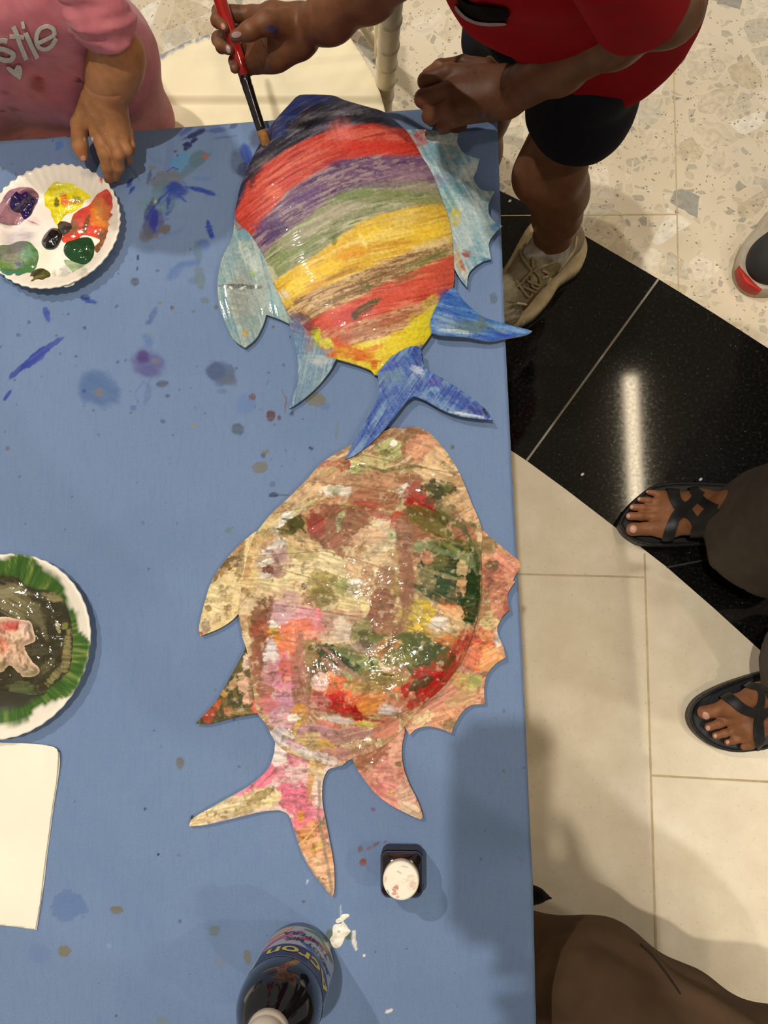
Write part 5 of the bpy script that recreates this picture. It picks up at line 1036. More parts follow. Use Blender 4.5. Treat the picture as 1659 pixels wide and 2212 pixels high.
blob('paint_pool', [(-150, 1390), (-120, 1290), (-60, 1252), (0, 1248), (36, 1246), (60, 1272), (100, 1274), (134, 1290), (152, 1330), (158, 1380), (156, 1440), (140, 1464), (110, 1480), (96, 1500), (60, 1500), (0, 1490), (-80, 1480), (-130, 1450)], z2, .003, (52, 48, 30), p2,
     [(30, 1300, 46, 34, 30, (128, 120, 86), .5, .3, .7, .9), (14, 1280, 30, 12, -10, (140, 134, 100), .5, .3, .6, .9), (70, 1330, 30, 22, 50, (110, 104, 72), .5, .3, .7, .8), (116, 1290, 24, 9, 10, (150, 140, 96), .5, .3, .6, .8), (144, 1410, 9, 46, 6, (140, 130, 84), .5, .2, .6, .95), (118, 1460, 8, 26, 40, (140, 132, 86), .5, .2, .6, .9), (46, 1490, 34, 16, 0, (96, 106, 66), .6, .3, .6, .8), (100, 1440, 26, 8, -50, (100, 96, 66), .6, .3, .6, .8), (90, 1350, 6, 40, -20, (104, 96, 72), .5, .2, .5, .9), (125, 1355, 4, 14, -15, (170, 160, 120), .4, .2, .3, .95), (140, 1352, 7, 8, 20, (126, 126, 60), .4, .2, .3, .9), (80, 1405, 20, 14, 0, (80, 76, 56), .7, .3, .6, .8)], seed=20, k=14, label='dark olive wet paint pool')
# crumpled tissue lying in the dark plate
tp_, tq, tsd = fill(cat_poly([(-60, 1340), (-20, 1336), (12, 1332), (40, 1338), (64, 1342), (72, 1362), (76, 1384), (62, 1392), (54, 1400), (66, 1424), (84, 1444), (80, 1458), (54, 1464), (40, 1454), (24, 1440), (8, 1450), (-20, 1456), (-50, 1450), (-80, 1400)], 4), 2.0)
x, y = tp_[:, 0], tp_[:, 1]
r1 = abs(fbm(x * .022 + .4 * fbm(x * .03, y * .03, 2, 2), y * .022, 31, 4) - .5) * 2
tz = z2(x, y) + .0035 + .018 * ss(0, 26, tsd) * (.35 + 1.2 * r1) + .007 * ss(0, 12, tsd) * abs(fbm(x * .055 + 1.5 * fbm(x * .03, y * .03, 4, 2), y * .04, 37, 3) - .5) * 2 + .006 * ss(40, 0, np.hypot(x - 20, y - 1370)) 
TV = Q(x, y, tz); tq = fixup(TV, tq)
P = Paint(tp_, (222, 190, 164))
for d in [(20, 1352, 34, 12, -5, (208, 106, 96), .5, .4, .3, .8), (26, 1354, 14, 7, 0, (196, 66, 64), .5, .4, .2, .8), (0, 1390, 20, 22, 0, (224, 140, 110), .5, .5, .2, .6), (60, 1452, 28, 16, 20, (172, 156, 122), .5, .4, .3, .9), (44, 1420, 14, 30, 0, (200, 166, 140), .5, .4, .3, .6), (8, 1440, 14, 16, 0, (180, 160, 120), .5, .4, .3, .8), (58, 1360, 16, 16, 0, (232, 206, 190), .5, .4, .3, .7)]: P.dab(*d)
tv, tf = solid(TV, tq, .002)
ti = mk('tissue', tv, tf, mat_plain('tissue_paper', (0, 0, 0), .9, .1, 100, .06, .4, 300, attr=True, sss=.0), None, np.concatenate([P.C, P.C])); tag(ti, 'crumpled pinkish tissue lying in the dark olive paint plate', 'tissue')
# folded white paper
M_SHEET = mat_plain('white_paper', (238, 230, 212), .8, .15, 12, .04, .15, 400, .0003)
sheet = empty('folded_paper', Q(0, 1800, TZ), 'blank white folded paper at the left edge below the green plate', 'paper')
for nm, out, z0 in (('lower_leaf', [(-160, 1600, 1), (0, 1606), (60, 1608), (105, 1612), (128, 1626, 1), (129, 1650), (124, 1690), (116, 1740), (108, 1800), (100, 1860), (96, 1900), (88, 1950), (79, 2009, 1), (0, 1999), (-160, 1994, 1)], .0010), ('upper_leaf', [(-160, 1599, 1), (0, 1604), (60, 1606), (100, 1610), (122, 1618), (125, 1640), (121, 1690), (113, 1740), (105, 1800), (97, 1860), (92, 1900), (86, 1950), (76, 2007, 1), (0, 1998), (-160, 1992, 1)], .0032)):
    slab(nm, cat_poly(out, 3), 5, lambda x, y, s, z0=z0: TZ + z0 + .0035 * ss(90, 128, x) * ss(1700, 1615, y) * (1 if z0 > .002 else .6) + .0008 * fbm(x * .01, y * .01, 3, 2), .0009, None, M_SHEET, sheet)
# thick spilt white paint
sp0 = lambda x, y: TZ + 0 * np.asarray(x)
s_ = blob('paint_spill', [(718, 2008), (722, 1998), (736, 1996), (742, 1990), (752, 2004), (758, 2012), (746, 2026), (740, 2040), (728, 2048), (716, 2042), (712, 2030), (718, 2020)], sp0, .0022, (236, 230, 212), None, [(732, 2012, 3, 3, 0, (170, 170, 140), .4, .2, .2, .8)], seed=41, rag=2.5, mat=mat_plain('white_paint', (0, 0, 0), .3, .4, 90, .05, .5, 140, .001, attr=True)); tag(s_, 'dried white paint spill on the blue cloth, larger blob beside the dark bottle', 'paint spill')
s_ = blob('paint_spill', [(725, 1988), (734, 1982), (738, 1976), (750, 1974), (755, 1978), (746, 1986), (738, 1992), (728, 1994)], sp0, .0016, (236, 230, 212), None, seed=42, rag=1.5, mat=bpy.data.materials['white_paint']); tag(s_, 'small dried white paint spill just above the larger white blob', 'paint spill')
# paint jar with white cap
M_CLEAR = mat_plain('jar_plastic', (26, 16, 20), .12, .5, 60, .2, .1, 120, coat=.5)
M_CAP = mat_plain('white_cap', (0, 0, 0), .4, .4, 60, .05, .1, 200, attr=True)
jc_ = Q(866, 1903, TZ + .056); jb = np.array([jc_[0], jc_[1], TZ]); rc_ = 39.5 * MPP(866, 1903, TZ + .056) / .0172; jar = empty('paint_jar', jb, 'small square paint jar with a paint-smudged white cap', 'jar')
def rsq(hw, r, z, n=8):
    P_ = []
    for cx_, cy_, a0 in ((hw - r, hw - r, 0), (-hw + r, hw - r, 90), (-hw + r, -hw + r, 180), (hw - r, -hw + r, 270)):
        for i in range(n):
            a = math.radians(a0 + 90 * i / (n - 1)); P_.append((jb[0] + cx_ + r * math.cos(a), jb[1] + cy_ + r * math.sin(a), z))
    return P_
V = []; lev = [(.0185, .006, .0), (.0200, .007, .002), (.0202, .007, .034), (.0196, .0075, .038), (.0172, .012, .042), (.0155, .0150, .044)]
for hw, r, z in lev: V += rsq(hw, min(r, hw - .0002), TZ + .0005 + z)
n = 32; Fc = [(i * n + k, i * n + (k + 1) % n, (i + 1) * n + (k + 1) % n, (i + 1) * n + k) for i in range(len(lev) - 1) for k in range(n)] + [tuple(range(n))[::-1], tuple(range((len(lev) - 1) * n, len(lev) * n))]
mk('jar_body', V, Fc, M_CLEAR, jar)
V = []
for z in (.006, .030): V += rsq(.0207, .0075, TZ + z)
Fc = [(k, (k + 1) % n, n + (k + 1) % n, n + k) for k in range(n)]
mk('jar_label', V, Fc, mat_plain('jar_label_paper', (52, 44, 54), .5), jar)
pr = [(a_ * rc_, b_) for a_, b_ in [(.0168, .044), (.0172, .0445), (.0172, .0535), (.0168, .0552), (.0160, .0560), (.0120, .0562), (.008, .0562), (.004, .0562), (.0005, .0562)]]
V, Fc = lathe(pr, 96, (jb[0], jb[1], TZ))
V = np.array(V)
for i in range(3):
    for k in range(96):
        if k % 2: V[i * 96 + k, :2] = jb[:2] + (V[i * 96 + k, :2] - jb[:2]) * .985
P = Paint(PX(V), (240, 230, 210))
cap = mk('cap', V, Fc, M_CAP, jar, P.C)
cv, cq_, cs = fill(ell(866, 1903, 37, 39), 1.6)
P = Paint(cv, (240, 230, 210))
for d in [(855, 1918, 5, 9, 20, (176, 80, 76), .8, .2, .4, .8), (852, 1930, 6, 4, 0, (190, 96, 90), .8, .2, .4, .7), (838, 1927, 2, 5, -30, (50, 90, 170), .5, .2, .3, .9), (833, 1899, 3, 6, 10, (220, 170, 160), .6, .3, .3, .8), (892, 1912, 6, 9, 30, (200, 140, 130), .8, .2, .5, .7), (862, 1884, 7, 1.5, 30, (150, 110, 80), .5, .2, .3, .8), (875, 1872, 8, 2, 10, (170, 180, 206), .7, .3, .4, .7), (886, 1898, 9, 8, 0, (222, 200, 180), .7, .3, .5, .7), (860, 1937, 4, 3, 0, (196, 120, 116), .7, .2, .4, .7)]: P.dab(*d)
emb = np.zeros(len(cv))
for (ex, ey, er) in ((887, 1895, 7), (873, 1900, 5), (889, 1912, 8)):
    rr_ = np.hypot(cv[:, 0] - ex, cv[:, 1] - ey); emb += .0006 * np.exp(-((rr_ - er) / 1.6) ** 2)
for i in range(5):
    ex, ey = 846 + i * 6, 1912 - i * 3.2; emb += .0005 * np.exp(-(((cv[:, 0] - ex) / 1.2) ** 2 + ((cv[:, 1] - ey) / 4) ** 2))
VV = Q(cv[:, 0], cv[:, 1], TZ + .0566 + emb); cq_ = fixup(VV, cq_)
V2, F2 = solid(VV, cq_, .0006); mk('cap_top', V2, F2, M_CAP, jar, np.concatenate([P.C, P.C]))

# big dark paint bottle
bb = Q(645, 2078, TZ); bot = empty('paint_bottle', bb, 'tall dark paint bottle with white cap and blue label at the bottom edge', 'bottle')
Rb = .0365
prof = [(.030, 0), (.0345, .001), (Rb, .006), (Rb, .095), (.0355, .104), (.0325, .114), (.027, .124), (.020, .132), (.0155, .136), (.0150, .140), (.001, .140)]
v, f = lathe(prof, 72, (bb[0], bb[1], TZ + .0006)); mk('bottle_body', v, f, mat_plain('dark_bottle', (12, 10, 16), .10, .5, 30, .2, .06, 60, coat=.7, rvar=.03), bot)
v, f = lathe([(.0165, .138), (.0172, .139), (.0172, .147), (.0165, .1485), (.0165, .150), (.0168, .151), (.0166, .164), (.0150, .167), (.001, .167)], 64, (bb[0], bb[1], TZ)); mk('cap', v, f, mat_plain('bottle_cap', (216, 204, 186), .5, .3), bot)
A0 = 62.0                         # the way the label's middle faces, degrees
def cyl(u, z, r):                 # u: metres along the label as one reads it
    a = math.radians(A0) + u / r
    return (bb[0] + r * math.cos(a), bb[1] + r * math.sin(a), TZ + z)
def wrap(name, u0, u1, z0, z1, r, mat, parent):
    nn = 40; V = []
    for z in (z0, z1):
        for i in range(nn): V.append(cyl(u0 + (u1 - u0) * i / (nn - 1), z, r))
    return mk(name, V, [(i, i + 1, nn + i + 1, nn + i) for i in range(nn - 1)], mat, parent)
lab = wrap('label', -.062, .058, .014, .088, Rb + .0003, mat_plain('label_grey', (170, 176, 186), .35, .4, 40, .06), bot)
wrap('label_panel', -.040, .046, .060, .0875, Rb + .0005, mat_plain('label_navy', (30, 36, 92), .35), lab)
wrap('label_side', -.062, -.042, .014, .088, Rb + .0005, mat_plain('label_pale_blue', (128, 156, 180), .35, .4, 300, .4), lab)
def text(name, body_, u, z, size, r, col, parent, shear=0, ang=0, sx=1.0):
    cu = bpy.data.curves.new(name, 'FONT'); cu.body = body_; cu.size = size; cu.align_x = 'CENTER'; cu.resolution_u = 4; cu.shear = shear
    cu.offset = size * .018
    ob = bpy.data.objects.new(name, cu); COL.objects.link(ob); bpy.context.view_layer.update()
    me = bpy.data.meshes.new_from_object(ob); bpy.data.objects.remove(ob); bpy.data.curves.remove(cu)
    bmx = bmesh.new(); bmx.from_mesh(me); bmesh.ops.triangulate(bmx, faces=bmx.faces); bmesh.ops.subdivide_edges(bmx, edges=[e for e in bmx.edges if e.calc_length() > size * .12], cuts=2)
    bmesh.ops.triangulate(bmx, faces=bmx.faces)
    c_, s_ = math.cos(math.radians(ang)), math.sin(math.radians(ang))
    V = [cyl(u + (v.co.x * c_ * sx - v.co.y * s_), z + v.co.x * s_ + v.co.y * c_, r) for v in bmx.verts]; bmx.verts.index_update()
    Fc = [tuple(v.index for v in f.verts) for f in bmx.faces]; bmx.free(); bpy.data.meshes.remove(me)
    nm = 'txt_' + '_'.join(str(k) for k in col)
    m = bpy.data.materials.get(nm) or mat_plain(nm, col, .4)
    return mk(name, V, Fc, m, parent, smooth=False)
text('lettering', 'Acron', -.001, .0665, .0235, Rb + .0008, (214, 196, 60), lab, sx=1.28)
text('lettering', 'READY MIX', -.004, .046, .0098, Rb + .0008, (34, 36, 84), lab, sx=1.1, ang=-7)
text('lettering', 'TEMPERA', .002, .031, .0105, Rb + .0008, (34, 36, 84), lab, sx=1.2, ang=-5)
def swoosh(pts, w, col, name='label_stroke'):
    c = cat_poly([(p[0] * 1e4, p[1] * 1e4) for p in pts], 8, closed=False) / 1e4
    t = np.gradient(c, axis=0); t /= np.linalg.norm(t, axis=1)[:, None]; nn = np.stack([-t[:, 1], t[:, 0]], 1); k = len(c)
    ww = w * (0.25 + .75 * np.sin(np.pi * np.linspace(.08, .92, k)))
    V = [cyl(*(c[i] + nn[i] * ww[i] / 2), Rb + .0006) for i in range(k)] + [cyl(*(c[i] - nn[i] * ww[i] / 2), Rb + .0006) for i in range(k)]
    nm = 'txt_' + '_'.join(str(q_) for q_ in col); m = bpy.data.materials.get(nm) or mat_plain(nm, col, .4)
    mk(name, V, [(i, k + i, k + i + 1, i + 1) for i in range(k - 1)], m, lab)
swoosh([(-.036, .042), (-.024, .052), (-.010, .057), (.004, .052), (.012, .042)], .005, (56, 110, 184)); swoosh([(-.030, .026), (-.012, .030), (.004, .040), (.022, .052)], .005, (190, 44, 60)); swoosh([(.010, .026), (.022, .038), (.038, .046), (.046, .056)], .008, (190, 90, 130))
swoosh([(-.034, .020), (-.018, .022), (-.006, .018), (.010, .020)], .006, (100, 140, 84)); swoosh([(.022, .016), (.032, .026), (.046, .030)], .010, (214, 160, 110)); swoosh([(-.060, .030), (-.054, .040), (-.046, .036)], .004, (60, 90, 130), 'side_stroke'); swoosh([(-.060, .060), (-.052, .066), (-.044, .062)], .004, (60, 90, 130), 'side_stroke')

# paintbrush
b0, b1 = Q(577, 320, TZ + .024), Q(502, 83, .600); d = (b1 - b0); Lb = np.linalg.norm(d); d /= Lb
br = empty('paintbrush', b0, 'red-handled paintbrush touching the dark head of the rainbow fish', 'paintbrush')
at = lambda s: b0 + d * s
mp_ = MPP(540, 200, .56)
def along(name, pr, m):
    v, f = tube([at(s) for s, r in pr], [r for s, r in pr], 18); return mk(name, v, f, m, br)
along('bristles', [(-.004, .0012), (.000, .0042), (.006, .0062), (.016, .0062), (.022, .0056)], mat_plain('bristles', (150, 104, 60), .7, .2, 200, .3, .5, 500))
along('bristle_tip', [(-.0055, .0010), (-.002, .0040), (.002, .0052), (.0045, .0056)], mat_plain('paint_loaded_tip', (70, 66, 64), .2, .5))
along('ferrule', [(.020, .0057), (.024, .0060), (.050, .0060), (.060, .0062), (.066, .0066), (.069, .0062), (.073, .0067), (.079, .0066)], mat_plain('paint_blackened_ferrule', (22, 20, 20), .22, .6, 120, .4, .4, 160, .0006, coat=.5))
along('handle', [(.078, .0064), (.090, .0070), (.110, .0075), (.13, .0078), (.155, .0074), (.19, .0062), (.23, .0050), (.26, .0042), (.268, .003), (.27, .0012)], mat_plain('red_lacquer', (158, 26, 22), .2, .5, 20, .08, .05, 100, coat=.5))

# white bamboo-style chair
M_CH = mat_plain('ivory_resin', (236, 222, 190), .42, .35, 20, .04, .05, 200)
SZ = .315
ch = empty('bamboo_chair', (*Q(590, 190, 0)[:2], 0), 'ivory bamboo-style chair behind the top of the table', 'chair')
seat_o = cat_poly([(326, 134), (384, 100), (447, 76), (560, 66), (690, 64), (742, 70), (764, 92), (800, 150), (818, 190), (832, 240), (846, 300), (700, 312), (520, 312), (385, 312), (352, 215), (338, 166)], 4)
def seatcol(p):
    P = Paint(p, (238, 226, 192)); P.line([(324, 137), (360, 114), (400, 94), (450, 77)], 13, (176, 176, 176), .9, dry=.9, taper=False)
    P.line([(324, 137), (360, 114), (400, 94), (450, 77)], 7, (120, 128, 150), .7, dry=.95, taper=False); P.dab(470, 120, 60, 20, 0, (228, 214, 184), .5, .5, .3, .4); return P.C
slab('seat', seat_o, 4, lambda x, y, s: SZ + .004 * (1 - np.exp(-s / 10)) - .012 * ss(200, 232, y + .00 * x), .030, seatcol, mat_plain('ivory_seat', (0, 0, 0), .45, .3, 20, .04, attr=True), ch)
skp = Q(590, 165, SZ)
def post(name, pts, r, rings, parent=ch):
    P_ = np.array(pts, float); L = np.r_[0, np.cumsum(np.linalg.norm(np.diff(P_, axis=0), axis=1))]
    S = np.linspace(0, L[-1], 260); C_ = np.stack([np.interp(S, L, P_[:, i]) for i in range(3)], 1)
    R_ = np.full(len(S), r)
    for k in rings:
        R_ = R_ + r * .15 * np.exp(-((S - k * L[-1]) / .0030) ** 2) - r * .02 * np.exp(-((S - k * L[-1]) / .012) ** 2)
    v, f = tube(C_, R_, 20); mk(name, v, f, M_CH, parent)
pA = Q(828, 236, .20); pB = Q(846, -6, .56)
mA = MPP(836, 120, .4) * 22
dirp = (pB - pA); dirp /= np.linalg.norm(dirp)
foot = pA - dirp * (pA[2] / dirp[2]); topp = pB + dirp * .14
post('back_post', [foot, pA, pB, topp], mA, [.06, .16, .27, .385, .47, .555, .64, .74, .85, .95])
bk = Q(742, 20, SZ) - Q(806, 236, SZ); bk /= np.linalg.norm(bk)
off = bk * .30
post('back_post', [foot + off, pA + off, pB + off, topp + off], mA, [.06, .16, .27, .36, .455, .545, .635, .74, .85, .95])
for k in (.02, .10, .14):
    a_ = topp - dirp * k; v, f = tube([a_, a_ + off], [mA * .55] * 2, 14); mk('back_rail', v, f, M_CH, ch)
for k in range(1, 6):
    o_ = off * k / 6; v, f = tube([topp - dirp * .10 + o_, pA + dirp * .14 + o_], [mA * .4] * 2, 12); mk('spindle', v, f, M_CH, ch)
s0 = Q(772, 34, SZ - .05); s1 = Q(808, 96, SZ - .13)
v, f = tube([s0 + (s0 - s1) * .5, s0, s1], [mA * .5] * 3, 14); mk('side_brace', v, f, M_CH, ch)
for px_, py_ in ((378, 214), (430, 112)):
    q0 = Q(px_, py_, SZ - .03); post('front_leg', [(q0[0], q0[1], 0), (q0[0], q0[1], .15), q0], mA * .85, [.15, .4, .65, .9])
for a_, b_ in (((378, 214), (430, 112)),):
    A_, B_ = Q(*a_, SZ - .03), Q(*b_, SZ - .03); v, f = tube([A_ * [1, 1, 0] + [0, 0, .12], B_ * [1, 1, 0] + [0, 0, .12]], [mA * .5] * 2, 12); mk('stretcher', v, f, M_CH, ch)

# bits on the floor
M_BAG = mat_plain('black_fabric', (12, 12, 13), .8, .2, 100, .2, .4, 400)
bag = Sdf(); bag.chain([(1060, 1935, .20, 50), (1120, 1932, .195, 30), (1160, 1934, .19, 14), (1192, 1940, .185, 3)], .01); bag.wchain([(*(Q(1070, 1940, .10)), .045), (*(Q(1070, 1940, .05)), .048)], .03)
v, q = bag.mesh(.004); o = mk('bag', v, q, M_BAG); tag(o, 'black bag poking out from under the table beside the brown trousers', 'bag')
for (x_, y_), lb in (((1258, 1025), 'tiny white bit on the black granite near the table edge'), ((1513, 1036), 'tiny white bit on the black granite above the upper sandal'), ((1101, 435), 'tiny white paper scrap on the black granite left of the sneaker')):
    c_ = Q(x_, y_, 0.0); v, f = lathe([(.0025, .0003), (.0034, .0012), (.0026, .0024), (.0006, .0028)], 7, c_); v = np.array(v); v[:, 0] += (v[:, 1] - c_[1]) * .4
    o = mk('white_bit', v, f, M_WHITE); tag(o, lb, 'scrap')

# ================================================================== people
def mat_skin(name):
    return mat_plain(name, (0, 0, 0), 0.5, 0.3, 90, 0.10, 0.25, 420, 0.0005, attr=True, sss=0.08, rvar=0.08)
M_SKIN = mat_skin('skin')
M_NAIL = mat_plain('nail', (196, 150, 128), 0.3, 0.5, 100, 0.06, 0)
def skin_paint(base, tint, dabs=(), lines=(), scale=0.05):
    def f(V):
        p = PX(V); P = Paint(p, base)
        n = fbm(p[:, 0] * scale, p[:, 1] * scale, 7, 3)
        mixc(P.C, tint, 0.55 * ss(0.5, 0.75, n)); mixc(P.C, [c * 0.86 for c in base], 0.5 * ss(0.5, 0.25, n))
        for d in dabs: P.dab(*d)
        for l in lines: P.line(*l)
        return P.C
    return f
def head_on(s, c, r, look):
    """a plain head with brow, nose, chin and ears; look = direction the face points"""
    c = np.array(c, float); f = np.array(look, float); f /= np.linalg.norm(f)
    sd = np.cross(f, [0, 0, 1.0]); sd /= np.linalg.norm(sd); u = np.cross(sd, f)
    s.cone(c, c + f * r * 0.15, r, r * 0.95, 0.03)
    s.cone(c - u * r * 0.45 + f * r * 0.35, c - u * r * 0.85 + f * r * 0.55, r * 0.62, r * 0.38, 0.03)
    s.cone(c + f * r * 1.08 + u * r * 0.02, c + f * r * 1.24 - u * r * 0.28, r * 0.07, r * 0.13, 0.012)
    for k in (-1, 1):
        s.cone(c + sd * r * 0.98 * k, c + sd * r * 1.02 * k - u * r * 0.3, r * 0.16, r * 0.12, 0.008)
        s.cone(c + f * r * 1.05 + sd * k * r * .3 + u * r * .12, c + f * r * 1.02 + sd * k * r * .45 + u * r * .1, r * .07, r * .06, .01)
    s.cone(c + f * r * 1.02 - u * r * 0.52 - sd * r * .2, c + f * r * 1.02 - u * r * 0.52 + sd * r * .2, r * 0.09, r * 0.09, 0.012)
    return f, sd, u
def hair_on(name, c, r, f, u, mat, parent):
    s = Sdf(); c = np.array(c, float)
    s.cone(c - f * r * 0.12 + u * r * 0.12, c - f * r * 0.25 - u * r * 0.1, r * 1.06, r * 1.0, 0.02)
    s.cut.append((c + f * r * 0.55, f * 0.8 - u * 0.6))
    s.fold = lambda P: 0.004 * np.sin(P[..., 0] * 160 + 3 * np.sin(P[..., 2] * 40))
    v, q = s.mesh(0.006); mk(name, v, q, mat, parent)
M_HAIR = mat_plain('dark_hair', (28, 22, 20), 0.5, 0.4, 80, 0.3, 0.5, 300)
def body(name, s, fine, h, hf, col, label, org=None):
    """one continuous skin: finer cells inside the given boxes (hands, feet)"""
    parts = []
    for lo, hi in fine:
        v, q = s.mesh(hf, np.array(lo), np.array(hi))
        e = np.minimum(v - np.array(lo), np.array(hi) - v).min(1)      # the fine skin dives under the coarse one at its rim
        parts.append((v - s_norm(s, v) * (0.0014 * ss(2.2 * h, 0.2 * h, e))[:, None], q))
    v, q = s.mesh(h)
    c = v[q].mean(1); keep = np.ones(len(q), bool)
    for lo, hi in fine:
        keep &= ~((c > np.array(lo) + 2.0 * h) & (c < np.array(hi) - 2.0 * h)).all(1)
    w = np.ones(len(v)) * 0.0
    for lo, hi in fine: w = np.maximum(w, ss(0, 2.0 * h, np.minimum(v - np.array(lo), np.array(hi) - v).min(1)))
    v = v - s_norm(s, v) * (w * 0.0014)[:, None]
    parts.append((v, q[keep]))
    V, Qd = jmesh(parts)
    used = np.unique(Qd); mp = np.full(len(V), -1); mp[used] = np.arange(len(used))
    V = V[used]; Qd = mp[Qd]
    o = mk('person', V, Qd, M_SKIN, None, col(V)); return tag(o, label, 'person')
def s_norm(s, V, e=0.0015):
    g = np.stack([s.ev(V + np.eye(3)[i] * e) - s.ev(V - np.eye(3)[i] * e) for i in range(3)], -1)
    return g / (np.linalg.norm(g, axis=-1, keepdims=True) + 1e-9)
def bbox(pts, pad):
    a = np.array([Q(*p[:3]) for p in pts]); return a.min(0) - pad, a.max(0) + pad
def folds(amp, fx, fy, fz, seed):
    def f(P):
        s = P.shape[:-1]; x = P[..., 0].ravel(); y = P[..., 1].ravel(); z = P[..., 2].ravel()
        return (amp * (fbm(x * fx + z * fz * .6, y * fy + z * fz, seed, 3) - 0.5) * 2).reshape(s)
    return f

# ---------------------------------------------------------------- child in pink at the top left
t = Sdf()
t.chain([(60, -20, .69, 44), (198, 0, .69, 44), (256, 118, .628, 48), (245, 160, .606, 47), (224, 214, .578, 43)], .02)
for a, b in (((204, 224, .572, 24), (212, 290, .549, 17)), ((220, 224, .576, 28), (241, 302, .551, 16)), ((234, 226, .576, 26), (262, 299, .549, 14)), ((246, 230, .57, 22), (276, 289, .543, 11))):
    t.chain([a, b], .012)
t.chain([(196, 232, .566, 26), (172, 270, .552, 17), (171, 296, .542, 14.5), (173, 316, .536, 15), (179, 338, .529, 10.5)], .006)
t.chain([(212, 290, .549, 17), (226, 330, .545, 14.5), (232, 360, .530, 12.5), (236, 389, .512, 8.5)], .0035)
t.chain([(241, 302, .551, 15.5), (256, 332, .546, 12.5), (257, 360, .528, 11), (250, 385, .510, 8)], .0035)
t.chain([(262, 299, .549, 13), (275, 326, .543, 10), (279, 349, .522, 7)], .003)
t.chain([(276, 289, .543, 11), (284, 313, .536, 7.5), (287, 329, .522, 5.5)], .003)
shc = Q(-20, -20, .69)
t.chain([(60, -20, .69, 50), (-30, -20, .69, 60), (80, 150, .52, 70), (130, 280, .36, 80)], .03)
t.chain([(-30, -20, .69, 50), (-200, 10, .68, 45)], .03)
rw = Q(-200, 10, .68); t.wchain([(*rw, .028), (*(rw + [-.06, .02, -.13]), .026), (*(rw + [-.07, .01, -.25]), .022), (*(rw + [-.07, .0, -.30]), .020)], .02)
for k in (0, 1):
    hp = Q(70 + 90 * k, 290, .36); t.wchain([(*hp, .055), (hp[0], hp[1] + .01, .20, .04), (hp[0], hp[1] + .02, .05, .028), (hp[0], hp[1] - .05, .022, .022)], .02)
hc = shc + np.array([-0.01, 0.03, 0.165]); t.wchain([(*shc, .04), (*hc, .04)], .03)
fT = head_on(t, hc, .078, (0.25, -0.8, -0.45))
lo, hi = bbox([(150, 210, .57), (300, 400, .51), (200, 210, .59), (160, 345, .52)], .02)
tod = body('person', t, [(lo, hi)], 0.0042, 0.0013, skin_paint((176, 122, 78), (186, 126, 88), [
    (198, 302, 3, 6, 10, (226, 214, 206), .4, .2, .2, 1), (228, 289, 2, 2, 0, (150, 160, 176), .3, .2, .2, .9), (183, 300, 2, 4, 0, (210, 190, 170), .4, .2, .2, .8), (200, 248, 1, 3, 0, (200, 180, 160), .4, .2, .2, .7),
    (232, 375, 10, 20, 0, (150, 92, 66), .3, .5, .2, .4), (252, 320, 10, 8, 0, (168, 100, 78), .3, .5, .1, .5), (176, 335, 10, 10, 0, (168, 104, 74), .3, .4, .1, .5)]),
    'person, a small child in a pink dress reaching for the paper plate of paints')
decal('fingernail', t, ell(180, 342, 6, 6, 0), 1.2, .0006, .0012, M_NAIL, tod)
hair_on('hair', hc, .078, fT[0], fT[2], M_HAIR, tod)
M_PINK = mat_plain('pink_jersey', (0, 0, 0), 0.85, 0.15, 60, 0.10, 0.35, 500, 0.0006, attr=True, sheen=0.2)
def pinkp(V):
    p = PX(V); P = Paint(p, (196, 112, 122))
    n = fbm(p[:, 0] * .02, p[:, 1] * .02, 5, 4); mixc(P.C, (180, 98, 108), .6 * ss(.5, .7, n)); mixc(P.C, (206, 128, 134), .5 * ss(.45, .3, n))
    for d in [(80, 183, 16, 18, 0, (150, 72, 66), .4, .3, .2, .8), (82, 170, 6, 6, 0, (140, 44, 44), .5, .3, .2, .9), (171, 174, 5, 6, 30, (90, 30, 34), .7, .2, .2, .95), (28, 236, 12, 4, 15, (112, 44, 34), .6, .2, .2, .9), (4, 240, 5, 2, 0, (112, 44, 34), .6, .2, .2, .9), (10, 200, 12, 5, 30, (160, 70, 70), .5, .4, .3, .7), (30, 265, 26, 40, -20, (150, 100, 82), .6, .5, .4, .6), (60, 200, 40, 14, 20, (204, 116, 104), .5, .5, .3, .5), (4, 124, 5, 10, -20, (60, 50, 36), .7, .3, .3, .8), (16, 130, 10, 6, 20, (120, 120, 80), .6, .4, .4, .6), (155, 90, 3, 3, 0, (120, 90, 130), .4, .3, .2, .7), (186, 137, 3, 2, 0, (90, 60, 80), .5, .3, .2, .8)]: P.dab(*d)
    return P.C
dr = Sdf()
dr.chain([(-10, -30, .67, 112), (80, 112, .54, 108), (150, 232, .38, 116)], .06)
dr.chain([(130, -10, .675, 74), (200, 122, .54, 106), (266, 256, .38, 104)], .06)
dr.chain([(-150, 0, .675, 74), (-70, 150, .53, 92), (10, 262, .38, 96)], .06)
dr.chain([(-30, -30, .685, 80), (165, -16, .69, 62)], .05); dr.chain([(-30, -30, .685, 80), (-190, 5, .685, 62)], .05)
dr.cut.append((Q(120, 260, .30), np.array([0, 0, -1.0]))); dr.cut.append((Q(-10, -30, .76), np.array([0, 0, 1.0])))
dr.fold = folds(.007, 30, 12, 6, 4)
v, q = dr.mesh(.0042, shell=.012); v = relax(v, q, 3)
dress = mk('dress', v, q, M_PINK, tod, pinkp(v))
sl = Sdf(); sl.chain([(170, -30, .70, 66), (210, 25, .680, 60), (252, 92, .65, 55)], .02)
hd = Q(256, 104, .645) - Q(200, 0, .70); hd /= np.linalg.norm(hd)
sl.cut.append((Q(247, 72, .656), hd)); sl.fold = folds(.0075, 34, 34, 60, 9)
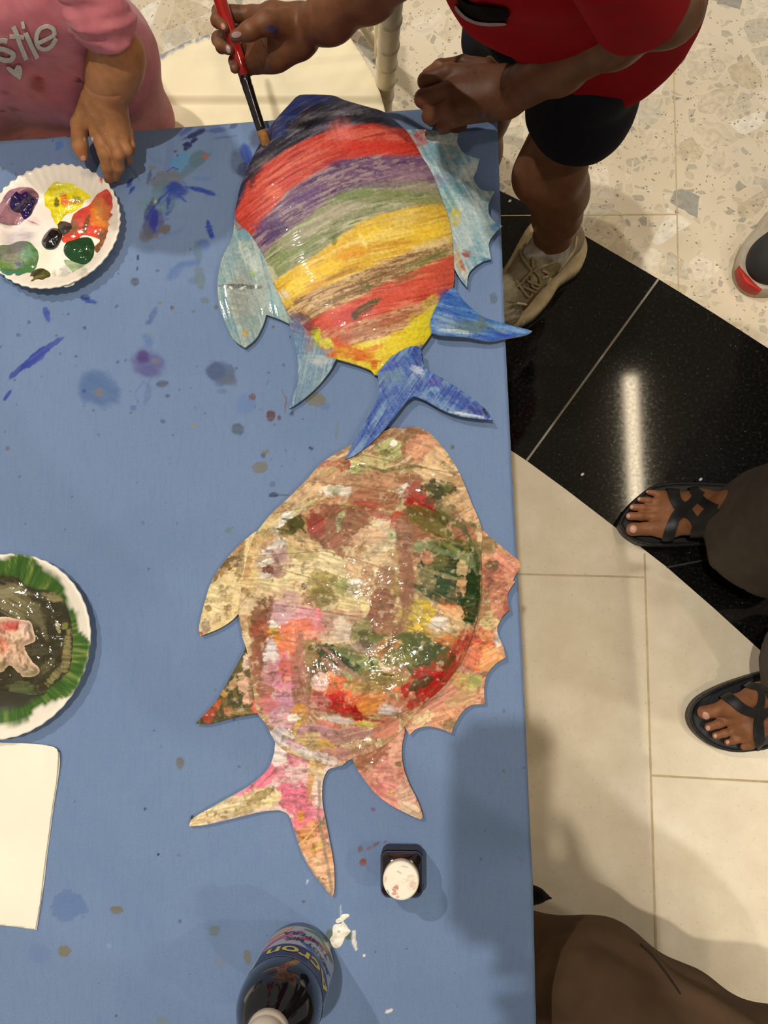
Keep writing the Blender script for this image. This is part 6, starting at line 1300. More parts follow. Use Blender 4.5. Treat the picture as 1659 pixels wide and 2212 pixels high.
v, q = sl.mesh(.003, shell=.007); v = relax(v, q, 2); mk('sleeve', v, q, M_PINK, tod, pinkp(v))
M_PRINT = mat_plain('silver_print', (206, 202, 190), 0.55, 0.4, 300, 0.12, 0.3, 300)
Z4 = lambda L: [(x / 4.1475, y / 4.1475) for x, y in L]
for st, w in (([(66, 372), (20, 362), (-24, 384), (-14, 430), (50, 448), (118, 486), (100, 536), (40, 540), (-20, 520)], 44), ([(118, 240), (148, 300), (180, 400), (212, 475), (238, 538)], 42), ([(86, 330), (150, 330), (216, 336)], 40),
              ([(200, 196), (206, 225), (212, 260)], 32), ([(228, 294), (278, 405), (338, 526)], 42), ([(490, 318), (478, 262), (420, 236), (352, 268), (326, 345), (342, 418), (396, 444), (456, 420), (506, 346)], 38), ([(344, 388), (420, 352), (492, 314)], 36)):
    decal('letter', dr, band(Z4(st), w / 4.1475), 1.6, .0024, .0034, M_PRINT, tod)
decal('heart_print', dr, cat_poly([(p[0] / 4.1475, p[1] / 4.1475, 1) if i in (2, 7) else (p[0] / 4.1475, p[1] / 4.1475) for i, p in enumerate([(55, 608), (82, 596), (126, 628), (150, 586), (182, 588), (200, 628), (194, 680), (180, 720), (138, 690), (88, 650)])], 4), 1.6, .0024, .0034, M_PRINT, tod)

# ---------------------------------------------------------------- child in red with the brush
b = Sdf()
b.chain([(1360, -130, .94, 76), (1446, 20, .795, 62), (1330, 76, .735, 56), (1210, 142, .655, 50), (1108, 197, .583, 45)], .02)
for p0, p1 in (((1086, 172, .578, 30), (968, 160, .574, 21)), ((1090, 192, .58, 34), (971, 197, .577, 21)), ((1092, 212, .578, 32), (977, 233, .573, 19)), ((1090, 226, .57, 26), (990, 257, .565, 16))):
    b.chain([p0, p1], .012)
for M, P_, r in (((968, 160, .574, 21), (920, 175, .566, 17.5), 16), ((971, 197, .577, 21), (914, 213, .565, 18.5), 17), ((977, 233, .573, 19), (929, 249, .558, 17.5), 16), ((990, 257, .565, 16), (957, 271, .548, 13), 12)):
    b.chain([M, P_, (P_[0] + 6, P_[1] + 6, P_[2] - .028, r), (P_[0] + 42, P_[1] + 2, P_[2] - .03, r - 2)], .003)
b.chain([(1050, 152, .566, 24), (1000, 136, .560, 15), (950, 144, .550, 14), (922, 160, .54, 11)], .004)
# right arm and hand
b.chain([(985, -420, .92, 80), (960, -135, .79, 62), (800, -18, .68, 50), (715, 38, .63, 44), (652, 63, .602, 41)], .02)
b.chain([(646, 50, .603, 36), (592, 44, .606, 31), (548, 36, .592, 22)], .012)
b.chain([(648, 66, .60, 40), (590, 90, .592, 38), (548, 100, .578, 25)], .012)
b.chain([(642, 92, .594, 35), (588, 112, .588, 36), (552, 134, .58, 24)], .012)
b.chain([(612, 52, .62, 30), (574, 50, .634, 22), (539, 67, .637, 17), (508, 79, .632, 12.5)], .008)
b.chain([(548, 34, .592, 19), (474, 26, .600, 15.5), (470, 44, .611, 14), (485, 61, .615, 10)], .0035)
b.chain([(545, 60, .572, 20), (505, 70, .568, 15), (473, 85, .577, 15.5), (479, 101, .590, 13), (496, 108, .600, 10)], .003)
b.chain([(548, 104, .576, 20), (512, 118, .572, 14), (505, 132, .582, 11), (507, 148, .588, 10)], .003)
b.chain([(556, 132, .58, 20), (534, 150, .574, 13), (522, 155, .576, 10)], .003)
# trunk, legs, head
b.chain([(1300, 110, .55, 85), (1275, -30, .655, 95), (1200, -240, .86, 140)], .03)
b.chain([(1360, -130, .94, 76), (1185, -300, .90, 110), (985, -420, .92, 80)], .03)
b.chain([(1290, 130, .54, 66), (1206, 316, .365, 57), (1190, 372, .335, 64), (1204, 420, .27, 54), (1203, 465, .2, 46), (1192, 515, .11, 33), (1188, 556, .055, 29), (1120, 650, .045, 24)], .03)
b.chain([(1150, 388, .335, 34), (1160, 396, .325, 32)], .03); b.chain([(1226, 398, .295, 32), (1226, 420, .27, 30)], .03)
b.chain([(1150, 80, .54, 75), (1046, 240, .34, 50), (1030, 330, .25, 46), (1004, 425, .09, 33), (1000, 450, .055, 28), (950, 520, .045, 24)], .03)
bc = Q(1180, -310, .92); bh = bc + np.array([.0, .0, .165]); b.wchain([(*bc, .05), (*bh, .05)], .03)
fB = head_on(b, bh, .092, (-0.35, -0.75, -0.5))
l1, h1 = bbox([(890, 110, .58), (1120, 290, .52), (1110, 180, .6)], .022)
l2, h2 = bbox([(455, 0, .60), (665, 170, .58), (560, 60, .65)], .02)
b_c = (108, 68, 43)
boy = body('person', b, [(l1, h1), (l2, h2)], 0.0048, 0.0014, skin_paint(b_c, (118, 74, 48), [
    (591, 64, 9, 10, -60, (46, 56, 110), .6, .3, .4, .9), (580, 60, 6, 5, -20, (50, 60, 112), .6, .3, .4, .8), (608, 60, 3, 4, 0, (110, 66, 66), .5, .3, .3, .7), (502, 97, 4, 6, 0, (44, 58, 110), .5, .3, .3, .9), (503, 138, 4, 3, 0, (40, 44, 80), .5, .3, .3, .9), (708, 63, 4, 3, 0, (70, 60, 70), .5, .3, .3, .7), (580, 146, 6, 3, 0, (70, 80, 90), .5, .4, .3, .6), (467, 92, 8, 8, 0, (140, 100, 50), .5, .4, .3, .5),
    (1034, 250, 4, 11, 40, (52, 54, 70), .5, .3, .2, .9), (1053, 250, 3, 9, 25, (44, 46, 64), .5, .3, .2, .9), (1024, 262, 8, 6, 0, (84, 70, 62), .5, .4, .2, .7), (1045, 262, 6, 8, 20, (84, 70, 66), .5, .4, .2, .6), (1010, 146, 4, 1.5, 10, (50, 42, 44), .5, .3, .2, .9), (1025, 157, 3, 5, -30, (66, 50, 48), .5, .3, .2, .7), (1043, 156, 4, 1.5, -20, (60, 48, 46), .5, .3, .2, .8)],
    [([(575, 70), (562, 84), (575, 105), (580, 125), (583, 148)], 2.5, (70, 40, 32), .7), ([(572, 104), (560, 92)], 2, (70, 40, 32), .6), ([(545, 130), (560, 128), (566, 145)], 2, (70, 40, 32), .5), ([(612, 112), (625, 124), (640, 126)], 2, (80, 46, 38), .4), ([(1020, 148), (1030, 165), (1034, 180)], 2, (70, 48, 40), .5), ([(1044, 158), (1052, 180), (1056, 200)], 2, (80, 52, 42), .4)]),
    'person, a child in a red shirt leaning over the table with a paintbrush')
M_NAILD = mat_plain('nail_dusky', (156, 128, 124), 0.35, 0.5, 100, 0.06, 0)
decal('fingernail', b, ell(510.5, 75, 11, 7, -8), 1.2, .0006, .0012, M_NAILD, boy)
decal('fingernail', b, ell(482, 57, 5, 8, -15), 1.2, .0006, .0012, mat_plain('nail_pink', (168, 112, 96), 0.4, 0.4, 100, 0.06, 0), boy)
decal('fingernail', b, ell(493, 106, 5, 10, -15), 1.2, .0006, .0012, M_NAILD, boy)
hair_on('hair', bh, .092, fB[0], fB[2], M_HAIR, boy)
M_RED = mat_plain('red_jersey', (146, 10, 22), 0.9, 0.08, 40, 0.12, 0.35, 600, 0.0005)
sh = Sdf()
sh.chain([(1325, 74, .575, 146), (1272, -45, .665, 165), (1195, -240, .86, 240)], .05)
sh.chain([(1385, 5, .63, 124), (1350, -150, .83, 130)], .05)
sh.chain([(1250, 20, .60, 106), (1130, -112, .745, 152), (1060, -330, .88, 200)], .05)
sh.cut.append((Q(1320, 150, .515), np.array([0, 0, -1.0]))); sh.chain([(1355, -145, .89, 110), (1185, -300, .90, 190), (1000, -410, .92, 130)], .05)
sh.fold = folds(.005, 16, 16, 12, 14)
v, q = sh.mesh(.0045, shell=.012); v = relax(v, q, 3); shirt = mk('shirt', v, q, M_RED, boy)
for nm, ch, hp, dirp in (('sleeve', [(1320, -150, .97, 140), (1376, 0, .845, 108)], (1382, 36, .815), (1320, -150, .97)), ('sleeve', [(985, -420, .92, 130), (965, -230, .84, 105)], (965, -230, .84), (985, -420, .92))):
    s2 = Sdf(); s2.chain(ch, .02); n = Q(*hp) - Q(*dirp); n /= np.linalg.norm(n); s2.cut.append((Q(*hp) + n * .02, n)); s2.fold = folds(.004, 25, 25, 20, 17)
    v, q = s2.mesh(.0045, shell=.012); v = relax(v, q, 2); mk(nm, v, q, M_RED, boy)
decal('shirt_print', sh, cat_poly([(985, -10), (1010, 8), (1050, 14), (1090, 20), (1100, 36), (1078, 46), (1040, 44), (1008, 30), (992, 12)], 3), 2.5, .002, .003, mat_plain('shirt_print_black', (18, 16, 18), .95, .02), boy)
decal('shirt_print', sh, cat_poly([(984, 12), (1004, 34), (1036, 48), (1090, 50), (1086, 56), (1040, 56), (1006, 44), (984, 24)], 3), 2.0, .003, .004, mat_plain('shirt_print_grey', (150, 144, 140), .95, .02), boy)
M_NAVY = mat_plain('navy_cotton', (20, 22, 34), 0.85, 0.15, 40, 0.15, 0.3, 500)
so = Sdf(); so.chain([(1285, 90, .58, 120), (1258, 222, .460, 106), (1250, 244, .432, 102)], .03)
so.chain([(1150, 20, .58, 90), (1092, 66, .45, 84), (1088, 84, .40, 82)], .03); so.chain([(1285, 90, .58, 115), (1150, 20, .58, 90)], .05)
so.cut.append((Q(1240, 300, .395), np.array([-.1, -.12, -1.0]) / 1.013)); so.fold = folds(.004, 20, 20, 8, 19)
v, q = so.mesh(.0045, shell=.012); v = relax(v, q, 3); mk('shorts', v, q, M_NAVY, boy)

M_SOLE = mat_plain('cream_rubber', (196, 176, 138), 0.6, 0.3, 60, 0.15)
M_UPPER = mat_plain('worn_mesh_fabric', (0, 0, 0), 0.85, 0.15, 120, 0.15, 0.6, 420, 0.001, attr=True)
M_SOCK = mat_plain('grey_white_sock', (176, 168, 158), 0.9, 0.1, 120, 0.18, 0.6, 500, .001)
M_LACE = mat_plain('beige_lace', (158, 138, 104), 0.85, 0.1, 200, 0.2, 0.4, 700)
def sneaker(dx, dy, parent, label=None):
    o = lambda L: [(x + dx, y + dy, *r) for x, y, *r in L]
    up = Sdf(); up.chain(o([(1082, 660, .040, 31), (1108, 632, .050, 35), (1146, 586, .066, 38), (1188, 540, .076, 42), (1216, 518, .070, 38)]), .02)
    up.chain(o([(1225, 520, .04, 34), (1226, 512, .085, 30)]), .02); up.chain(o([(1060, 668, .03, 26), (1100, 682, .03, 22)]), .02)
    up.cut.append((np.array([0, 0, .018]), np.array([0, 0, -1.0])))
    v, q = up.mesh(.003)
    p = PX(v) - np.array([dx, dy]); P = Paint(p, (150, 138, 112))
    n = fbm(p[:, 0] * .06, p[:, 1] * .06, 3, 3); mixc(P.C, (128, 116, 92), .7 * ss(.5, .7, n))
    for d in [(1125, 640, 14, 40, 40, (112, 102, 82), .3, .3, .3, .8), (1200, 575, 26, 12, -30, (120, 106, 66), .4, .4, .3, .7), (1165, 640, 10, 34, 40, (96, 88, 72), .3, .3, .3, .7), (1100, 640, 20, 18, 0, (140, 130, 108), .3, .3, .3, .7), (1235, 520, 8, 26, 20, (120, 112, 98), .3, .3, .3, .8), (1150, 600, 18, 8, 30, (180, 166, 130), .3, .3, .3, .8)]: P.dab(*d)
    for i in range(8): P.line([(1092 + i * 3, 652 + i * 3.5), (1112 + i * 6, 650 + i * 2)], 2, (90, 82, 66), .8)
    for i in range(6): P.line([(1086, 664 + i * 7), (1110, 655 + i * 7), (1150 - i * 4, 660 + i * 6)], 2.5, (106, 96, 76) if i % 2 else (186, 174, 142), .8)
    sk = mk('sneaker', v, q, M_UPPER, parent, P.C)
    if label: sk['label'] = label
    sol = cat_poly(o([(1190, 466), (1240, 482), (1264, 512), (1268, 545), (1252, 580), (1212, 608), (1190, 642), (1155, 680), (1112, 702), (1076, 706), (1048, 692), (1040, 662), (1060, 618), (1096, 568), (1122, 520), (1148, 482)]), 4)
    slab('sole', sol, 4, lambda x, y, sd: 0.030 + 0.006 * ss(560, 480, y - dy) - 0.006 * ss(6, 0, sd), 0.029, None, M_SOLE, sk)
    def lace(pts, w=3.0, lift=.003):
        c = cat_poly(o(pts), 6, closed=False); w3 = up.trace(c[:, 0], c[:, 1], lift)
        v, f = tube(w3, w * .00085, 8); mk('lace', v, f, M_LACE, sk)
    for pts in ([(1150, 585), (1132, 562), (1122, 535), (1132, 524), (1148, 548), (1152, 580)], [(1152, 582), (1166, 600), (1164, 622), (1150, 618), (1148, 596)], [(1152, 584), (1182, 572), (1198, 566)], [(1150, 584), (1136, 600), (1118, 620)], [(1138, 606), (1168, 618)], [(1128, 618), (1158, 632)], [(1112, 600), (1140, 640), (1150, 634)], [(1172, 584), (1186, 594), (1170, 602)]):
        lace(pts)
    for pts in ([(1190, 600), (1176, 622), (1166, 646), (1140, 676)], [(1206, 588), (1222, 566), (1240, 540), (1246, 510)], [(1118, 655), (1150, 658), (1160, 640)]):
        c = cat_poly(o(pts), 6, closed=False); w3 = up.trace(c[:, 0], c[:, 1], .001); v, f = tube(w3, .0022, 8); mk('trim', v, f, M_SOLE, sk)
    tg = Sdf(); tg.chain(o([(1150, 548, .098, 20), (1172, 540, .108, 18)]), .02); v, q = tg.mesh(.003); mk('tongue', v, q, M_SOCK, sk)
    return sk
sneaker(0, 0, boy, 'worn beige sneaker on the black granite'); sneaker(-190, -110, boy)
for ax, ay in ((0, 0), (-188, -96)):
    s3 = Sdf(); s3.chain([(1190 + ax, 545 + ay, .075, 43), (1190 + ax, 512 + ay, .118, 40)], .02); s3.cut.append((Q(1190 + ax, 520 + ay, .118), np.array([0, 0, 1.0])))
    s3.fold = folds(.0018, 40, 40, 160, 23); v, q = s3.mesh(.003, shell=.008); mk('sock', v, q, M_SOCK, boy)

# ---------------------------------------------------------------- standing adult in black sandals
f = Sdf()
S1 = lambda L: [(1260 + x / 4.158, 950 + y / 4.158, z, r / 4.158) for x, y, z, r in L]
S2 = lambda L: [(1400 + x / 6.32, 1350 + y / 6.32, z, r / 6.32) for x, y, z, r in L]
for T, toes, body_ in ((S1, [[(446, 806, .036, 60), (560, 800, .036, 58), (720, 800, .042, 72)], [(420, 688, .032, 38), (510, 688, .038, 36), (600, 690, .035, 38), (740, 690, .042, 56)], [(448, 606, .031, 33), (530, 612, .036, 33), (620, 620, .034, 36), (750, 640, .041, 52)], [(512, 538, .030, 28), (580, 546, .035, 29), (660, 560, .033, 33), (770, 590, .04, 48)], [(592, 472, .029, 26), (640, 480, .032, 27), (700, 495, .032, 30), (790, 530, .038, 44)]],
                        [[(780, 785, .044, 88), (1050, 720, .068, 112), (1300, 660, .10, 130), (1420, 650, .12, 120)], [(800, 560, .040, 80), (1050, 570, .056, 108), (1300, 620, .09, 130)], [(1300, 650, .05, 130), (1560, 650, .045, 125)]]),
                       (S2, [[(766, 1196, .036, 92), (900, 1172, .036, 86), (1120, 1130, .042, 105)], [(828, 1392, .032, 58), (960, 1350, .038, 56), (1080, 1310, .035, 60), (1240, 1260, .042, 85)], [(922, 1512, .031, 52), (1040, 1480, .036, 50), (1140, 1450, .034, 55), (1290, 1390, .041, 78)], [(1082, 1602, .030, 46), (1180, 1572, .035, 46), (1280, 1540, .033, 52), (1380, 1480, .04, 72)], [(1300, 1664, .029, 44), (1380, 1650, .032, 46), (1440, 1620, .032, 52), (1480, 1560, .038, 70)]],
                        [[(1180, 1100, .044, 130), (1560, 980, .068, 165), (1950, 900, .10, 195), (2130, 860, .12, 190)], [(1400, 1420, .040, 125), (1700, 1240, .056, 160), (1960, 1040, .09, 190)], [(1950, 920, .05, 190), (2340, 800, .045, 185)]])):
    for ch in toes: f.chain(T(ch), .004)
    for ch in body_: f.chain(T(ch), .022)
ank = [Q(1260 + 1420 / 4.158, 950 + 650 / 4.158, .12), Q(1400 + 2130 / 6.32, 1350 + 860 / 6.32, .12)]
hip = (ank[0] + ank[1]) / 2; hip[2] = 0
bx = np.array([hip[0] + .13, hip[1] - .05, 0])
for a, hpx in zip(ank, ((1668, 1154), (1788, 1458))):
    h0 = Q(*hpx, .09); f.wchain([(*a, .036), (h0[0] + .005, h0[1], .26, .045), (h0[0] + .015, h0[1], .45, .05), (bx[0], bx[1] + (h0[1] - bx[1]) * .5, .84, .075)], .03)
f.wchain([(*(bx + [0, 0, .88]), .12), (*(bx + [0.0, 0, 1.15]), .11), (*(bx + [0, 0, 1.36]), .11), (*(bx + [-.01, 0, 1.5]), .05), (*(bx + [-.02, 0, 1.58]), .05)], .04)
for k in (-1, 1): f.wchain([(*(bx + [0, .17 * k, 1.37]), .05), (*(bx + [.02, .22 * k, 1.10]), .042), (*(bx + [-.04, .21 * k, .86]), .034), (*(bx + [-.06, .2 * k, .76]), .03)], .03); f.wchain([(*(bx + [0, 0, 1.36]), .08), (*(bx + [0, .17 * k, 1.37]), .05)], .04)
hdA = bx + np.array([-.03, 0, 1.64]); fA = head_on(f, hdA, .10, (-1, 0, -.2))
f.cut.append((np.array([0, 0, .0215]), np.array([0, 0, -1.0])))
l1, h1 = bbox([(1340, 1040, .03), (1545, 1190, .03), (1500, 1100, .09)], .015); l2, h2 = bbox([(1495, 1480, .03), (1680, 1640, .03), (1670, 1540, .09)], .015)
adult = body('person', f, [(l1, h1), (l2, h2)], 0.0062, 0.0017, skin_paint((140, 92, 60), (150, 96, 66), [(1356, 1140, 14, 14, 0, (176, 112, 90), .3, .5, .1, .7), (1512, 1548, 16, 16, 0, (166, 104, 84), .3, .5, .1, .7)] + [(x, y, 7, 7, 0, (160, 106, 84), .3, .5, .1, .5) for x, y in ((1358, 1114), (1366, 1095), (1382, 1078), (1402, 1062), (1528, 1572), (1544, 1588), (1568, 1603))]),
    'person in dark grey trousers and black strappy sandals standing at the right edge')
for x, y, rx, ry, an in ((1368, 1143, 7.5, 8.5, 0), (1357, 1114.5, 4, 5, 0), (1364, 1095.5, 3.5, 4.5, 10), (1380, 1078, 3, 4, 20), (1397, 1062, 2.5, 3, 20), (1525, 1546.5, 7, 9.5, -35), (1529, 1573, 5, 5.5, -20), (1544.5, 1590, 4, 5, -20), (1571.5, 1603, 4, 4.5, -20)):
    decal('toenail', f, ell(x, y, rx, ry, an), 1.0, .0006, .0014, mat_plain('toenail', (206, 158, 136), .35, .5, 90, .05, 0) if x == 1368 else bpy.data.materials['toenail'], adult)
hair_on('hair', hdA, .10, fA[0], fA[2], M_HAIR, adult)
M_BLK = mat_plain('black_strap', (30, 30, 32), 0.5, 0.4, 120, 0.15, 0.2, 300)
for T, out, straps in ((lambda x, y: (1260 + x / 4.158, 950 + y / 4.158), [(740, 386), (600, 424), (480, 520), (385, 630), (322, 735), (340, 800), (400, 868), (500, 928), (620, 950), (800, 958), (1050, 945), (1300, 905), (1600, 870), (1760, 770), (1760, 560), (1600, 440), (1300, 395), (1000, 378)],
                        [([(800, 392), (812, 470), (842, 560), (905, 625), (975, 690), (1020, 760), (1050, 860), (1060, 950)], [112, 110, 100, 120, 80, 90, 100, 100]), ([(752, 930), (785, 810), (828, 700), (895, 630), (965, 575), (1020, 510), (1060, 450)], [105, 105, 95, 110, 80, 80, 80]), ([(972, 380), (1000, 450), (1050, 530), (1130, 590), (1200, 620)], [80, 85, 80, 80, 80]), ([(1010, 945), (1015, 840), (1060, 730), (1120, 650), (1200, 600)], [110, 110, 100, 90, 80])]),
                       (lambda x, y: (1400 + x / 6.32, 1350 + y / 6.32), [(1560, 640), (1300, 715), (1000, 825), (750, 955), (625, 1075), (566, 1210), (578, 1330), (640, 1450), (760, 1570), (900, 1660), (1080, 1722), (1250, 1740), (1400, 1728), (1640, 1690), (1900, 1560), (2300, 1240), (2560, 900), (2520, 640), (2300, 560), (1900, 570)],
                        [([(960, 905), (1060, 960), (1180, 1050), (1290, 1140), (1400, 1190), (1500, 1215)], [110, 140, 140, 140, 130, 120]), ([(1570, 1700), (1530, 1580), (1510, 1420), (1520, 1290), (1600, 1210), (1720, 1170)], [160, 150, 150, 130, 120, 120]), ([(1440, 1200), (1520, 1130), (1550, 1030), (1545, 930), (1500, 830)], [120, 110, 100, 90, 90]), ([(1300, 780), (1420, 830), (1560, 850), (1700, 900)], [90, 90, 90, 90])])):
    sd = mk('sandal', *solid(*(lambda p, q, s: (lambda V: (V, fixup(V, q)))(Q(p[:, 0], p[:, 1], 0.0225 + 0.003 * ss(9, 2, s) - .004 * ss(2, 0, s))))(*fill(cat_poly([T(*p) for p in out], 4), 2.6)), 0.022), M_BLK, adult)
    for pth, w in straps:
        pp = [T(*p) for p in pth]; k = T(1, 0)[0] - T(0, 0)[0]
        decal('strap', f, band(pp, [a * k for a in w]), 1.8, .0036, .0030, M_BLK, sd)
M_GREYP = mat_plain('grey_brown_twill', (84, 76, 68), 0.85, 0.12, 30, 0.14, 0.3, 600, .0005)
tr_ = Sdf()
for (hx, hy), a in (((1668, 1154), ank[0]), ((1788, 1458), ank[1])):
    r0 = .104 if hx < 1700 else .100; h0 = Q(hx, hy, .09); k0 = h0 + [.015, 0, .36]; tr_.wchain([(*(h0 - [0, 0, .02]), r0 + .002), (*h0, r0), (*k0, min(r0, .092)), (bx[0], bx[1] + (k0[1] - bx[1]) * .5, .84, .10)], .02)
tr_.wchain([(bx[0], bx[1], .84, .13), (bx[0], bx[1], .98, .125)], .04)
tr_.cut.append((np.array([0, 0, .082]), np.array([0.15, 0, -1.0]) / 1.011)); tr_.cut.append((np.array([0, 0, 1.03]), np.array([0, 0, 1.0]))); tr_.cut[0] = (Q(1642, 1168, .085), tr_.cut[0][1])
_f0 = folds(.008, 14, 14, 4, 31); tr_.fold = _f0
v, q = tr_.mesh(.0065, shell=.016); v = relax(v, q, 3); mk('trousers', v, q, M_GREYP, adult)
sA = Sdf(); sA.wchain([(*(bx + [0, 0, .95]), .14), (*(bx + [0, 0, 1.15]), .135), (*(bx + [0, 0, 1.38]), .13)], .04)
for k in (-1, 1): sA.wchain([(*(bx + [0, .10 * k, 1.38]), .085), (*(bx + [0, .18 * k, 1.37]), .07), (*(bx + [.02, .22 * k, 1.14]), .062)], .04)
v, q = sA.mesh(.008); mk('shirt', v, q, mat_plain('charcoal_jersey', (58, 58, 62), .85), adult)

# ---------------------------------------------------------------- someone walking past at the right edge
w_ = Sdf(); w0 = Q(1790, 520, .09)
w_.wchain([(*Q(1690, 555, .035), .03), (*Q(1760, 530, .05), .034), (*w0, .036), (w0[0] + .16, w0[1] + .0, .45, .05), (w0[0] + .33, w0[1] - .04, .86, .08)], .03)
w2 = w0 + [.62, .1, 0]; w_.wchain([(w2[0] - .1, w2[1] - .02, .035, .03), (*w2, .036), (w2[0] - .10, w2[1], .45, .05), (w0[0] + .38, w0[1] + .04, .86, .08)], .03)
wb = np.array([w0[0] + .36, w0[1] - .02, 0]); w_.wchain([(*(wb + [0, 0, .9]), .12), (*(wb + [0, 0, 1.38]), .12), (*(wb + [0, 0, 1.58]), .05)], .04)
for k in (-1, 1): w_.wchain([(*(wb + [.05 * k, .18 * k, 1.38]), .05), (*(wb + [.06 * k, .24 * k, 1.1]), .042), (*(wb + [.03 * k, .24 * k, .82]), .032)], .03)
hW = wb + np.array([0, 0, 1.66]); fW = head_on(w_, hW, .10, (-.8, -.5, -.1))
walker = body('person', w_, [], 0.008, .004, skin_paint((140, 96, 66), (150, 100, 70)), 'person walking past at the right edge in a dark shoe with a red patch')
hair_on('hair', hW, .10, fW[0], fW[2], M_HAIR, walker)
tw = Sdf(); tw.wchain([(w0[0] + .02, w0[1], .14, .07), (w0[0] + .16, w0[1], .45, .085), (*(wb + [-.03, -.06, .9]), .12)], .03); tw.wchain([(w2[0], w2[1], .14, .075), (w2[0] - .10, w2[1], .45, .085), (*(wb + [.03, .06, .9]), .12), (*(wb + [0, 0, 1.0]), .14)], .04)
v, q = tw.mesh(.009); mk('trousers', v, q, mat_plain('dark_trousers', (44, 44, 48), .85), walker)
tw = Sdf(); tw.wchain([(*(wb + [0, 0, .98]), .15), (*(wb + [0, 0, 1.38]), .145)], .04)
for k in (-1, 1): tw.wchain([(*(wb + [0, 0, 1.37]), .1), (*(wb + [.05 * k, .18 * k, 1.38]), .07), (*(wb + [.06 * k, .235 * k, 1.14]), .06)], .04)
v, q = tw.mesh(.009); mk('shirt', v, q, mat_plain('grey_shirt', (120, 120, 124), .85), walker)
us = Sdf(); us.chain([(1668, 552, .055, 46), (1730, 528, .07, 58), (1800, 508, .085, 60)], .03); us.chain([(1660, 575, .045, 34), (1700, 580, .05, 34)], .03)
us.cut.append((np.array([0, 0, .02]), np.array([0, 0, -1.0]))); v, q = us.mesh(.004)
shoe = mk('shoe', v, q, mat_plain('dark_shoe_fabric', (50, 50, 50), .8), walker)
slab('sole', cat_poly([(1664, 452), (1636, 488), (1612, 516), (1598, 548), (1592, 580), (1602, 606), (1624, 624), (1656, 630), (1720, 622), (1820, 590), (1870, 530), (1830, 460), (1740, 430)], 4), 4, lambda x, y, s: .034 - .01 * ss(8, 0, s), .033, None, mat_plain('pale_sole', (190, 178, 158), .6), shoe)
slab('toe_patch', cat_poly([(1596, 574), (1608, 586), (1632, 612), (1646, 626), (1626, 622), (1604, 605)], 3), 2, lambda x, y, s: .0375 - .004 * ss(5, 0, s) + 0 * x, .02, None, mat_plain('red_rubber', (186, 50, 42), .5), shoe)

us2 = Sdf(); us2.wchain([(w2[0] - .12, w2[1] - .02, .05, .042), (w2[0], w2[1], .06, .045)], .03); us2.cut.append((np.array([0, 0, .004]), np.array([0, 0, -1.0]))); v, q = us2.mesh(.005); mk('shoe', v, q, bpy.data.materials['dark_shoe_fabric'], walker)

# ---------------------------------------------------------------- the photographer, seated at the lower right
ph = Sdf()
kA, hA = Q(1150, 2125, .33), Q(1760, 2400, .42); kB, hB = Q(1110, 2310, .36), Q(1720, 2560, .45)
hipP = np.array([hA[0] + .08, hA[1] - .12, .44])
ph.wchain([(*hipP, .13), (*(hipP + [.06, -.04, .3]), .13), (*(hipP + [.04, 0, .5]), .12), (*(hipP + [.02, .01, .66]), .055), (*(hipP + [.0, .02, .72]), .05)], .04)
for k_, h_ in ((kA, hA), (kB, hB)):
    d_ = np.array([-.16, .06, 0]); ph.wchain([(*hipP, .10), (*h_, .06), (*(k_ + d_ * .5 + [0, 0, -.02]), .045), (*(k_ + d_ * .6 + [0, 0, -.2]), .042), (k_[0] - .10, k_[1] + .03, .06, .035), (k_[0] - .24, k_[1] + .08, .03, .03)], .03)
shR = hipP + np.array([-.02, .15, .53]); shL = hipP + np.array([.08, -.17, .53])
ph.wchain([(*(hipP + [.04, 0, .52]), .08), (*shR, .055)], .04); ph.wchain([(*(hipP + [.04, 0, .52]), .08), (*shL, .055)], .04)
phone_c = np.array([-.030, -.070, CAMZ + 0.012])
gp = phone_c + np.array([.052, -.075, -.012])
ph.wchain([(*shR, .055), (shR[0] - .05, shR[1] - .02, .98 + .02, .045), (gp[0] + .1, gp[1] - .13, CAMZ - .10, .036), (gp[0] + .035, gp[1] - .05, CAMZ - .03, .028)], .03)
ph.wchain([(gp[0] + .03, gp[1] - .04, CAMZ - .02, .03), (gp[0] + .005, gp[1], CAMZ - .008, .022)], .02)
for i in range(4):
    y0 = gp[1] + .008 - i * .02; ph.wchain([(gp[0] + .01, y0, CAMZ - .012, .010), (gp[0] - .02, y0 - .004, CAMZ - .016, .009), (gp[0] - .055, y0 - .008, CAMZ - .008, .008)], .004)
ph.wchain([(gp[0] + .012, gp[1] + .01, CAMZ - .002, .011), (gp[0] + .004, gp[1] + .035, CAMZ + .016, .010), (gp[0] - .006, gp[1] + .055, CAMZ + .026, .009)], .005)
ph.wchain([(*shL, .055), (shL[0] - .02, shL[1] - .04, .72, .045), (shL[0] - .2, shL[1] + .1, .56, .036), (shL[0] - .27, shL[1] + .13, .545, .03)], .03)
hP = hipP + np.array([-.05, .03, .80]); fP = head_on(ph, hP, .10, (-.75, .45, -.4))
photog = body('person', ph, [], 0.0075, .004, skin_paint((150, 104, 72), (160, 108, 76)), 'person seated at the lower right corner of the table in brown trousers')
hair_on('hair', hP, .10, fP[0], fP[2], M_HAIR, photog)
M_BRN = mat_plain('brown_twill', (90, 70, 52), 0.85, 0.12, 30, 0.12, 0.3, 700, .0005)
tp = Sdf()
tp.chain([(1120, 2092, .33, 118), (1300, 2134, .355, 126), (1450, 2230, .375, 132), (1720, 2450, .40, 158)], .02)
tp.chain([(1100, 2290, .365, 120), (1256, 2190, .40, 140), (1450, 2300, .42, 165), (1720, 2460, .44, 190)], .006)
tp.wchain([(*hA, .09), (*hipP, .15), (*(hipP + [.02, 0, .08]), .145)], .04)
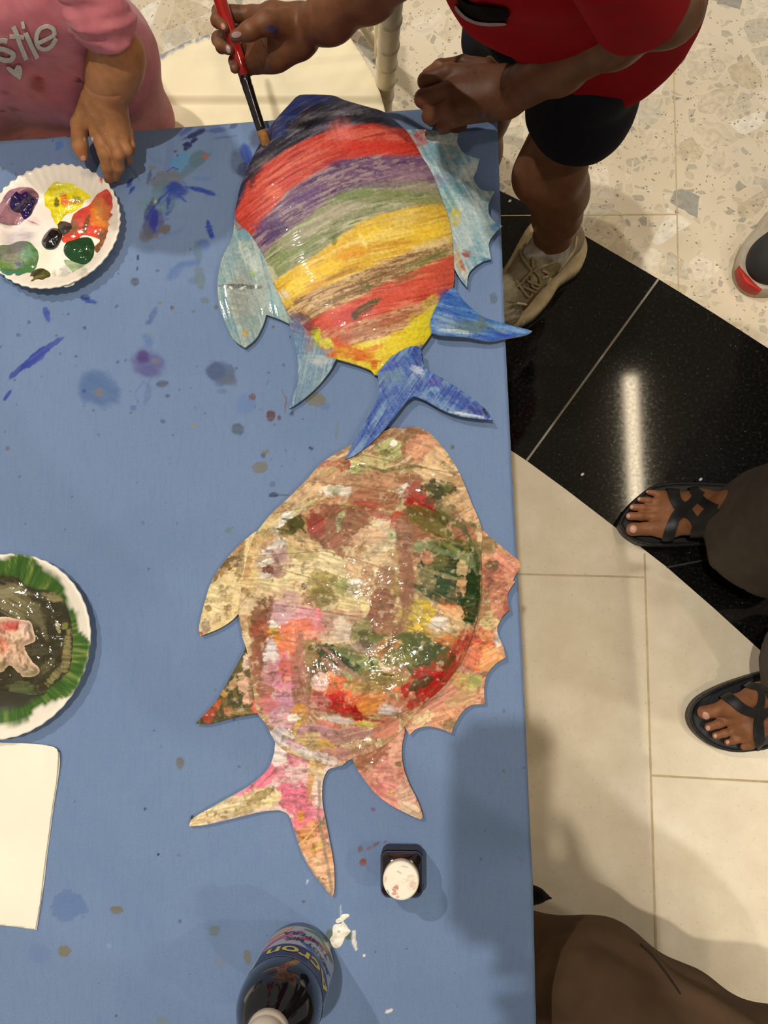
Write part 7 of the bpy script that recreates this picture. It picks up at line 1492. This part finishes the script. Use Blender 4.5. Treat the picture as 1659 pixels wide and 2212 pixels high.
for k_ in (kA, kB):
    e_ = k_ + np.array([-.08, .03, 0]); tp.wchain([(e_[0] + .04, e_[1] - .01, k_[2] - .035, .055), (e_[0], e_[1], k_[2] - .22, .055), (e_[0], e_[1], .1, .06)], .03)
def pf_(P):
    s = P.shape[:-1]; x = P[..., 0]; y = P[..., 1]
    u = (x * .5 + y * .86) * 1.0; w = (x * .86 - y * .5)
    return .0015 * np.sin(w * 55 + 4 * np.sin(u * 14)) + .001 * np.sin(u * 60 + 5 * np.sin(w * 16)) + (.0035 * (fbm((u * 22).ravel(), (w * 7).ravel(), 3, 3) - .5) * 2).reshape(s)
tp.fold = pf_
for ln, r_ in (([(1262, 2022), (1240, 2080), (1226, 2150), (1220, 2230)], .013), ([(1206, 2040), (1180, 2090), (1160, 2140)], .010), ([(1300, 2030), (1400, 2090), (1520, 2170), (1620, 2235)], .012)):
    w3 = tp.trace(np.array([a for a, _ in ln], float), np.array([c_ for _, c_ in ln], float), 0.0, .8); w3[:, 2] -= r_ * .55
    for a_, b_ in zip(w3[:-1], w3[1:]): tp.cone(a_, b_, r_, r_, .012)
for k_ in (kA, kB):
    d_ = np.array([-.16, .06, 0]); tp.wchain([(*k_, .062), (*(k_ + d_ * .5 + [0, 0, -.025]), .066), (*(k_ + d_ * .6 + [0, 0, -.2]), .062), (k_[0] - .10, k_[1] + .03, .09, .058)], .02)
    us3 = Sdf(); us3.wchain([(k_[0] - .09, k_[1] + .02, .05, .045), (k_[0] - .25, k_[1] + .083, .04, .04)], .03); us3.cut.append((np.array([0, 0, .003]), np.array([0, 0, -1.0]))); v, q = us3.mesh(.005); mk('shoe', v, q, bpy.data.materials['dark_shoe_fabric'], photog)
v, q = tp.mesh(.0055); v = relax(v, q, 3); trs = mk('trousers', v, q, M_BRN, photog)
c = cat_poly([(1384, 2040), (1408, 2062), (1432, 2092), (1456, 2126), (1470, 2148)], 8, closed=False); w3 = tp.trace(c[:, 0], c[:, 1], .0003, .8); v_, f_ = tube(w3, .0012, 6); mk('seam', v_, f_, mat_plain('seam_thread', (40, 30, 24), .9), trs)
sp_ = Sdf(); sp_.wchain([(*(hipP + [.02, 0, .06]), .155), (*(hipP + [.06, -.04, .3]), .15), (*(hipP + [.04, 0, .52]), .13)], .04)
for a_, e2 in ((shR, (shR[0] - .04, shR[1] - .015, 1.0)), (shL, (shL[0] - .02, shL[1] - .04, .76))): sp_.wchain([(*(hipP + [.04, 0, .52]), .1), (*a_, .075), (*e2, .065)], .04)
v, q = sp_.mesh(.009); mk('shirt', v, q, mat_plain('dark_shirt', (60, 56, 56), .85), photog)
# the phone in the photographer's hand, its lens where the photograph was taken
PH = bpy.data.meshes.new('phone'); bmx = bmesh.new()
bmesh.ops.create_cube(bmx, size=1.0)
bmesh.ops.scale(bmx, vec=(.077, .155, .009), verts=bmx.verts)
bmesh.ops.bevel(bmx, geom=[e for e in bmx.edges if abs((e.verts[0].co - e.verts[1].co).z) > .005], offset=.011, segments=6, affect='EDGES')
bmesh.ops.translate(bmx, vec=(0, 0, .0045), verts=bmx.verts)
bmx.to_mesh(PH); bmx.free(); PH.materials.append(mat_plain('phone_glass', (24, 24, 26), .25))
pho = bpy.data.objects.new('phone', PH); COL.objects.link(pho)
pho.matrix_world = Matrix([list(RM[0]) + [phone_c[0]], list(RM[1]) + [phone_c[1]], list(RM[2]) + [phone_c[2]], [0, 0, 0, 1]])
tag(pho, 'dark mobile phone held above the table by the seated person', 'phone')
